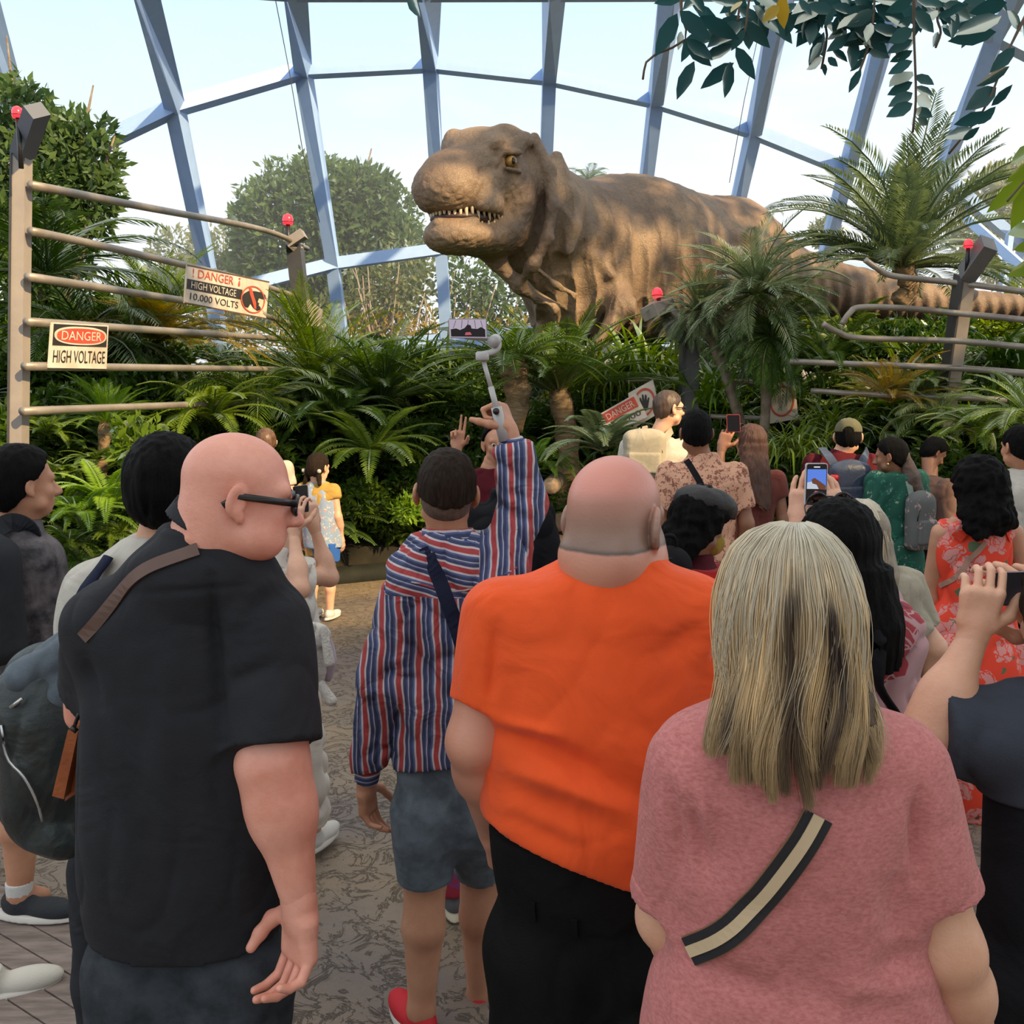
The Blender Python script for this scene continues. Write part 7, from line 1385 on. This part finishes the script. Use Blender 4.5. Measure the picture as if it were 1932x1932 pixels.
backpack(at(1601, 922, Y-.22), .27, .34, .12, 0, M_navyb, 'navy leather backpack hanging on the maroon shirt', [([at(1580, 885, Y-.2), at(1563, 860, Y-.13), at(1550, 845, Y)], .055), ([at(1620, 885, Y-.2), at(1632, 862, Y-.13), at(1637, 850, Y)], .055)], loop=False)
tag(wobj('drink_bottle', lathe(at(1572, 945, Y-.3), [(.035, 0), (.036, .10), (.022, .13), (.022, .135), (.028, .136), (.028, .165), (.02, .17)], 14), mat('bottle_red', (.65, .02, .02), .4)), 'red capped bottle in the side pocket of the navy backpack', 'bottle')
# woman in the green dress
M_green = floral('green_floral', (.008, .085, .055), (.30, .38, .28), (.02, .15, .09), 16, (.01, .06, .04), .2)
Y = 6.1; x0 = at(1690, 950, Y)[0]; gr_ = [(at(0, 1155, Y)[2], x0+.03, Y, .17, .15), (.85, x0+.02, Y, .165, .14), (1.05, x0, Y, .14, .12), (1.25, x0, Y, .155, .12), (1.36, x0, Y, .16, .11), (1.42, x0, Y, .10, .08), (1.47, x0, Y, .055, .055)]
p = person('woman with a curly ponytail in a long green floral dress, looking left', x0, Y, H=1.64, yaw=.3, rows=gr_, skin=S_brown, res=.011, hres=.006, j=dict(head=at(1680, 862, Y)), head=(.95, .15, 0), top=dict(m=M_green, hem=gr_[0][0], sleeve=1.3, name='dress', fold=.010), bottom=dict(m=M_black, name='leggings', end=1.95, wide=1.1), hair=dict(m=H_black, t=.014, n=(0, .75, -.66), d=.0), shoes=M_sandal)
wobj('ponytail', displace(net([('+', 0, cap(p.L(0, -.10, .0), at(1718, 905, Y-.08), .035, .055)), ('+', .03, cap(at(1718, 905, Y-.08), at(1738, 945, Y-.08), .055, .030))], .009), lambda V: .012*snoise(V, 22, 2)), mat('hair_curly_brown', (.05, .028, .02), .5, col2=(.10, .055, .035), vscale=20, bump=1, bscale=40), p.root)
wobj('earring', net([('+', 0, ell(p.L(-.092, -.002, -.045), (.008, .008, .010)))], .004), mat('gold', (.7, .45, .15), .3, metal=1), p.root)
M_clear = floral('clear_floral_vinyl', (.12, .12, .12), (.45, .32, .30), (.10, .14, .10), 16, (.1, .1, .1), .3)
backpack(at(1735, 985, Y-.16), .20, .36, .12, .5, M_clear, 'dark see-through backpack with pale flowers on the green dress', [([at(1722, 945, Y-.14), at(1712, 905, Y-.12), at(1700, 885, Y-.02)], .035)], cloth('sage_webbing', (.25, .32, .27)), loop=False)
Y = 7.0; p = person('person in a brown jacket stooping between the ponytail and the curly-haired woman', at(1752, 950, Y)[0], Y, H=1.50, yaw=-1.2, girth=1.2, skin=S_brown, res=.013, hres=.009, head=(-1.5, .6, 0), j=dict(head=at(1762, 855, Y+.1)), top=dict(m=cloth('brown_jacket', (.10, .055, .045)), hem=.8, sleeve=1.7), bottom=dict(m=M_black), hair=dict(m=H_black, t=.02, n=(0, .8, -.6), d=0))
# woman in the orange floral dress
M_od = floral('orange_floral', (.78, .055, .022), (.66, .26, .24), (.10, .14, .07), 7.5, (.12, .06, .05), .55)
Y = 4.1; rw = rows_px([(965, 1808, 1862, .9), (985, 1775, 1905, .6), (1030, 1770, 1905, .55), (1090, 1774, 1898, .55), (1130, 1776, 1894, .56), (1200, 1742, 1925, .6), (1300, 1722, 1945, .62), (1400, 1735, 1950, .62), (1500, 1765, 1945, .62), (1535, 1778, 1940, .6)], Y)
p = person('curly black-haired woman in a bright orange dress with pink flowers', rw[5][1], Y, H=1.62, rows=rw, skin=S_tan, res=.010, hres=.006, j=dict(head=at(1845, 925, Y), neck=at(1838, 975, Y), shL=at(1775, 1005, Y), shR=at(1912, 1005, Y), elL=at(1752, 1130, Y+.06), elR=at(1945, 1120, Y), wrL=at(1790, 1180, Y+.2), wrR=at(1950, 1200, Y+.15)), arm=(.045, .038, .028), head=(.1, .1, 0), top=dict(m=M_od, hem=at(0, 1535, Y)[2], neck=at(0, 985, Y)[2], sleeve=0, off=.006, name='dress', fold=.016, ff=5), shoes=M_sandal,
    hair=dict(m=H_black, t=.040, n=(0, .85, -.5), d=.0, ears=False, amp=.009, f=55, aniso=(1, 1, 1), vol=(1.1, 1.1, 1), extra=[(.05, ell(at(1858, 975, Y-.07), (.13, .10, .11))), (.04, ell(at(1835, 1010, Y-.11), (.05, .05, .06)))]))
for a_, b_2 in (((1812, 968), (1790, 1010)), ((1872, 968), (1890, 1010))): surf_strap(p.top, at(*a_, Y), at(*b_2, Y), .05, .004, M_od, 'dress_strap', p.root)
r = empty('crossbody_bag', tuple(at(1790, 1080, Y-.15)), 'thin beige bag strap across the back of the orange floral dress', 'bag'); surf_strap(p.top, at(1835, 1015, Y), at(1772, 1105, Y), .022, .004, cloth('beige_leather', (.38, .22, .16)), 'strap', r)
# man in white at the right edge
Y = 5.4; p = person('black-haired man in a white shirt cut off by the right edge', at(1938, 900, Y)[0], Y, H=1.74, skin=S_tan, res=.012, j=dict(head=at(1922, 845, Y)), head=(.2, .05, 0), top=dict(m=M_white, hem=.85, sleeve=.6), bottom=dict(m=M_char), hair=dict(m=H_black, t=.010, n=(0, .62, -.78), d=.006))
# woman with sunglasses on her head filming, right behind the blond woman
M_rp = floral('rose_print_satin', (.42, .24, .25), (.30, .03, .04), (.10, .04, .06), 6, (.08, .03, .04), .4)
Y = 2.3; rw = rows_px([(1120, 1545, 1625, .9), (1150, 1510, 1670, .65), (1200, 1495, 1710, .58), (1300, 1490, 1728, .58), (1400, 1495, 1722, .6), (1550, 1490, 1730, .6)], Y)
p = person('black-haired woman with sunglasses on her head and a rose-print top, filming with both hands', rw[3][1], Y, H=1.64, rows=rw, skin=S_light, res=.010, hres=.006, j=dict(head=at(1578, 1040, Y), neck=at(1585, 1125, Y), shL=at(1515, 1195, Y), shR=at(1695, 1195, Y), elL=at(1475, 1120, Y+.25), elR=at(1640, 1110, Y+.3), wrL=at(1508, 985, Y+.34), wrR=at(1575, 985, Y+.34)), arm=(.045, .038, .027),
    hands={'L': dict(d=(.12, .05, 1), n=(.5, .8, 0), b=(.9, -.3, .1), curl=(.25, .45, .4), s=.92, thumb=.3), 'R': dict(d=(-.15, .05, 1), n=(-.5, .8, 0), b=(-.9, -.3, .1), curl=(.25, .45, .4), s=.92, thumb=.3)},
    top=dict(m=M_rp, hem=.9, sleeve=.6, fold=.012, ff=9), bottom=dict(m=M_black), hair=dict(m=H_black, t=.022, n=(0, .9, -.45), d=-.01, ears=False, f=110, aniso=(1, 1, .1), amp=.003, vol=(1.04, 1.04, 1), extra=[(.04, loft([(at(0, 1240, Y)[2], at(1625, 1200, Y)[0], Y-.11, .06, .04), (at(0, 1160, Y)[2], at(1608, 1200, Y)[0], Y-.10, .085, .06), (at(0, 1060, Y)[2], at(1585, 1200, Y)[0], Y-.03, .10, .10)]))]))
glasses(p, M_frame, label='dark sunglasses resting on top of the black hair', up=.072, back=-.012, tilt=.6, lensm=mat('lens_dark', (.03, .015, .012), .1))
r = empty('backpack', tuple(at(1660, 1340, Y-.2)), 'black backpack strap and buckle over the rose-print top', 'backpack'); wobj('shoulder_strap', tube(spline([at(1650, 1165, Y-.14), at(1660, 1210, Y-.16), at(1658, 1290, Y-.17), at(1690, 1345, Y-.15)], 12), .014, 6, ell=(1.3, .5)), M_black, r)
Yf = Y+.30
q, r, scr, ii = phone([(1521, 874), (1562, 874), (1560, 955), (1518, 954)], Yf, .009, 'phone in a pale case recording the tyrannosaur, held above the black hair', E_dark, mat('case_pale', (.55, .53, .55), .4), inset=.07)
wobj('picture_sky', q.rect(.07, .14, .93, .56, .002), E_sky, scr, False); wobj('picture_cloud', q.poly([(.07, .45), (.35, .42), (.5, .5), (.93, .52), (.93, .6), (.07, .6)], .0023), E_cloud, scr, False)
wobj('picture_dinosaur', q.poly([(.26, .38), (.40, .34), (.52, .38), (.70, .44), (.92, .52), (.92, .62), (.6, .6), (.5, .5), (.3, .47)], .0026), E_brown, scr, False)
wobj('picture_person', q.poly([(.35, .72), (.45, .64), (.6, .66), (.68, .75), (.72, .88), (.35, .86)], .0024), E_pink, scr, False)
wobj('notch_pill', q.rect(.36, .075, .64, .1, .002), E_white, scr, False); wobj('record_button', q.ring(.42, .92, .09, .045, .35, .003, 20), E_white, scr, False); wobj('record_dot', q.poly([(.42+.05*math.cos(a), .92+.025*math.sin(a)) for a in np.linspace(0, 6.28, 14, endpoint=False)], .003), em('record_red', (.8, .05, .05)), scr, False)
# second blond woman
Y = 3.3; x0 = at(1650, 1100, Y)[0]
p = person('woman with greyish blond hair and glasses on her head in a cream top', x0, Y, H=1.60, yaw=-.1, girth=1.0, skin=S_light, res=.011, j=dict(head=at(1628, 1018, Y), neck=at(1640, 1080, Y), shR=at(1692, 1110, Y)), head=(.1, .1, 0), top=dict(m=M_cream, hem=.85, sleeve=.7, sk=.04, fold=.01), bottom=dict(m=M_char))
hc3 = p.J['head']; zz_ = at(0, 1150, Y-.1)[2]
wobj('hair_underlayer', net([('+', 0, ell(p.L(0, -.012, .036), np.array((.084, .104, .095)), p.HR)), ('+', .03, loft([(zz_+.02, hc3[0]+.03, Y-.11, .06, .035), (zz_+.12, hc3[0]+.015, Y-.08, .085, .06), (hc3[2], hc3[0], Y-.02, .088, .09)]))], .008), mat('hair_ash', (.22, .17, .11), .5, var=.3, vscale=30), p.root)
hr3 = [(941, 1618, 1640, .01, .012), (950, 1600, 1655, .01, .05), (970, 1588, 1668, .0, .09), (1000, 1581, 1676, -.005, .108), (1040, 1582, 1682, -.01, .110), (1080, 1588, 1686, -.03, .10), (1120, 1598, 1688, -.05, .085), (1155, 1608, 1690, -.06, .08)]
sheet_hair(hr3, Y, 2200, (-1.7, 1.7), M_hairattr, p.root, lambda q, t, l, o: np.clip(lerpc((.50, .44, .33), (.36, .27, .17), np.clip(t*1.1+.25*np.sin(l*2.3)*t, 0, 1))*(1+.15*o[:, None]), .01, .9), nl=22, rad=.0013, seed=11, amp=.008, k=18)
glasses(p, mat('gold_frame', (.35, .24, .14), .3, metal=.8), label='thin-framed glasses on the greyish blond hair', up=.068, back=-.012, tilt=.6)
# person at the right edge filming with a horizontal phone
Y = 1.58; rw = rows_px([(1300, 1955, 2070, .9), (1330, 1915, 2110, .7), (1400, 1880, 2140, .6), (1500, 1868, 2150, .6), (1650, 1862, 2150, .6), (1800, 1850, 2160, .62), (1950, 1845, 2170, .62), (2100, 1850, 2160, .6)], Y)
p = person('person in a dark slate t-shirt at the right edge filming with a sideways phone', rw[4][1], Y, H=1.68, rows=rw, skin=S_light, res=.009, hres=.008, j=dict(head=at(2030, 1180, Y), neck=at(2015, 1310, Y), shL=at(1925, 1385, Y), shR=at(2120, 1385, Y), elL=at(1757, 1378, Y+.02), wrL=at(1838, 1196, Y+.05), elR=at(2140, 1380, Y+.2), wrR=at(1990, 1200, Y+.1), hipL=at(1900, 1850, Y), hipR=at(2050, 1850, Y)), arm=(.056, .046, .031), neckr=.05,
    hands={'L': dict(d=(.13, -.03, 1), n=(.25, .95, 0), b=(.95, -.25, 0), fing=[(.45, 1.0, .6), (.45, .95, .6), (.5, .95, .6), (.55, .95, .6)], s=.86, thumb=.3, spread=0), 'R': dict(d=(-.6, 0, .8), n=(-.2, .95, 0), b=(-.8, -.3, -.3), curl=(.3, .6, .5), s=1.0, thumb=.0)},
    top=dict(m=M_slate, hem=at(0, 1500, Y)[2], sleeve={'L': .88, 'R': .8}, sk=.06, sr=(1.35, 1.75, 1), fold=.008, ff=6), bottom=dict(m=M_black, waist=at(0, 1470, Y)[2], name='black_dress', wide=1.8, res=.012), hair=dict(m=H_brown, t=.02, ears=False, n=(0, .8, -.6), d=0))
phone([(1872, 1081), (1990, 1078), (1990, 1141), (1874, 1143)], Y+.06, .010, 'black phone held sideways at the right edge of the picture', E_dark, mat('case_plum', (.09, .05, .08), .4))
# stray shoe whose wearer stands outside the picture at the left
Y = 3.05; r = empty('canvas_shoe', tuple(gp(5, 1885)), 'off-white canvas shoe toe poking in at the lower left corner', 'shoe')
g0 = gp(-20, 1880)+np.array((0, 0, .08)); shoe(g0, (.93, .35, 0), mat('canvas_white', (.62, .58, .50), .8, bump=.3, bscale=150), r, 1.05, name='upper')
